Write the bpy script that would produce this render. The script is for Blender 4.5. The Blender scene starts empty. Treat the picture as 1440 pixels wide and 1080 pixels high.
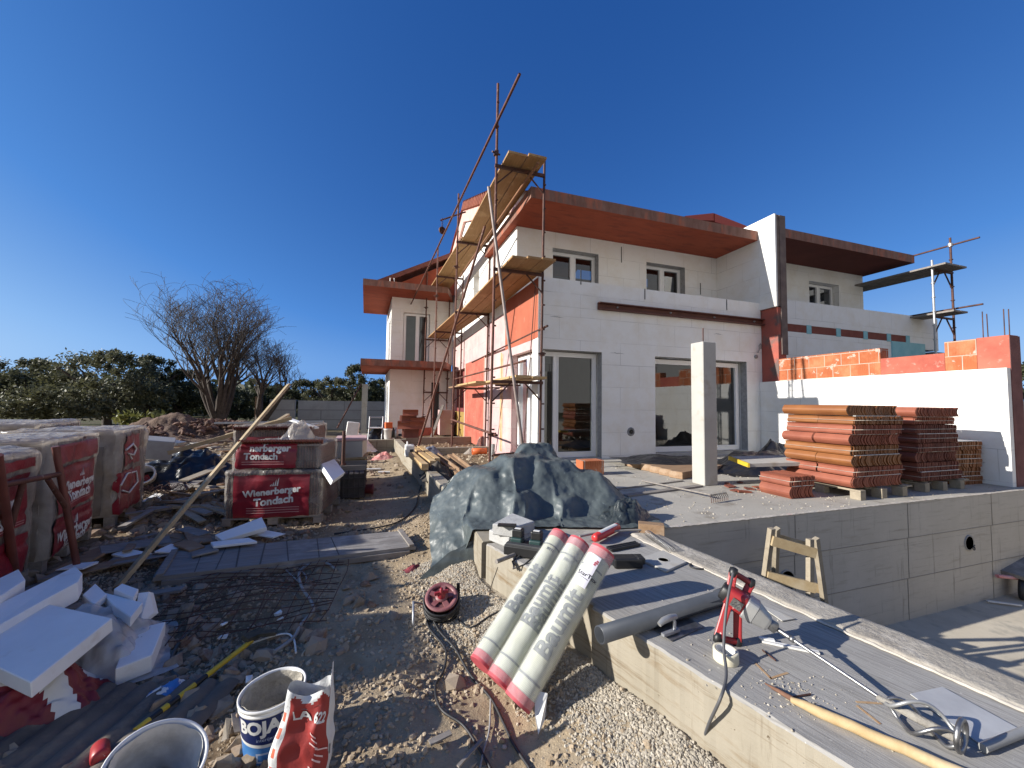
import bpy, bmesh, math, random
import numpy as np
from math import sin, cos, tan, pi, radians as R_
from mathutils import Vector, Matrix, noise as mnoise
S = bpy.context.scene
COL = S.collection
# ------------------------------------------------------------------ camera
EYE = Vector((0, 0, 1.6))
PITCH, ROLL, YAW, FPX = R_(2.9), R_(.72), R_(18.0), 541.0
FW = Vector((sin(YAW)*cos(PITCH), cos(YAW)*cos(PITCH), sin(PITCH)))
_r = Vector((cos(YAW), -sin(YAW), 0)); _u = _r.cross(FW)
RT = _r*cos(ROLL) + _u*sin(ROLL); UP = _u*cos(ROLL) - _r*sin(ROLL)
cd = bpy.data.cameras.new('camera'); cam = bpy.data.objects.new('camera', cd); COL.objects.link(cam)
cd.sensor_width = 36; cd.lens = FPX/1440*36; cd.clip_start = .05; cd.clip_end = 3000
cm = Matrix((RT, UP, -FW)).transposed().to_4x4(); cm.translation = EYE; cam.matrix_world = cm
S.camera = cam
# ------------------------------------------------------------------ sky, sun, exposure
SUN_EL, SUN_AZ = R_(22), R_(4.6)          # sun stands on the -X side, turned 4.6 degrees towards +Y
to_sun = Vector((-cos(SUN_AZ)*cos(SUN_EL), sin(SUN_AZ)*cos(SUN_EL), sin(SUN_EL)))
w = bpy.data.worlds.new('World'); S.world = w; w.use_nodes = True
nt = w.node_tree; bg = nt.nodes['Background']
sky = nt.nodes.new('ShaderNodeTexSky'); sky.sky_type = 'NISHITA'; sky.sun_disc = False
sky.sun_elevation = SUN_EL; sky.sun_rotation = math.atan2(to_sun.x, to_sun.y)
sky.altitude = 50; sky.air_density = 1.0; sky.dust_density = 1.1; sky.ozone_density = 1.5
SKYRAMP = [(.11, (.0165, .083, .315)), (.2, (.038, .145, .46)), (.36, (.085, .265, .69)), (.6, (.26, .49, .88))]
bw = nt.nodes.new('ShaderNodeRGBToBW'); nt.links.new(sky.outputs[0], bw.inputs[0])
mr_ = nt.nodes.new('ShaderNodeMapRange'); mr_.inputs[1].default_value = .0; mr_.inputs[2].default_value = 9.0; nt.links.new(bw.outputs[0], mr_.inputs[0])
rp = nt.nodes.new('ShaderNodeValToRGB'); nt.links.new(mr_.outputs[0], rp.inputs[0])      # clear winter blue laid over the sky's own brightness
el = rp.color_ramp.elements
el[0].position = .0; el[0].color = (.010, .055, .22, 1); el[1].position = 1.0; el[1].color = (.55, .77, 1.0, 1)
for p_, c_ in SKYRAMP:
    e_ = el.new(p_); e_.color = c_+(1,)
sc_ = nt.nodes.new('ShaderNodeVectorMath'); sc_.operation = 'SCALE'; sc_.inputs['Scale'].default_value = 10.0
# pale glow added to the unseen low sky behind the viewer, brightening the shaded facade
tcw = nt.nodes.new('ShaderNodeTexCoord'); sx_ = nt.nodes.new('ShaderNodeSeparateXYZ'); nt.links.new(tcw.outputs['Generated'], sx_.inputs[0])
def mrange(src, a, b_):
    m = nt.nodes.new('ShaderNodeMapRange'); m.interpolation_type = 'SMOOTHSTEP'; m.inputs[1].default_value = a; m.inputs[2].default_value = b_; nt.links.new(src, m.inputs[0]); return m.outputs[0]
mu_ = nt.nodes.new('ShaderNodeMath'); mu_.operation = 'MULTIPLY'; nt.links.new(mrange(sx_.outputs[1], -.05, -.55), mu_.inputs[0]); nt.links.new(mrange(sx_.outputs[2], .62, .22), mu_.inputs[1])
hz_ = nt.nodes.new('ShaderNodeMix'); hz_.data_type = 'RGBA'; nt.links.new(mu_.outputs[0], hz_.inputs[0]); nt.links.new(rp.outputs[0], hz_.inputs[6]); hz_.inputs[7].default_value = (.69, .67, .63, 1)
nt.links.new(hz_.outputs[2], sc_.inputs[0]); nt.links.new(sc_.outputs[0], bg.inputs['Color'])
bg.inputs['Strength'].default_value = .056
sl = bpy.data.lights.new('sun', 'SUN'); so = bpy.data.objects.new('sun', sl); COL.objects.link(so)
sl.energy = 4.4; sl.angle = R_(.5); sl.color = (1, .95, .87)
so.rotation_euler = to_sun.to_track_quat('Z', 'Y').to_euler()
S.view_settings.view_transform = 'Standard'; S.view_settings.look = 'None'
S.view_settings.exposure = 0.85; S.view_settings.gamma = 1.0
S.render.engine = 'CYCLES'
random.seed(5); RNG = np.random.default_rng(5)
def ray(px, py): return FW + RT*((px-720)/FPX) - UP*((py-540)/FPX)
def P(px, py, z=0.0):                       # where a sight line meets the level z
    d = ray(px, py); return EYE + d*((z-EYE.z)/d.z)
def PY(px, py, Y):                          # where a sight line meets the upright plane y = Y
    d = ray(px, py); return EYE + d*(Y/d.y)
def PX(px, py, X):
    d = ray(px, py); return EYE + d*(X/d.x)
# ------------------------------------------------------------------ helpers
def setp(o, label=None, cat=None, group=None, kind=None):
    if label: o['label'] = label
    if cat: o['category'] = cat
    if group: o['group'] = group
    if kind: o['kind'] = kind
    return o
def thing(name, label, cat, loc=(0, 0, 0), rz=0, group=None):
    o = bpy.data.objects.new(name, None); COL.objects.link(o); o.empty_display_size = .1
    o.location = loc; o.rotation_euler = (0, 0, rz)
    return setp(o, label, cat, group)
def chain(o):
    m = Matrix.Identity(4)
    while o: m = o.matrix_basis @ m; o = o.parent
    return m
def frame(x, y=None, z=None):
    "rotation matrix whose local X runs along x and whose local Z is as near z as can be"
    x = Vector(x).normalized(); z = Vector(z or (0, 0, 1))
    if abs(x.dot(z)) > .999: z = Vector((0, 1, 0))
    y = z.cross(x).normalized(); z = x.cross(y)
    return Matrix((x, y, z)).transposed()
def eul(rx=0, ry=0, rz=0):
    from mathutils import Euler
    return Euler((rx, ry, rz)).to_matrix()
class MB:
    def __init__(s): s.v = []; s.f = []; s.sm = []; s.mi = []; s.cur = 0
    def add(s, vs, fs, smooth=False):
        b = len(s.v); s.v += [tuple(v) for v in vs]; s.f += [tuple(i+b for i in f) for f in fs]
        s.sm += [smooth]*len(fs); s.mi += [s.cur]*len(fs); return s
    def box(s, c, size, rot=None, jit=0):
        hx, hy, hz = size[0]/2, size[1]/2, size[2]/2; vs = []
        for x, y, z in ((-1,-1,-1),(1,-1,-1),(1,1,-1),(-1,1,-1),(-1,-1,1),(1,-1,1),(1,1,1),(-1,1,1)):
            p = Vector((x*hx, y*hy, z*hz))
            if jit: p += Vector([random.uniform(-jit, jit) for _ in range(3)])
            if rot is not None: p = rot @ p
            vs.append(p + Vector(c))
        return s.add(vs, [(0,3,2,1),(4,5,6,7),(0,1,5,4),(1,2,6,5),(2,3,7,6),(3,0,4,7)])
    def lim(s, x0, x1, y0, y1, z0, z1):
        return s.box(((x0+x1)/2, (y0+y1)/2, (z0+z1)/2), (abs(x1-x0), abs(y1-y0), abs(z1-z0)))
    def bar(s, a, b, wd, th, up=(0, 0, 1)):
        a = Vector(a); b = Vector(b)
        return s.box((a+b)/2, ((b-a).length, wd, th), frame(b-a, z=up))
    def tube(s, pts, r, n=8, cap=True, closed=False):
        pts = [Vector(p) for p in pts]; m = len(pts); vs = []; fs = []; prev = None
        rr = r if isinstance(r, (list, tuple)) else [r]*m
        for i, p in enumerate(pts):
            if closed: t = pts[(i+1) % m] - pts[i-1]
            else: t = pts[min(i+1, m-1)] - pts[max(i-1, 0)]
            if t.length < 1e-9: t = Vector((0, 0, 1))
            t.normalize()
            if prev is None:
                a = Vector((0, 0, 1)) if abs(t.z) < .9 else Vector((1, 0, 0)); u = t.cross(a).normalized()
            else: u = (prev - t*prev.dot(t)); u = u.normalized() if u.length > 1e-6 else t.orthogonal().normalized()
            prev = u; v = t.cross(u)
            for k in range(n): vs.append(p + (u*cos(2*pi*k/n) + v*sin(2*pi*k/n))*rr[i])
        for i in range(m if closed else m-1):
            j = (i+1) % m
            for k in range(n): fs.append((i*n+k, i*n+(k+1) % n, j*n+(k+1) % n, j*n+k))
        s.add(vs, fs, True)
        if cap and not closed: s.add(vs[:n], [tuple(reversed(range(n)))]); s.add(vs[-n:], [tuple(range(n))])
        return s
    def lathe(s, prof, n=28, c=(0, 0, 0), rot=None, smooth=True):
        vs = []; fs = []
        for r, z in prof:
            for k in range(n):
                p = Vector((r*cos(2*pi*k/n), r*sin(2*pi*k/n), z))
                if rot is not None: p = rot @ p
                vs.append(p + Vector(c))
        for i in range(len(prof)-1):
            for k in range(n): fs.append((i*n+k, i*n+(k+1) % n, (i+1)*n+(k+1) % n, (i+1)*n+k))
        s.add(vs, fs, smooth)
        if prof[0][0] > 1e-6: s.add(vs[:n], [tuple(reversed(range(n)))])
        if prof[-1][0] > 1e-6: s.add(vs[-n:], [tuple(range(n))])
        return s
    def prism(s, poly, h, fn=None):
        "poly in the local xy plane pushed to z = 0..h; fn maps local points"
        n = len(poly); fn = fn or (lambda p: p)
        vs = [fn(Vector((x, y, 0))) for x, y in poly] + [fn(Vector((x, y, h))) for x, y in poly]
        return s.add(vs, [tuple(reversed(range(n))), tuple(range(n, 2*n))] + [(i, (i+1) % n, n+(i+1) % n, n+i) for i in range(n)])
    def grid(s, nx, ny, fn, smooth=True):
        vs = [fn(i/(nx-1), j/(ny-1)) for j in range(ny) for i in range(nx)]
        return s.add(vs, [(j*nx+i, j*nx+i+1, (j+1)*nx+i+1, (j+1)*nx+i) for j in range(ny-1) for i in range(nx-1)], smooth)
    def build(s, name, mat, parent=None, world=True, bevel=0, seg=1, solid=0, origin=None):
        me = bpy.data.meshes.new(name); o = bpy.data.objects.new(name, me); COL.objects.link(o)
        v = [Vector(p) for p in s.v]
        if parent is not None:
            o.parent = parent
            if world: mi = chain(parent).inverted(); v = [mi @ p for p in v]
        else:
            a = np.array([p[:] for p in v])
            c = Vector(origin) if origin is not None else Vector(((a[:,0].min()+a[:,0].max())/2, (a[:,1].min()+a[:,1].max())/2, a[:,2].min()))
            v = [p - c for p in v]; o.location = c
        me.from_pydata([p[:] for p in v], [], s.f)
        me.polygons.foreach_set('use_smooth', s.sm); me.polygons.foreach_set('material_index', s.mi)
        for m in (mat if isinstance(mat, (list, tuple)) else [mat]): me.materials.append(m)
        if bevel or solid:
            bm = bmesh.new(); bm.from_mesh(me)
            bmesh.ops.remove_doubles(bm, verts=bm.verts, dist=1e-5)
            if bevel:
                es = [e for e in bm.edges if len(e.link_faces) == 2 and e.calc_face_angle(0) > .5]
                bmesh.ops.bevel(bm, geom=es, offset=bevel, segments=seg, profile=.5, affect='EDGES', clamp_overlap=True)
            if solid: bmesh.ops.solidify(bm, geom=bm.faces[:], thickness=solid)
            bm.to_mesh(me); bm.free()
        me.update(); return o
def copy_tree(o, parent=None):
    c = o.copy(); COL.objects.link(c)
    if parent: c.parent = parent
    for ch in list(o.children): copy_tree(ch, c)
    return c
def rawmesh(name, V, F, mat, parent=None, smooth=False):
    "fast mesh from numpy arrays; F is (n,3) or (n,4)"
    me = bpy.data.meshes.new(name); n, k = F.shape
    me.vertices.add(len(V)); me.vertices.foreach_set('co', np.asarray(V, np.float32).ravel())
    me.loops.add(n*k); me.loops.foreach_set('vertex_index', F.astype(np.int32).ravel())
    me.polygons.add(n); me.polygons.foreach_set('loop_start', np.arange(0, n*k, k, dtype=np.int32))
    me.polygons.foreach_set('loop_total', np.full(n, k, np.int32))
    me.polygons.foreach_set('use_smooth', np.full(n, smooth))
    me.materials.append(mat); me.update(calc_edges=True); me.validate()
    o = bpy.data.objects.new(name, me); COL.objects.link(o)
    if parent: o.parent = parent
    return o
def lettering(txt, size, mat, fn, parent, name='lettering', bold=0.0, cuts=0, align='CENTER', flat=True, sx=1.0):
    "letters laid out in local x,y; fn maps (x, y) to a point on the surface"
    cu = bpy.data.curves.new(name, 'FONT'); cu.body = txt; cu.size = size; cu.offset = bold*size; cu.align_x = align; cu.align_y = 'CENTER'
    cu.resolution_u = 3
    t = bpy.data.objects.new(name, cu); COL.objects.link(t)
    dg = bpy.context.evaluated_depsgraph_get(); me = bpy.data.meshes.new_from_object(t.evaluated_get(dg))
    bpy.data.objects.remove(t); bpy.data.curves.remove(cu)
    bm = bmesh.new(); bm.from_mesh(me); bmesh.ops.triangulate(bm, faces=bm.faces[:])
    for _ in range(cuts):
        es = [e for e in bm.edges if e.calc_length() > size*.18]
        bmesh.ops.subdivide_edges(bm, edges=es, cuts=1); bmesh.ops.triangulate(bm, faces=bm.faces[:])
    mi = chain(parent).inverted()
    for v in bm.verts: v.co = mi @ Vector(fn(v.co.x*sx, v.co.y))
    bm.to_mesh(me); bm.free(); me.materials.clear(); me.materials.append(mat); me.name = name
    o = bpy.data.objects.new(name, me); COL.objects.link(o); o.parent = parent
    return o
# value noise over the plane (numpy)
_T = np.random.default_rng(3).random((256, 256))
def vn(x, y):
    xi = np.floor(x).astype(int); yi = np.floor(y).astype(int); fx = x-xi; fy = y-yi
    fx = fx*fx*(3-2*fx); fy = fy*fy*(3-2*fy); g = lambda a, b: _T[a & 255, b & 255]
    return (g(xi, yi)*(1-fx)+g(xi+1, yi)*fx)*(1-fy) + (g(xi, yi+1)*(1-fx)+g(xi+1, yi+1)*fx)*fy
def fbm(x, y, o=4):
    x = np.asarray(x, float); y = np.asarray(y, float); s = 0; a = .5
    for i in range(o): s = s + a*(vn(x*2**i+7.3*i, y*2**i+3.1*i)-.5); a *= .5
    return s
def nz(p, sc=1.0): return mnoise.noise(Vector(p)*sc)
# ------------------------------------------------------------------ materials
MATS = {}
def newmat(name):
    m = bpy.data.materials.new(name); m.use_nodes = True; n = m.node_tree; n.nodes.clear()
    out = n.nodes.new('ShaderNodeOutputMaterial'); b = n.nodes.new('ShaderNodeBsdfPrincipled')
    n.links.new(b.outputs[0], out.inputs[0]); MATS[name] = m
    return m, n, b, out
def N(n, t, **k):
    nd = n.nodes.new(t)
    for a, v in k.items(): setattr(nd, a, v)
    return nd
def mixc(n, fac, a, b, mode='MIX'):
    m = N(n, 'ShaderNodeMix', data_type='RGBA', blend_type=mode)
    for i, v in ((0, fac), (6, a), (7, b)):
        if isinstance(v, (int, float)): m.inputs[i].default_value = v
        elif isinstance(v, tuple): m.inputs[i].default_value = v+(1,) if len(v) == 3 else v
        else: n.links.new(v, m.inputs[i])
    return m.outputs[2]
def ramp(n, src, p0, p1, c0=(0, 0, 0), c1=(1, 1, 1)):
    r = N(n, 'ShaderNodeValToRGB'); e = r.color_ramp.elements
    e[0].position = p0; e[1].position = p1; e[0].color = c0+(1,); e[1].color = c1+(1,)
    n.links.new(src, r.inputs[0]); return r.outputs[0]
def noisen(n, vec, scale, detail=6, rough=.6, dist=0):
    t = N(n, 'ShaderNodeTexNoise'); t.inputs['Scale'].default_value = scale; t.inputs['Detail'].default_value = detail
    t.inputs['Roughness'].default_value = rough; t.inputs['Distortion'].default_value = dist
    n.links.new(vec, t.inputs['Vector']); return t.outputs[0]
def mapped(n, vec, scale=(1, 1, 1), rot=(0, 0, 0)):
    m = N(n, 'ShaderNodeMapping'); m.inputs['Scale'].default_value = scale; m.inputs['Rotation'].default_value = rot
    n.links.new(vec, m.inputs[0]); return m.outputs[0]
def bumpn(n, b, h, strength, dist=.01):
    u = N(n, 'ShaderNodeBump'); u.inputs['Strength'].default_value = strength; u.inputs['Distance'].default_value = dist
    n.links.new(h, u.inputs['Height'])
    if b.inputs['Normal'].is_linked:
        n.links.new(b.inputs['Normal'].links[0].from_socket, u.inputs['Normal'])
    n.links.new(u.outputs[0], b.inputs['Normal'])
def M(name, c1, c2=None, scale=3, p=(.35, .65), rough=.8, bump=0, bscale=None, bd=.01, metal=0, spec=.5, aniso=(1, 1, 1), c3=None, scale3=20, p3=(.55, .7), coat=0, island=0):
    m, n, b, out = newmat(name)
    co = N(n, 'ShaderNodeTexCoord').outputs['Object']; v = mapped(n, co, aniso)
    b.inputs['Roughness'].default_value = rough; b.inputs['Metallic'].default_value = metal
    b.inputs['Specular IOR Level'].default_value = spec; b.inputs['Coat Weight'].default_value = coat
    col = None
    if c2:
        col = mixc(n, ramp(n, noisen(n, v, scale), *p), c1, c2)
    if c3:
        col = mixc(n, ramp(n, noisen(n, v, scale3, 4), *p3), col if col else c1, c3)
    if island:
        g = N(n, 'ShaderNodeNewGeometry'); hh = N(n, 'ShaderNodeHueSaturation')
        mr = N(n, 'ShaderNodeMapRange'); mr.inputs[3].default_value = 1-island; mr.inputs[4].default_value = 1+island
        n.links.new(g.outputs['Random Per Island'], mr.inputs[0]); n.links.new(mr.outputs[0], hh.inputs['Value'])
        if col: n.links.new(col, hh.inputs['Color'])
        else: hh.inputs['Color'].default_value = c1+(1,)
        col = hh.outputs[0]
    if col: n.links.new(col, b.inputs['Base Color'])
    else: b.inputs['Base Color'].default_value = c1+(1,)
    if bump: bumpn(n, b, noisen(n, v, bscale or scale*6, 8, .65), bump, bd)
    return m
def boxuv(n):
    "(along, up) coordinates on any upright face, in the object's own space"
    tc = N(n, 'ShaderNodeTexCoord'); co = tc.outputs['Object']
    sp = N(n, 'ShaderNodeSeparateXYZ'); n.links.new(co, sp.inputs[0])
    sn = N(n, 'ShaderNodeSeparateXYZ'); n.links.new(tc.outputs['Normal'], sn.inputs[0])
    ab = N(n, 'ShaderNodeMath', operation='ABSOLUTE'); n.links.new(sn.outputs[0], ab.inputs[0])
    gt = N(n, 'ShaderNodeMath', operation='GREATER_THAN'); gt.inputs[1].default_value = .6; n.links.new(ab.outputs[0], gt.inputs[0])
    mx = N(n, 'ShaderNodeMix', data_type='FLOAT')
    n.links.new(gt.outputs[0], mx.inputs[0]); n.links.new(sp.outputs[0], mx.inputs[2]); n.links.new(sp.outputs[1], mx.inputs[3])
    cb = N(n, 'ShaderNodeCombineXYZ'); n.links.new(mx.outputs[0], cb.inputs[0]); n.links.new(sp.outputs[2], cb.inputs[1])
    return cb.outputs[0], co
def bricks(name, c1, c2, mortar, bw, bh, ms, rough=.85, off=.5, soft=.1, dirt=None, ribs=0, bump=.4, patch=None, jn=0.0):
    m, n, b, out = newmat(name); uv, co = boxuv(n); b.inputs['Roughness'].default_value = rough
    if jn:
        wv = N(n, 'ShaderNodeVectorMath', operation='ADD'); nn = N(n, 'ShaderNodeTexNoise'); nn.inputs['Scale'].default_value = 1.3
        n.links.new(uv, nn.inputs['Vector']); sc = N(n, 'ShaderNodeVectorMath', operation='SCALE'); sc.inputs['Scale'].default_value = jn
        n.links.new(nn.outputs['Color'], sc.inputs[0]); n.links.new(uv, wv.inputs[0]); n.links.new(sc.outputs[0], wv.inputs[1]); uv = wv.outputs[0]
    t = N(n, 'ShaderNodeTexBrick', offset=off); n.links.new(uv, t.inputs['Vector'])
    for k, v in (('Color1', c1), ('Color2', c2), ('Mortar', mortar)): t.inputs[k].default_value = v+(1,)
    for k, v in (('Scale', 1), ('Mortar Size', ms), ('Mortar Smooth', soft), ('Brick Width', bw), ('Row Height', bh)): t.inputs[k].default_value = v
    col = t.outputs[0]
    h = t.outputs[1]; inv = N(n, 'ShaderNodeMath', operation='SUBTRACT'); inv.inputs[0].default_value = 1; n.links.new(h, inv.inputs[1])
    if jn or dirt:                                   # the joints show in some places and close up in others
        fac = ramp(n, noisen(n, co, 1.1, 4), .36, .62)
        if jn: col = mixc(n, fac, c1, col)
    if dirt: col = mixc(n, ramp(n, noisen(n, co, 1.7, 8, .7), .45, .75), col, dirt)
    if patch: col = mixc(n, ramp(n, noisen(n, co, 5, 8, .7), .6, .64), col, patch)
    n.links.new(col, b.inputs['Base Color'])
    bumpn(n, b, inv.outputs[0], bump, .006)
    if ribs:
        wv = N(n, 'ShaderNodeTexWave', wave_type='BANDS'); wv.inputs['Scale'].default_value = ribs; n.links.new(uv, wv.inputs['Vector'])
        bumpn(n, b, wv.outputs[1], .8, .008)
    bumpn(n, b, noisen(n, co, 45, 6), .12, .01)
    return m
eps = bricks('white_insulation', (.805, .80, .775), (.77, .765, .74), (.46, .455, .44), 1.0, .5, .005, rough=.9, dirt=(.72, .68, .60), jn=.03, bump=.5)
eps_pink = bricks('pink_insulation', (.50, .315, .31), (.53, .39, .38), (.30, .18, .18), 1.0, .5, .004, dirt=(.55, .46, .43), jn=.03)
eps_teal = M('teal_insulation', (.22, .47, .52), (.30, .55, .58), 4, rough=.85)
clay = bricks('clay_block', (.42, .12, .042), (.35, .095, .034), (.50, .42, .35), .33, .25, .007, dirt=(.60, .26, .13), ribs=9, patch=(.52, .40, .33), bump=.8)
redcrete = M('red_stained_concrete', (.34, .075, .05), (.46, .13, .085), 2.2, rough=.85, bump=.3, bscale=30, c3=(.44, .22, .17), scale3=11, p3=(.60, .72))
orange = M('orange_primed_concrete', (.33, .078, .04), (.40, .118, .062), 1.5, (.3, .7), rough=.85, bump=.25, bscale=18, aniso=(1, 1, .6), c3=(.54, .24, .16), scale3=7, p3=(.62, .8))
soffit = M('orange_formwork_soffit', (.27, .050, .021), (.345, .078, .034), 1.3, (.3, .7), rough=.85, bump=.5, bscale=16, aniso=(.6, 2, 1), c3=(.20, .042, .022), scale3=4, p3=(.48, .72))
fascia = M('weathered_slab_edge', (.16, .072, .05), (.27, .15, .115), 3.5, (.3, .7), rough=.9, bump=.6, bscale=40, aniso=(2, 2, .6), c3=(.40, .13, .075), scale3=2.3, p3=(.52, .68))
darkcrete = M('dark_concrete', (.13, .095, .085), (.20, .15, .13), 4, rough=.9, bump=.4, bscale=40)
concrete = M('pale_concrete', (.36, .345, .315), (.45, .435, .40), 1.6, (.3, .7), rough=.9, bump=.35, bscale=60, bd=.006, c3=(.32, .28, .22), scale3=3.5, p3=(.56, .74))
slabtop = M('slab_concrete', (.33, .305, .26), (.42, .39, .335), 1.3, (.3, .7), rough=.9, bump=.6, bscale=30, bd=.005, c3=(.22, .19, .15), scale3=3.2, p3=(.56, .74))
def brushed():
    m, n, b, out = newmat('brushed_concrete'); co = N(n, 'ShaderNodeTexCoord').outputs['Object']; b.inputs['Roughness'].default_value = .9
    r = mapped(n, co, rot=(0, 0, R_(-15)))
    base = mixc(n, ramp(n, noisen(n, co, 2.2, 6), .3, .7), (.29, .275, .25), (.37, .355, .33))
    base = mixc(n, ramp(n, noisen(n, co, 1.6, 5), .60, .72), base, (.40, .34, .26))
    st = noisen(n, mapped(n, r, (95, 4, 4)), 1, 4, .7)
    base = mixc(n, ramp(n, st, .46, .62), base, (.235, .222, .205))
    base = mixc(n, ramp(n, noisen(n, co, 55, 3), .68, .74), base, (.55, .53, .48))
    n.links.new(base, b.inputs['Base Color']); bumpn(n, b, st, .5, .004); bumpn(n, b, noisen(n, co, 120, 4), .3, .003); return m
brushed_c = brushed()
def formwall(name, c1, c2, stain, ms=.006):
    m, n, b, out = newmat(name); uv, co = boxuv(n); b.inputs['Roughness'].default_value = .88
    base = mixc(n, ramp(n, noisen(n, co, 1.5, 8, .65), .3, .7), c1, c2)
    base = mixc(n, ramp(n, noisen(n, mapped(n, co, (1.2, 1.2, 9)), 1.6, 6, .7), .54, .72), base, stain)
    base = mixc(n, ramp(n, noisen(n, mapped(n, co, (7, 7, .6)), 1.5, 6, .7), .58, .75), base, tuple(x*.55 for x in stain)); base = mixc(n, ramp(n, noisen(n, mapped(n, co, (.9, .9, 26)), 1, 6, .75), .56, .70), base, tuple(x*.8 for x in stain)); base = mixc(n, ramp(n, noisen(n, co, 32, 4), .70, .74), base, tuple(x*.5 for x in stain))
    n.links.new(base, b.inputs['Base Color'])
    bumpn(n, b, noisen(n, mapped(n, co, (2, 2, 30)), 1, 5), .25, .006); bumpn(n, b, noisen(n, co, 70, 5), .25, .004); return m
formc = formwall('formwork_concrete', (.25, .22, .165), (.33, .295, .235), (.19, .135, .075))
poolc = formwall('pool_wall_concrete', (.42, .385, .325), (.49, .455, .395), (.35, .315, .26))
rust = M('rusty_steel', (.09, .034, .025), (.15, .062, .043), 9, rough=.7, bump=.4, bscale=60, metal=.25, c3=(.30, .22, .18), scale3=14, p3=(.62, .7))
rust_d = M('dark_rusty_steel', (.055, .028, .024), (.12, .05, .035), 8, rough=.65, bump=.3, bscale=60, metal=.3)
steel = M('worn_steel', (.38, .38, .38), (.22, .21, .2), 14, rough=.4, metal=.9, bump=.15, bscale=80)
galv = M('zinc_steel', (.45, .46, .48), (.34, .35, .37), 8, rough=.45, metal=.7)
def woodm(name, a, c, k, axis=(1, 14, 14), rough=.75):
    m, n, b, out = newmat(name); co = N(n, 'ShaderNodeTexCoord').outputs['Object']; b.inputs['Roughness'].default_value = rough
    v = mapped(n, co, axis); g = noisen(n, v, 2.2, 8, .7, .6)
    col = mixc(n, ramp(n, g, .35, .68), a, c); col = mixc(n, ramp(n, noisen(n, co, 3.1, 5), .55, .72), col, k)
    gi = N(n, 'ShaderNodeNewGeometry'); hh = N(n, 'ShaderNodeHueSaturation'); mr = N(n, 'ShaderNodeMapRange')
    mr.inputs[3].default_value = .8; mr.inputs[4].default_value = 1.15
    n.links.new(gi.outputs['Random Per Island'], mr.inputs[0]); n.links.new(mr.outputs[0], hh.inputs['Value']); n.links.new(col, hh.inputs['Color'])
    n.links.new(hh.outputs[0], b.inputs['Base Color']); bumpn(n, b, g, .35, .004); return m
wood_x = woodm('fresh_pine', (.52, .36, .17), (.40, .25, .11), (.58, .44, .26))
wood_y = woodm('scaffold_board_pine', (.38, .225, .095), (.26, .145, .058), (.46, .31, .16), (14, 1, 14))
wood_g = woodm('weathered_board', (.26, .235, .21), (.16, .14, .125), (.33, .30, .27))
wood_b = woodm('brown_beam', (.30, .19, .11), (.20, .12, .065), (.36, .27, .19))
wood_p = woodm('pale_timber', (.40, .31, .18), (.32, .23, .125), (.45, .385, .28), (6, 6, 6))
wood_pg = woodm('grey_pallet_wood', (.34, .29, .215), (.24, .20, .145), (.40, .355, .295), (6, 6, 6))
tile_r = M('terracotta_tile', (.215, .060, .034), (.29, .09, .05), 3, rough=.7, bump=.15, bscale=50, island=.18)
tile_o = M('ochre_glazed_tile', (.27, .105, .032), (.21, .075, .024), 3, rough=.5, bump=.12, bscale=50, island=.15)
tile_d = M('dark_terracotta', (.13, .038, .025), (.19, .06, .038), 4, rough=.75, bump=.2, bscale=40, island=.2)
pvc = M('white_frame', (.80, .80, .80), rough=.35)
interior = M('bare_plaster_room', (.42, .40, .37), (.36, .34, .31), 2, rough=.9)
tub = M('white_tub_plastic', (.74, .73, .70), (.62, .60, .56), 6, (.45, .7), rough=.45)
styro = M('white_styrofoam', (.82, .83, .83), (.76, .77, .77), 4, rough=.9, bump=.3, bscale=190, bd=.004, c3=(.60, .56, .50), scale3=3.3, p3=(.64, .78))
blackp = M('black_plastic', (.012, .012, .013), (.02, .02, .02), 6, rough=.45, bump=.1, bscale=60)
blackf = M('black_film', (.010, .010, .012), (.02, .02, .022), 5, rough=.28, bump=.5, bscale=9, bd=.03)
greyp = M('grey_pipe_plastic', (.040, .045, .054), (.06, .066, .078), 4, rough=.4)
whitep = M('white_print', (.66, .655, .63), rough=.6)
greyprint = M('grey_print', (.13, .14, .135), (.18, .19, .185), 30, rough=.5)
blackprint = M('black_print', (.03, .03, .035), rough=.6)
redprint = M('red_printed_film', (.27, .016, .03), (.19, .012, .026), 3, rough=.38, bump=.5, bscale=7, bd=.02)
navy = M('navy_label', (.012, .022, .10), rough=.4)
blue_l = M('blue_label', (.04, .15, .42), (.07, .24, .55), 5, rough=.4)
redtool = M('red_tool_plastic', (.34, .022, .025), (.28, .022, .024), 8, rough=.42, c3=(.62, .45, .42), scale3=40, p3=(.66, .7))
greytool = M('grey_tool_metal', (.40, .40, .39), (.30, .30, .30), 7, rough=.42, metal=.5)
mortar_m = M('mortar_crust', (.34, .32, .28), (.22, .20, .175), 8, rough=.95, bump=.8, bscale=25, bd=.02)
rubber = M('black_cable', (.022, .022, .024), rough=.55)
greyhose = M('grey_hose', (.24, .24, .235), (.32, .315, .30), 8, rough=.5)
yellow = M('yellow_paint', (.62, .43, .03), (.50, .34, .03), 10, rough=.55)
pinkfoam = M('pink_end_mesh', (.50, .085, .10), (.43, .065, .08), 12, rough=.7)
redmesh = M('red_bag_print', (.33, .035, .03), (.27, .028, .026), 5, rough=.55, bump=.25, bscale=10, bd=.02)
orangep = M('orange_plastic', (.62, .13, .03), rough=.5)
mound_m = M('spoil_heap_earth', (.085, .052, .038), (.17, .11, .075), 3, rough=.95, bump=.8, bscale=14, bd=.05)
bark = M('bark', (.045, .034, .028), (.085, .066, .054), 10, rough=.9, bump=.4, bscale=40)
twig_m = M('twig_bark', (.055, .046, .040), (.10, .086, .075), 6, rough=.9)
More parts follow.
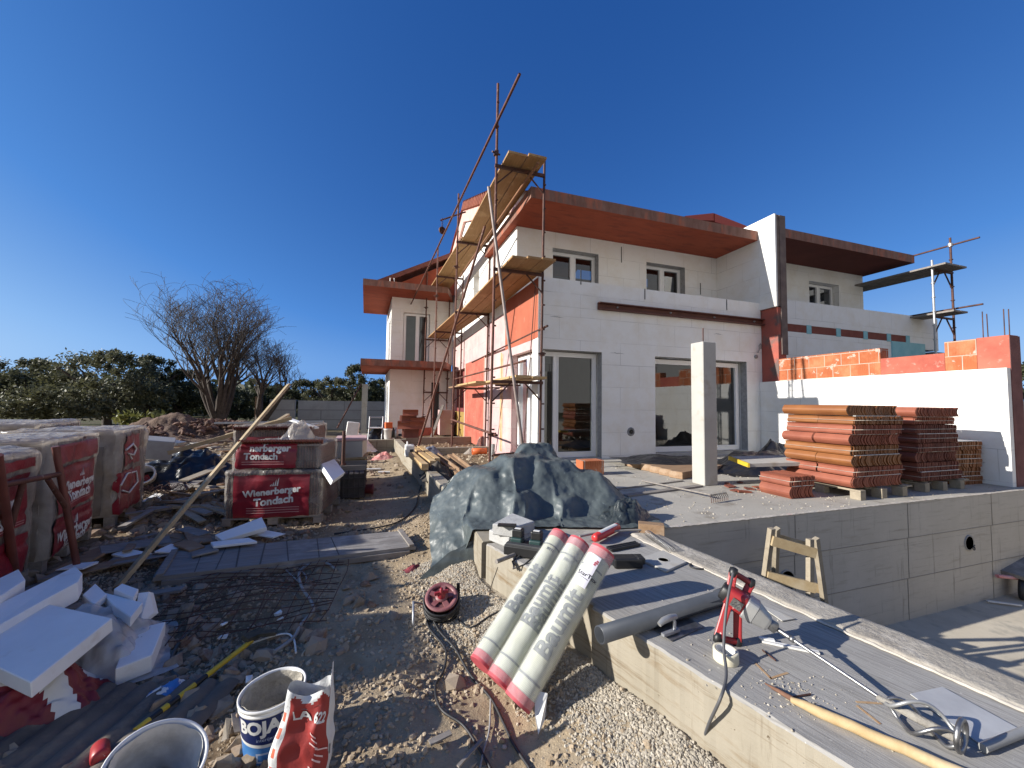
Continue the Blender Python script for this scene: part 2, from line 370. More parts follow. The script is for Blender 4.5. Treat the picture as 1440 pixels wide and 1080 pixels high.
def leafm(name, c1, c2, c3):
    m, n, b, out = newmat(name); gi = N(n, 'ShaderNodeNewGeometry'); co = N(n, 'ShaderNodeTexCoord').outputs['Object']
    col = mixc(n, gi.outputs['Random Per Island'], c1, c2); col = mixc(n, ramp(n, noisen(n, co, .9, 3), .4, .65), col, c3)
    n.links.new(col, b.inputs['Base Color']); b.inputs['Roughness'].default_value = .55; b.inputs['Specular IOR Level'].default_value = .35
    tr = N(n, 'ShaderNodeBsdfTranslucent'); n.links.new(col, tr.inputs[0]); mx = N(n, 'ShaderNodeMixShader'); mx.inputs[0].default_value = .25
    n.links.new(b.outputs[0], mx.inputs[1]); n.links.new(tr.outputs[0], mx.inputs[2]); n.links.new(mx.outputs[0], out.inputs[0]); return m
leaf_o = leafm('olive_leaf', (.085, .09, .045), (.19, .19, .115), (.11, .11, .05))
leaf_d = leafm('dark_leaf', (.05, .058, .028), (.105, .112, .058), (.06, .066, .028))
def glassm(name, tint, k):
    m, n, b, out = newmat(name); tr = N(n, 'ShaderNodeBsdfTransparent'); tr.inputs[0].default_value = tint+(1,)
    gl = N(n, 'ShaderNodeBsdfGlossy'); gl.inputs['Roughness'].default_value = .01; gl.inputs[0].default_value = (.95, .97, 1, 1)
    fr = N(n, 'ShaderNodeFresnel'); fr.inputs[0].default_value = 1.46
    ad = N(n, 'ShaderNodeMath', operation='MULTIPLY_ADD'); ad.inputs[1].default_value = 2.1; ad.inputs[2].default_value = k; ad.use_clamp = True
    n.links.new(fr.outputs[0], ad.inputs[0]); mx = N(n, 'ShaderNodeMixShader'); n.links.new(ad.outputs[0], mx.inputs[0])
    n.links.new(tr.outputs[0], mx.inputs[1]); n.links.new(gl.outputs[0], mx.inputs[2]); n.links.new(mx.outputs[0], out.inputs[0]); return m
glass = glassm('window_glass', (.36, .39, .38), .02)
def crease(n, b, co, scale, st, dist):
    "sharp-edged facets of crumpled sheet"
    wn = N(n, 'ShaderNodeTexNoise'); wn.inputs['Scale'].default_value = scale*.6; wn.inputs['Detail'].default_value = 3; n.links.new(co, wn.inputs['Vector'])
    sc = N(n, 'ShaderNodeVectorMath', operation='SCALE'); sc.inputs['Scale'].default_value = 1.6/scale; n.links.new(wn.outputs['Color'], sc.inputs[0])
    ad = N(n, 'ShaderNodeVectorMath', operation='ADD'); n.links.new(co, ad.inputs[0]); n.links.new(sc.outputs[0], ad.inputs[1])
    vo = N(n, 'ShaderNodeTexVoronoi'); vo.inputs['Scale'].default_value = scale; n.links.new(ad.outputs[0], vo.inputs['Vector']); bumpn(n, b, vo.outputs['Distance'], st, dist)
def filmm(name, c, alpha, rough=.25, trans=.35, bump=.8, bscale=6):
    m, n, b, out = newmat(name); co = N(n, 'ShaderNodeTexCoord').outputs['Object']
    b.inputs['Base Color'].default_value = c+(1,); b.inputs['Roughness'].default_value = rough
    crease(n, b, mapped(n, co, (1, 1, .4)), bscale, bump, .025); crease(n, b, mapped(n, co, (1, 1, .5)), bscale*3.2, bump*.7, .008)
    tl = N(n, 'ShaderNodeBsdfTranslucent'); tl.inputs[0].default_value = c+(1,)
    m1 = N(n, 'ShaderNodeMixShader'); m1.inputs[0].default_value = trans; n.links.new(b.outputs[0], m1.inputs[1]); n.links.new(tl.outputs[0], m1.inputs[2])
    tp = N(n, 'ShaderNodeBsdfTransparent'); m2 = N(n, 'ShaderNodeMixShader')
    n.links.new(ramp(n, noisen(n, co, 4, 5, .6, .8), .25, .75, (alpha-.22,)*3, (min(alpha+.2, 1),)*3), m2.inputs[0])
    n.links.new(tp.outputs[0], m2.inputs[1]); n.links.new(m1.outputs[0], m2.inputs[2]); n.links.new(m2.outputs[0], out.inputs[0]); return m
film = filmm('clear_stretch_film', (.55, .51, .47), .30, rough=.16, bump=1.0, bscale=9)
film_t = filmm('milky_stretch_film', (.60, .545, .48), .62, rough=.2, bump=1.0, bscale=8)
sheetf = filmm('crumpled_clear_sheet', (.74, .75, .76), .66, rough=.15, bump=1.0)
wrapf = filmm('roll_wrap', (.80, .82, .81), .24, rough=.10, trans=.1, bump=.3, bscale=10)
def tarpm():
    m, n, b, out = newmat('blue_grey_tarpaulin'); co = N(n, 'ShaderNodeTexCoord').outputs['Object']
    col = mixc(n, ramp(n, noisen(n, co, 2.5, 6), .35, .68), (.056, .070, .072), (.11, .128, .128))
    col = mixc(n, ramp(n, noisen(n, mapped(n, co, (9, 3, 5)), 2, 7, .75, 1.5), .60, .70), col, (.20, .235, .23))
    n.links.new(col, b.inputs['Base Color']); b.inputs['Roughness'].default_value = .42; b.inputs['Specular IOR Level'].default_value = .5
    crease(n, b, co, 3.6, .38, .04); crease(n, b, co, 10, .3, .014); return m
tarp_m = tarpm()
def rollm():
    m, n, b, out = newmat('pale_fibre_mesh'); tc = N(n, 'ShaderNodeTexCoord'); co = tc.outputs['Object']; b.inputs['Roughness'].default_value = .6
    wv = N(n, 'ShaderNodeTexWave', wave_type='BANDS', bands_direction='Z'); wv.inputs['Scale'].default_value = 42; n.links.new(co, wv.inputs['Vector'])
    col = mixc(n, ramp(n, wv.outputs[1], .1, .6), (.37, .38, .275), (.50, .505, .40)); col = mixc(n, ramp(n, noisen(n, co, 7), .4, .7), col, (.53, .535, .45))
    n.links.new(col, b.inputs['Base Color']); bumpn(n, b, wv.outputs[1], .3, .003); return m
roll_m = rollm()
def stonem(name, c1, c2, c3):
    m, n, b, out = newmat(name); gi = N(n, 'ShaderNodeNewGeometry'); co = N(n, 'ShaderNodeTexCoord').outputs['Object']
    r = N(n, 'ShaderNodeValToRGB'); e = r.color_ramp.elements; e[0].color = c1+(1,); e[1].color = c3+(1,); k = e.new(.5); k.color = c2+(1,)
    n.links.new(gi.outputs['Random Per Island'], r.inputs[0]); col = mixc(n, ramp(n, noisen(n, co, 30, 4), .4, .7), r.outputs[0], c2)
    n.links.new(col, b.inputs['Base Color']); b.inputs['Roughness'].default_value = .92; bumpn(n, b, noisen(n, co, 90, 4), .4, .004); return m
gravel_m = stonem('limestone_gravel', (.27, .235, .18), (.39, .345, .275), (.52, .47, .39))
dirtst_m = stonem('dusty_stone', (.24, .175, .11), (.35, .275, .19), (.47, .40, .30))
rub_m = stonem('rubble', (.20, .15, .10), (.31, .25, .185), (.17, .09, .06))
def soilm():
    m, n, b, out = newmat('dusty_soil'); co = N(n, 'ShaderNodeTexCoord').outputs['Object']; b.inputs['Roughness'].default_value = .95
    b.inputs['Specular IOR Level'].default_value = .2
    c = mixc(n, ramp(n, noisen(n, co, 1.1, 7, .65), .35, .65), (.115, .078, .046), (.20, .145, .092))  # yard base browns darkened to paint in the deep shade there
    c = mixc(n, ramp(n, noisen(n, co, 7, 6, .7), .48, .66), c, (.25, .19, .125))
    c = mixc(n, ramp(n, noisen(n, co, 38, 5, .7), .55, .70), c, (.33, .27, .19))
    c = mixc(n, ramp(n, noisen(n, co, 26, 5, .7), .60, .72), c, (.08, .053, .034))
    at = N(n, 'ShaderNodeAttribute', attribute_name='zone'); sp = N(n, 'ShaderNodeSeparateColor'); n.links.new(at.outputs[0], sp.inputs[0])
    gr = mixc(n, ramp(n, noisen(n, co, 45, 5, .7), .4, .62), (.28, .245, .19), (.43, .385, .31))
    c = mixc(n, sp.outputs[0], c, gr)                                     # crushed stone, and the added bounce ground behind the viewer
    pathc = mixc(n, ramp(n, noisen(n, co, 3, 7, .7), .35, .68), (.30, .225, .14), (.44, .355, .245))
    c = mixc(n, sp.outputs[1], c, pathc)                                  # trodden path, kept paler to pass as sunlit ground
    fld = mixc(n, ramp(n, noisen(n, co, .5, 8, .7), .4, .6), (.11, .085, .05), (.085, .095, .035))
    c = mixc(n, sp.outputs[2], c, fld)                                    # field
    n.links.new(c, b.inputs['Base Color'])
    bumpn(n, b, noisen(n, co, 22, 8, .7), .6, .03); bumpn(n, b, noisen(n, co, 85, 5, .7), .6, .008); return m
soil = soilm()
# ------------------------------------------------------------------ setting: ground, slabs, pool
def interp(y, pts):
    ys = [p[1] for p in pts]; xs = [p[0] for p in pts]
    return np.interp(y, ys, xs)
EDGE = [(2.30, -2.2), (1.48, .91), (1.19, 2.0), (.80, 3.2), (.82, 4.9), (.69, 6.63), (.41, 10.6), (.26, 12.9), (.2, 16.5)]
POOLX = [(3.05, -2.2), (2.62, .94), (2.55, 1.41), (2.39, 2.68), (2.36, 3.12)]
def ground_z(x, y):
    x = np.asarray(x, float); y = np.asarray(y, float)
    e = interp(y, EDGE)
    n = fbm(x*.7, y*.7, 5)
    z = n*.16 + fbm(x*3.1+9, y*3.1, 4)*.07
    # gravel bank against the slab and the kerb wall
    dd = np.clip(e - x, 0, 5)
    z = z + .13*np.exp(-(dd/.35)**2)*(y < 4.5) + .07*np.exp(-(dd/.5)**2)*(y >= 4.5)
    z = z*np.clip((y+3)/3.2, .3, 1)
    # trodden path stays flatter
    pm = np.exp(-((x-(e-.65))/.45)**2)*np.clip((y-4.6)/1.2, 0, 1)
    z = z*(1-.6*pm)
    # rubble rise in the yard far left
    z = z + .22*np.clip((y-5.5)/6, 0, 1)*np.clip((-x-.6)/2, 0, 1)*(y < 20)*np.clip((20-y)/3, 0, 1)*.5
    far = np.clip((np.hypot(x, y)-24)/10, 0, 1); z = z*(1-far)+far*fbm(x*.05, y*.05, 3)*.5
    fill = .22 + fbm(x*1.6, y*1.6, 5)*.16
    ins = (x > e+.09)
    z = np.where(ins & (y >= 3.3) & (y < 16.45), np.where(x < 3.25, fill, -.6), z)
    z = np.where(ins & (y < 4.95), -1.35, z)
    z = np.where((x > 3.25) & (x < 17.2) & (y >= 4.9) & (y < 21), -.6, z)
    z = np.where((x > .35) & (y >= 16.45) & (y < 20.5) & (x < 17.2), -.6, z)
    z = np.where((x > 12.4) & (y < 7.3), .25, z)
    return z
def lines(*seg):
    out = []
    for a, b, st in seg: out += list(np.arange(a, b, st))
    return np.array(out)
gx = lines((-900, -120, 60), (-120, -30, 10), (-30, -8, 1.0), (-8, -3.2, .12), (-3.2, 1.6, .034), (1.6, 3.4, .09), (3.4, 18, .7), (18, 60, 6), (60, 901, 60))
gy = lines((-40, -2, 4), (-2, .9, .15), (.9, 5.2, .034), (5.2, 9, .06), (9, 17, .14), (17, 30, .7), (30, 120, 8), (120, 1500, 60))
X, Y = np.meshgrid(gx, gy); Z = ground_z(X, Y)
nx, ny = len(gx), len(gy); I = np.arange(nx*ny).reshape(ny, nx)
F = np.stack([I[:-1,:-1], I[:-1,1:], I[1:,1:], I[1:,:-1]], -1).reshape(-1, 4)
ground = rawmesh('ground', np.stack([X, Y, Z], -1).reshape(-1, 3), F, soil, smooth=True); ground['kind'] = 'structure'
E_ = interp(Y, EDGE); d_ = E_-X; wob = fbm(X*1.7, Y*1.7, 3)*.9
gz = np.maximum(np.clip(1.15-(d_+wob*.55)/.55, 0, 1)*(d_ > -.1)*(Y < 4.6), np.clip((.5-Y)/1.5, 0, 1))  # last term pales the unseen ground behind the viewer to bounce light
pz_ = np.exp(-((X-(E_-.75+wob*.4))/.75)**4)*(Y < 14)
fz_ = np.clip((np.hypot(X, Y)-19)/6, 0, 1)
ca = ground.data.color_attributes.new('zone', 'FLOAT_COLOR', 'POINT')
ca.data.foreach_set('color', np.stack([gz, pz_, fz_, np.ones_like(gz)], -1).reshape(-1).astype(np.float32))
SL = .42
def wavy_slab():
    b = MB(); n = 240
    ys = np.linspace(-2.2, 3.2, n); L = []; Rr = []
    for y in ys:
        xl = float(interp(y, EDGE)) + .006*nz((0, y*3, 2)) + (.03 if y > 2.06 else 0) + .007*nz((4, y*14, 2)) + .004*nz((9, y*37, 2))
        L.append((xl, y)); Rr.append((float(interp(min(y, 3.12), POOLX)), y))
    vs = []; fs = []
    for (a, y), (c, _) in zip(L, Rr): ch = .010+.010*max(0, nz((2, y*11, 7)))+.02*max(0, nz((3, y*23, 1))-.3); vs += [(a+.0, y, -.25), (a, y, SL-ch), (a+ch, y, SL), (c, y, SL), (c, y, -1.05)]
    for i in range(n-1):
        q, r = i*5, i*5+5
        b.mi  # faces: left side, chamfer, top, pool side
        b_ = [(q, q+1, r+1, r), (q+1, q+2, r+2, r+1), (q+2, q+3, r+3, r+2), (q+3, q+4, r+4, r+3)]
        fs.append(b_)
    base = len(b.v); b.v += vs
    for quad in fs:
        for k, f in enumerate(quad):
            b.f.append(tuple(i+base for i in f)); b.sm.append(False); b.mi.append(0 if k in (1, 2) else 1)
    k = (n-1)*5; b.f.append((k, k+1, k+2, k+3, k+4)); b.sm.append(False); b.mi.append(1)
    return b.build('concrete_slab', [brushed_c, formc])
setp(wavy_slab(), kind='structure')
# terrace in front of the house
b = MB(); b.prism([(.93, 3.2), (2.36, 3.2), (2.36, 3.12), (12.3, 3.12), (12.3, 7.415), (2.9, 7.415), (2.5, 5.3), (.97, 5.0)], .5, lambda p: p + Vector((0, 0, SL-.5)))
setp(b.build('terrace', slabtop), kind='structure')
# pool
b = MB(); b.lim(2.2, 12.3, -3, 3.3, -1.12, -1.0); setp(b.build('pool_floor', M('pool_screed', (.45, .395, .305), (.54, .48, .38), 2.5, rough=.92, bump=.35, bscale=50, bd=.006, c3=(.36, .33, .27), scale3=4, p3=(.55, .7))), kind='structure')
pw = thing('pool_wall', 'long bare concrete pool wall with board marks and two round pipe holes below the terrace edge', 'wall', (7, 3.12, -1))
def holewall(b, x0, x1, z0, z1, y, th, holes):
    "upright panel facing -Y with round holes"
    cx = sorted(holes)
    xs = [x0] + [ (holes[i][0]+holes[i+1][0])/2 for i in range(len(holes)-1)] + [x1]
    for i, (hx, hz, r) in enumerate(cx):
        n = 24; ring = [(hx+r*cos(2*pi*k/n), hz+r*sin(2*pi*k/n)) for k in range(n)]
        a0, a1 = xs[i], xs[i+1]
        def edge(k):
            dx, dz = cos(2*pi*k/n), sin(2*pi*k/n); t = 1e9
            if dx > 1e-6: t = min(t, (a1-hx)/dx)
            if dx < -1e-6: t = min(t, (a0-hx)/dx)
            if dz > 1e-6: t = min(t, (z1-hz)/dz)
            if dz < -1e-6: t = min(t, (z0-hz)/dz)
            return (hx+dx*t, hz+dz*t)
        out = [edge(k) for k in range(n)]
        vs = [(x, y, z) for x, z in ring] + [(x, y, z) for x, z in out] + [(x, y+th, z) for x, z in ring]
        fs = [(k, (k+1) % n, n+(k+1) % n, n+k) for k in range(n)] + [(k, 2*n+k, 2*n+(k+1) % n, (k+1) % n) for k in range(n)]
        b.add(vs, fs)
        for cxn, czn in ((a0, z0), (a1, z0), (a1, z1), (a0, z1)):       # corner triangles
            ks = min(range(n), key=lambda k: 0 if False else (out[k][0]-cxn)**2+(out[k][1]-czn)**2)
            for k in range(n):
                o1, o2 = out[k], out[(k+1) % n]
                if abs(o1[0]-o2[0]) > 1e-5 and abs(o1[1]-o2[1]) > 1e-5:
                    c = (a0 if min(abs(o1[0]-a0), abs(o2[0]-a0)) < 1e-5 else a1, z0 if min(abs(o1[1]-z0), abs(o2[1]-z0)) < 1e-5 else z1)
                    if abs(c[0]-cxn) < 1e-5 and abs(c[1]-czn) < 1e-5: b.add([(o1[0], y, o1[1]), (cxn, y, czn), (o2[0], y, o2[1])], [(0, 1, 2)])
b = MB(); holewall(b, 2.36, 12.3, -1.0, -.081, 3.118, .25, [(4.15, -.28, .125), (7.52, -.20, .10)])
b.lim(2.36, 12.3, 3.118, 3.14, -.08, SL-.004)
b.build('wall_face', poolc, pw)
# formwork joints: thin raised fins of cement
b = MB()
for z in (-.015, -.505): b.lim(2.4, 12.3, 3.113, 3.117, z-.003, z+.003)
for x, a, c in ((4.3, -.01, .41), (6.23, -.5, -.02), (6.25, -.01, .41), (8.06, -.5, -.02), (8.1, -.01, .41), (6.2, -1, -.51), (8.05, -1, -.51), (10, -1, .41), (4.28, -1, -.02)): b.lim(x-.003, x+.003, 3.113, 3.117, a, c)
b.build('formwork_joint', M('joint_cement', (.29, .265, .22), rough=.95), pw)
for hx, hz, r in ((4.15, -.28, .125), (7.52, -.20, .10)):
    b = MB(); b.lathe([(r-.012, -.01), (r+.004, -.012), (r+.004, .24), (r-.012, .24), (r-.012, -.01)], 28, (hx, 3.118, hz), eul(-pi/2, 0, 0)); b.build('pipe_sleeve', M('pale_pipe_sleeve', (.30, .29, .27), rough=.6) if 'pale_pipe_sleeve' not in MATS else MATS['pale_pipe_sleeve'], pw)
for k, (hx, hz) in enumerate(((4.13, -.33), (7.52, -.235))):
    b = MB(); b.tube([(hx+.07*cos(a), 3.1-.05*sin(a*.5), hz+.03*sin(a)-.01) for a in np.linspace(0, 2*pi, 20)], .006, 6); b.build('cable_loop', rubber, pw)
# rough coping strip along the pool edge of the slab
def coping(u, v):
    y = -2.0+5.05*v; x1 = float(interp(y, POOLX)); wd = .235
    n = nz((u*2, y*4, 1.5)); jag = .010*nz((5, y*9, u)) + .006*nz((1, y*30, 0))
    prof = [(-.0, .0), (.012, .008), (.05, .015), (.5, .016), (.95, .018), (1.0, .010), (1.0, -.05)]
    k = u*6; i = min(int(k), 5); f = k-i; a = prof[i]; c = prof[i+1]
    px = a[0]+(c[0]-a[0])*f; pzz = a[1]+(c[1]-a[1])*f
    return (x1-wd+px*wd+(jag if u < .35 else jag*.35)+.004, y, SL+.004+pzz+(.006*n if .05 < u < .9 else 0))
b = MB(); b.grid(25, 300, coping); setp(b.build('coping_strip', M('rough_coping', (.28, .25, .21), (.38, .345, .29), 6, rough=.95, bump=1.0, bscale=30, bd=.012, c3=(.46, .42, .36), scale3=9, p3=(.52, .7))), 'rough raised cement strip running along the pool edge of the slab', 'coping')
def whiteline(u, v):
    y = -2.0+5.0*v; x1 = float(interp(y, POOLX))-.235+.010*nz((5, y*9, 0))+.006*nz((1, y*30, 0))
    return (x1-.008+.016*u+.006*nz((3, y*12, u)), y, SL+.005+.009*sin(pi*u)**.6+.004*nz((7, y*16, u)))
b = MB(); b.grid(6, 260, whiteline); setp(b.build('mortar_bead', M('white_mortar_bead', (.48, .44, .385), (.40, .355, .30), 7, rough=.95, bump=.5, bscale=40, c3=(.55, .30, .26), scale3=1.6, p3=(.62, .74))), 'pale jagged mortar line beside the rough coping of the pool', 'mortar line')
# kerb wall (foundation of the path side)
b = MB(); n = 60; vs = []
for i in range(n):
    y = 3.25+(12.9-3.25)*i/(n-1); x = float(interp(y, EDGE)); j = .006*nz((x, y*4, 0)); t = .17
    vs += [(x+j, y, -.25), (x+j, y, SL-.015), (x+j+.012, y, SL), (x+t+j, y, SL+.004*nz((1, y*3, 1))), (x+t+j, y, -.1)]
for i in range(n-1):
    q, r = i*5, i*5+5
    for k in range(4): b.f.append((q+k, q+k+1, r+k+1, r+k)); b.sm.append(False); b.mi.append(0)
b.f.append((0, 1, 2, 3, 4)); b.sm.append(False); b.mi.append(0); b.f.append(tuple(range((n-1)*5, n*5))[::-1]); b.sm.append(False); b.mi.append(0); b.v = vs
setp(b.build('kerb_wall', formc), 'low raw concrete kerb wall running along the path to the far wing', 'kerb wall')
# cross wall at the end of the path, with the step where rubbish stands
b = MB(); b.lim(-1.1, .62, 12.9, 13.1, -.2, .40); b.lim(-1.1, .3, 13.1, 16.3, -.2, .34); b.lim(.62, 2.8, 12.93, 13.1, -.2, .45)
setp(b.build('step_wall', formc), 'low concrete cross wall and landing closing the far end of the path', 'step wall')
# cross beam between kerb and house, midway
b = MB(); b.lim(.72, 2.80, 10.3, 10.5, -.1, .40); setp(b.build('cross_footing', formc), 'short concrete footing between kerb wall and pink facade', 'footing')

def lip(u, v):
    x = 2.42+6.6*v; k = .6+.4*nz((x*1.7, 1, 0)); return (x, 3.110+.085*u*k+.010*nz((x*9, u, 2)), SL+.004+.012*sin(pi*min(1, u*1.1))*k+.006*nz((x*14, u*3, 1)))
b = MB(); b.grid(7, 320, lip); setp(b.build('terrace_lip', MATS['white_mortar_bead']), 'ragged pale cement lip along the edge of the terrace above the pool wall', 'cement lip')
# ------------------------------------------------------------------ the house
house = thing('unfinished_house', 'white semi-detached house under construction, clad in insulation boards, with orange roof slabs', 'house', (2.97, 7.42, 0))
def wallpanel(fn, u0, u1, z0, z1, th, ops, name, mat, parent=house, top=None):
    us = sorted({u0, u1} | {v for o in ops for v in o[:2] if u0 < v < u1}); zs = sorted({z0, z1} | {v for o in ops for v in o[2:4] if z0 < v < z1})
    nu, nv = len(us)-1, len(zs)-1
    solid = lambda i, j: 0 <= i < nu and 0 <= j < nv and not any(o[0]-1e-6 <= us[i] and us[i+1] <= o[1]+1e-6 and o[2]-1e-6 <= zs[j] and zs[j+1] <= o[3]+1e-6 for o in ops)
    b = MB()
    for i in range(nu):
        for j in range(nv):
            if not solid(i, j): continue
            a, c, e, f = us[i], us[i+1], zs[j], zs[j+1]
            q = lambda pts: b.add([fn(*p) for p in pts], [(0, 1, 2, 3)])
            q([(a, 0, e), (c, 0, e), (c, 0, f), (a, 0, f)]); q([(c, th, e), (a, th, e), (a, th, f), (c, th, f)])
            if not solid(i-1, j): q([(a, th, e), (a, 0, e), (a, 0, f), (a, th, f)])
            if not solid(i+1, j): q([(c, 0, e), (c, th, e), (c, th, f), (c, 0, f)])
            if not solid(i, j-1): q([(a, 0, e), (a, th, e), (c, th, e), (c, 0, e)])
            if not solid(i, j+1): q([(a, 0, f), (c, 0, f), (c, th, f), (a, th, f)])
    o = b.build(name, mat, parent)
    bm = bmesh.new(); bm.from_mesh(o.data); bmesh.ops.remove_doubles(bm, verts=bm.verts, dist=1e-4); bmesh.ops.recalc_face_normals(bm, faces=bm.faces); bm.to_mesh(o.data); bm.free()
    return o
fF = lambda u, d, z: Vector((u, 7.42+d, z))
fU = lambda u, d, z: Vector((u, 8.76+d, z))
fL = lambda s, d, z: Vector((2.97-.036*s+d, 7.42+s+.036*d, z))
fW = lambda u, d, z: Vector((u, 16.5+d, z))
fS = lambda s, d, z: Vector((.10-.05*s+d, 16.5+s, z))
fG = lambda u, d, z: Vector((9.2+d, u, z))
def fbox(b, fn, u0, u1, d0, d1, z0, z1):
    vs = [fn(u, d, z) for z in (z0, z1) for u, d in ((u0, d0), (u1, d0), (u1, d1), (u0, d1))]
    return b.add(vs, [(0, 3, 2, 1), (4, 5, 6, 7), (0, 1, 5, 4), (1, 2, 6, 5), (2, 3, 7, 6), (3, 0, 4, 7)])
def window(fn, u0, u1, z0, z1, d, mull, name='window', fw=.06, sash=True, label=None, bottom=.09, mh=.045, sw=.03):
    b = MB(); dd = .07
    fbox(b, fn, u0, u0+fw, d, d+dd, z0, z1); fbox(b, fn, u1-fw, u1, d, d+dd, z0, z1)
    fbox(b, fn, u0+fw, u1-fw, d+.002, d+dd-.002, z1-fw, z1); fbox(b, fn, u0+fw, u1-fw, d+.002, d+dd-.002, z0, z0+bottom)
    xs = [u0+fw]
    for m_ in mull: fbox(b, fn, m_-mh, m_+mh, d+.004, d+dd-.004, z0+bottom, z1-fw); xs += [m_-mh, m_+mh]
    xs.append(u1-fw)
    if sash:
        for a, c in zip(xs[::2], xs[1::2]):
            for p in ((a, a+sw, z0+bottom, z1-fw), (c-sw, c, z0+bottom, z1-fw), (a+sw, c-sw, z0+bottom, z0+bottom+sw), (a+sw, c-sw, z1-fw-sw, z1-fw)): fbox(b, fn, p[0], p[1], d-.012, d+.05, p[2], p[3])
    o = b.build(name, pvc, house)
    if label: o['label'] = label
    b = MB(); q = [fn(u0+fw/2, d+.04, z0+bottom/2), fn(u1-fw/2, d+.04, z0+bottom/2), fn(u1-fw/2, d+.04, z1-fw/2), fn(u0+fw/2, d+.04, z1-fw/2)]
    b.add(q, [(0, 1, 2, 3)]); b.build('pane', glass, o)
    return o
# --- ground floor front: big wall with parapet; corner door and sliding window
DOOR = (3.08, 4.49, .42, 2.755); WIN = (5.89, 8.68, .42, 2.735)
wallpanel(fF, 2.972, 9.195, .40, 3.69, .32, [DOOR, WIN], 'front_wall', eps)
wallpanel(fF, 2.972, 9.18, 3.693, 4.285, .30, [], 'parapet', eps)
window(fF, 3.10, 4.46, .45, 2.73, .20, [3.47], 'terrace_door', .075, mh=.035, sw=.025)
window(fF, 5.93, 8.62, .50, 2.70, .20, [7.28], 'sliding_window', .08)
b = MB(); fbox(b, fF, 2.985, 3.075, .01, .11, .42, 2.755); b.build('corner_post', pvc, house)
b = MB(); fbox(b, fF, 5.90, 8.67, .03, .2, .425, .49); fbox(b, fF, 3.09, 4.48, .03, .2, .425, .448); b.build('sill', concrete, house)
# grey adhesive in the reveals
for q_ in ((4.487, 4.4915, .43, 2.75), (8.677, 8.6815, .5, 2.73), (5.9, 8.67, 2.731, 2.736), (3.1, 4.48, 2.751, 2.756)):
    b = MB(); fbox(b, fF, q_[0], q_[1], .012, .19, q_[2], q_[3]); b.build('reveal_mortar', M('grey_adhesive', (.25, .25, .25), (.36, .36, .36), 12, rough=.95, bump=.4) if 'grey_adhesive' not in MATS else MATS['grey_adhesive'], house)
if 0:
    fbox(b, fF, 4.487, 4.4915, .012, .19, .43, 2.75); fbox(b, fF, 8.677, 8.6815, .012, .19, .5, 2.73); fbox(b, fF, 5.9, 8.67, .012, .19, 2.731, 2.736); fbox(b, fF, 3.1, 4.48, .012, .19, 2.751, 2.756)
# rusty steel channel with bolts
b = MB(); b.lim(4.37, 9.26, 7.385, 7.41, 3.69, 3.85); b.lim(4.37, 9.26, 7.31, 7.385, 3.825, 3.85); b.lim(4.37, 9.26, 7.31, 7.385, 3.69, 3.712)
beam = b.build('steel_channel', M('rust_brown_channel', (.085, .026, .018), (.13, .045, .03), 4, rough=.7, bump=.2), house)
for x in (4.85, 6.3, 7.6, 8.9):
    b = MB(); b.lathe([(.022, 0), (.022, .02), (.012, .022), (.012, .04)], 6, (x, 7.384, 3.775), eul(pi/2, 0, 0)); b.build('bolt', galv, beam)
b = MB(); b.lathe([(.10, .0), (.085, .012), (.055, .016), (.05, .0)], 16, (5.23, 7.42, 1.0), eul(pi/2, 0, 0)); v_ = b.build('pipe_outlet', M('outlet_adhesive', (.16, .16, .16), (.3, .3, .3), 20, rough=.9), house)
b = MB(); b.lathe([(.045, .012), (.045, -.0), (.03, .005), (0, .005)], 12, (5.23, 7.405, 1.0), eul(pi/2, 0, 0)); b.build('pipe_bore', blackp, v_)
b = MB(); b.tube([(9.04+.0, 7.40, 2.98), (9.04, 7.36, 3.06), (9.04, 7.36, 3.16), (9.07, 7.35, 3.21), (9.11, 7.36, 3.20), (9.12, 7.38, 3.08)], .014, 7); b.lathe([(.05, 0), (.05, .03), (0, .03)], 12, (8.98, 7.42, 2.88), eul(pi/2, 0, 0)); b.build('cable_outlet', greyhose, house)
# --- left (sunlit) facade
LD = (.13, 1.58, .40, 2.78)
wallpanel(fL, .005, 2.1, 2.985, 4.26, .3, [], 'ring_beam', orange)
wallpanel(fL, 0.0, .004, 2.99, 4.285, .28, [], 'corner_board', eps)
wallpanel(fL, .33, 3.98, .28, 2.98, .3, [(.33, 1.58, .40, 2.78)], 'pink_wall', eps_pink)
wallpanel(fL, 2.105, 9.08, 3.04, 3.98, .3, [], 'pink_band', eps_pink)
wallpanel(fL, 2.105, 9.1, 3.985, 4.27, .3, [], 'upper_band', eps)
b = MB(); fbox(b, fL, .12, 3.0, -.02, .3, .1, .28); b.build('facade_base', eps_pink, house)
window(fL, .15, 1.55, .43, 2.75, .16, [.85], 'side_door', .07)
wallpanel(fL, 4.0, 6.55, .25, 3.035, .3, [], 'red_panel', redcrete)
b = MB(); fbox(b, fL, 3.98, 4.03, -.012, .3, .25, 3.03); fbox(b, fL, 6.5, 6.6, -.014, .3, .3, 3.03); b.build('panel_edge', M('raw_pink_edge', (.66, .45, .36), (.6, .36, .28), 5, rough=.9), house)
wallpanel(fL, 6.62, 9.05, .25, 3.036, .3, [(6.62, 8.75, .25, 2.9)], 'recess_frame', eps_pink)
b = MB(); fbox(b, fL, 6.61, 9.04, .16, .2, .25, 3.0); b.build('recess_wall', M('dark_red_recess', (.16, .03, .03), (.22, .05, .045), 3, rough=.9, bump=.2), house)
b = MB(); fbox(b, fL, 6.66, 8.6, .06, .12, .3, 1.25); b.build('door_board', M('ochre_door_board', (.34, .22, .05), (.27, .17, .045), 5, rough=.7), house)
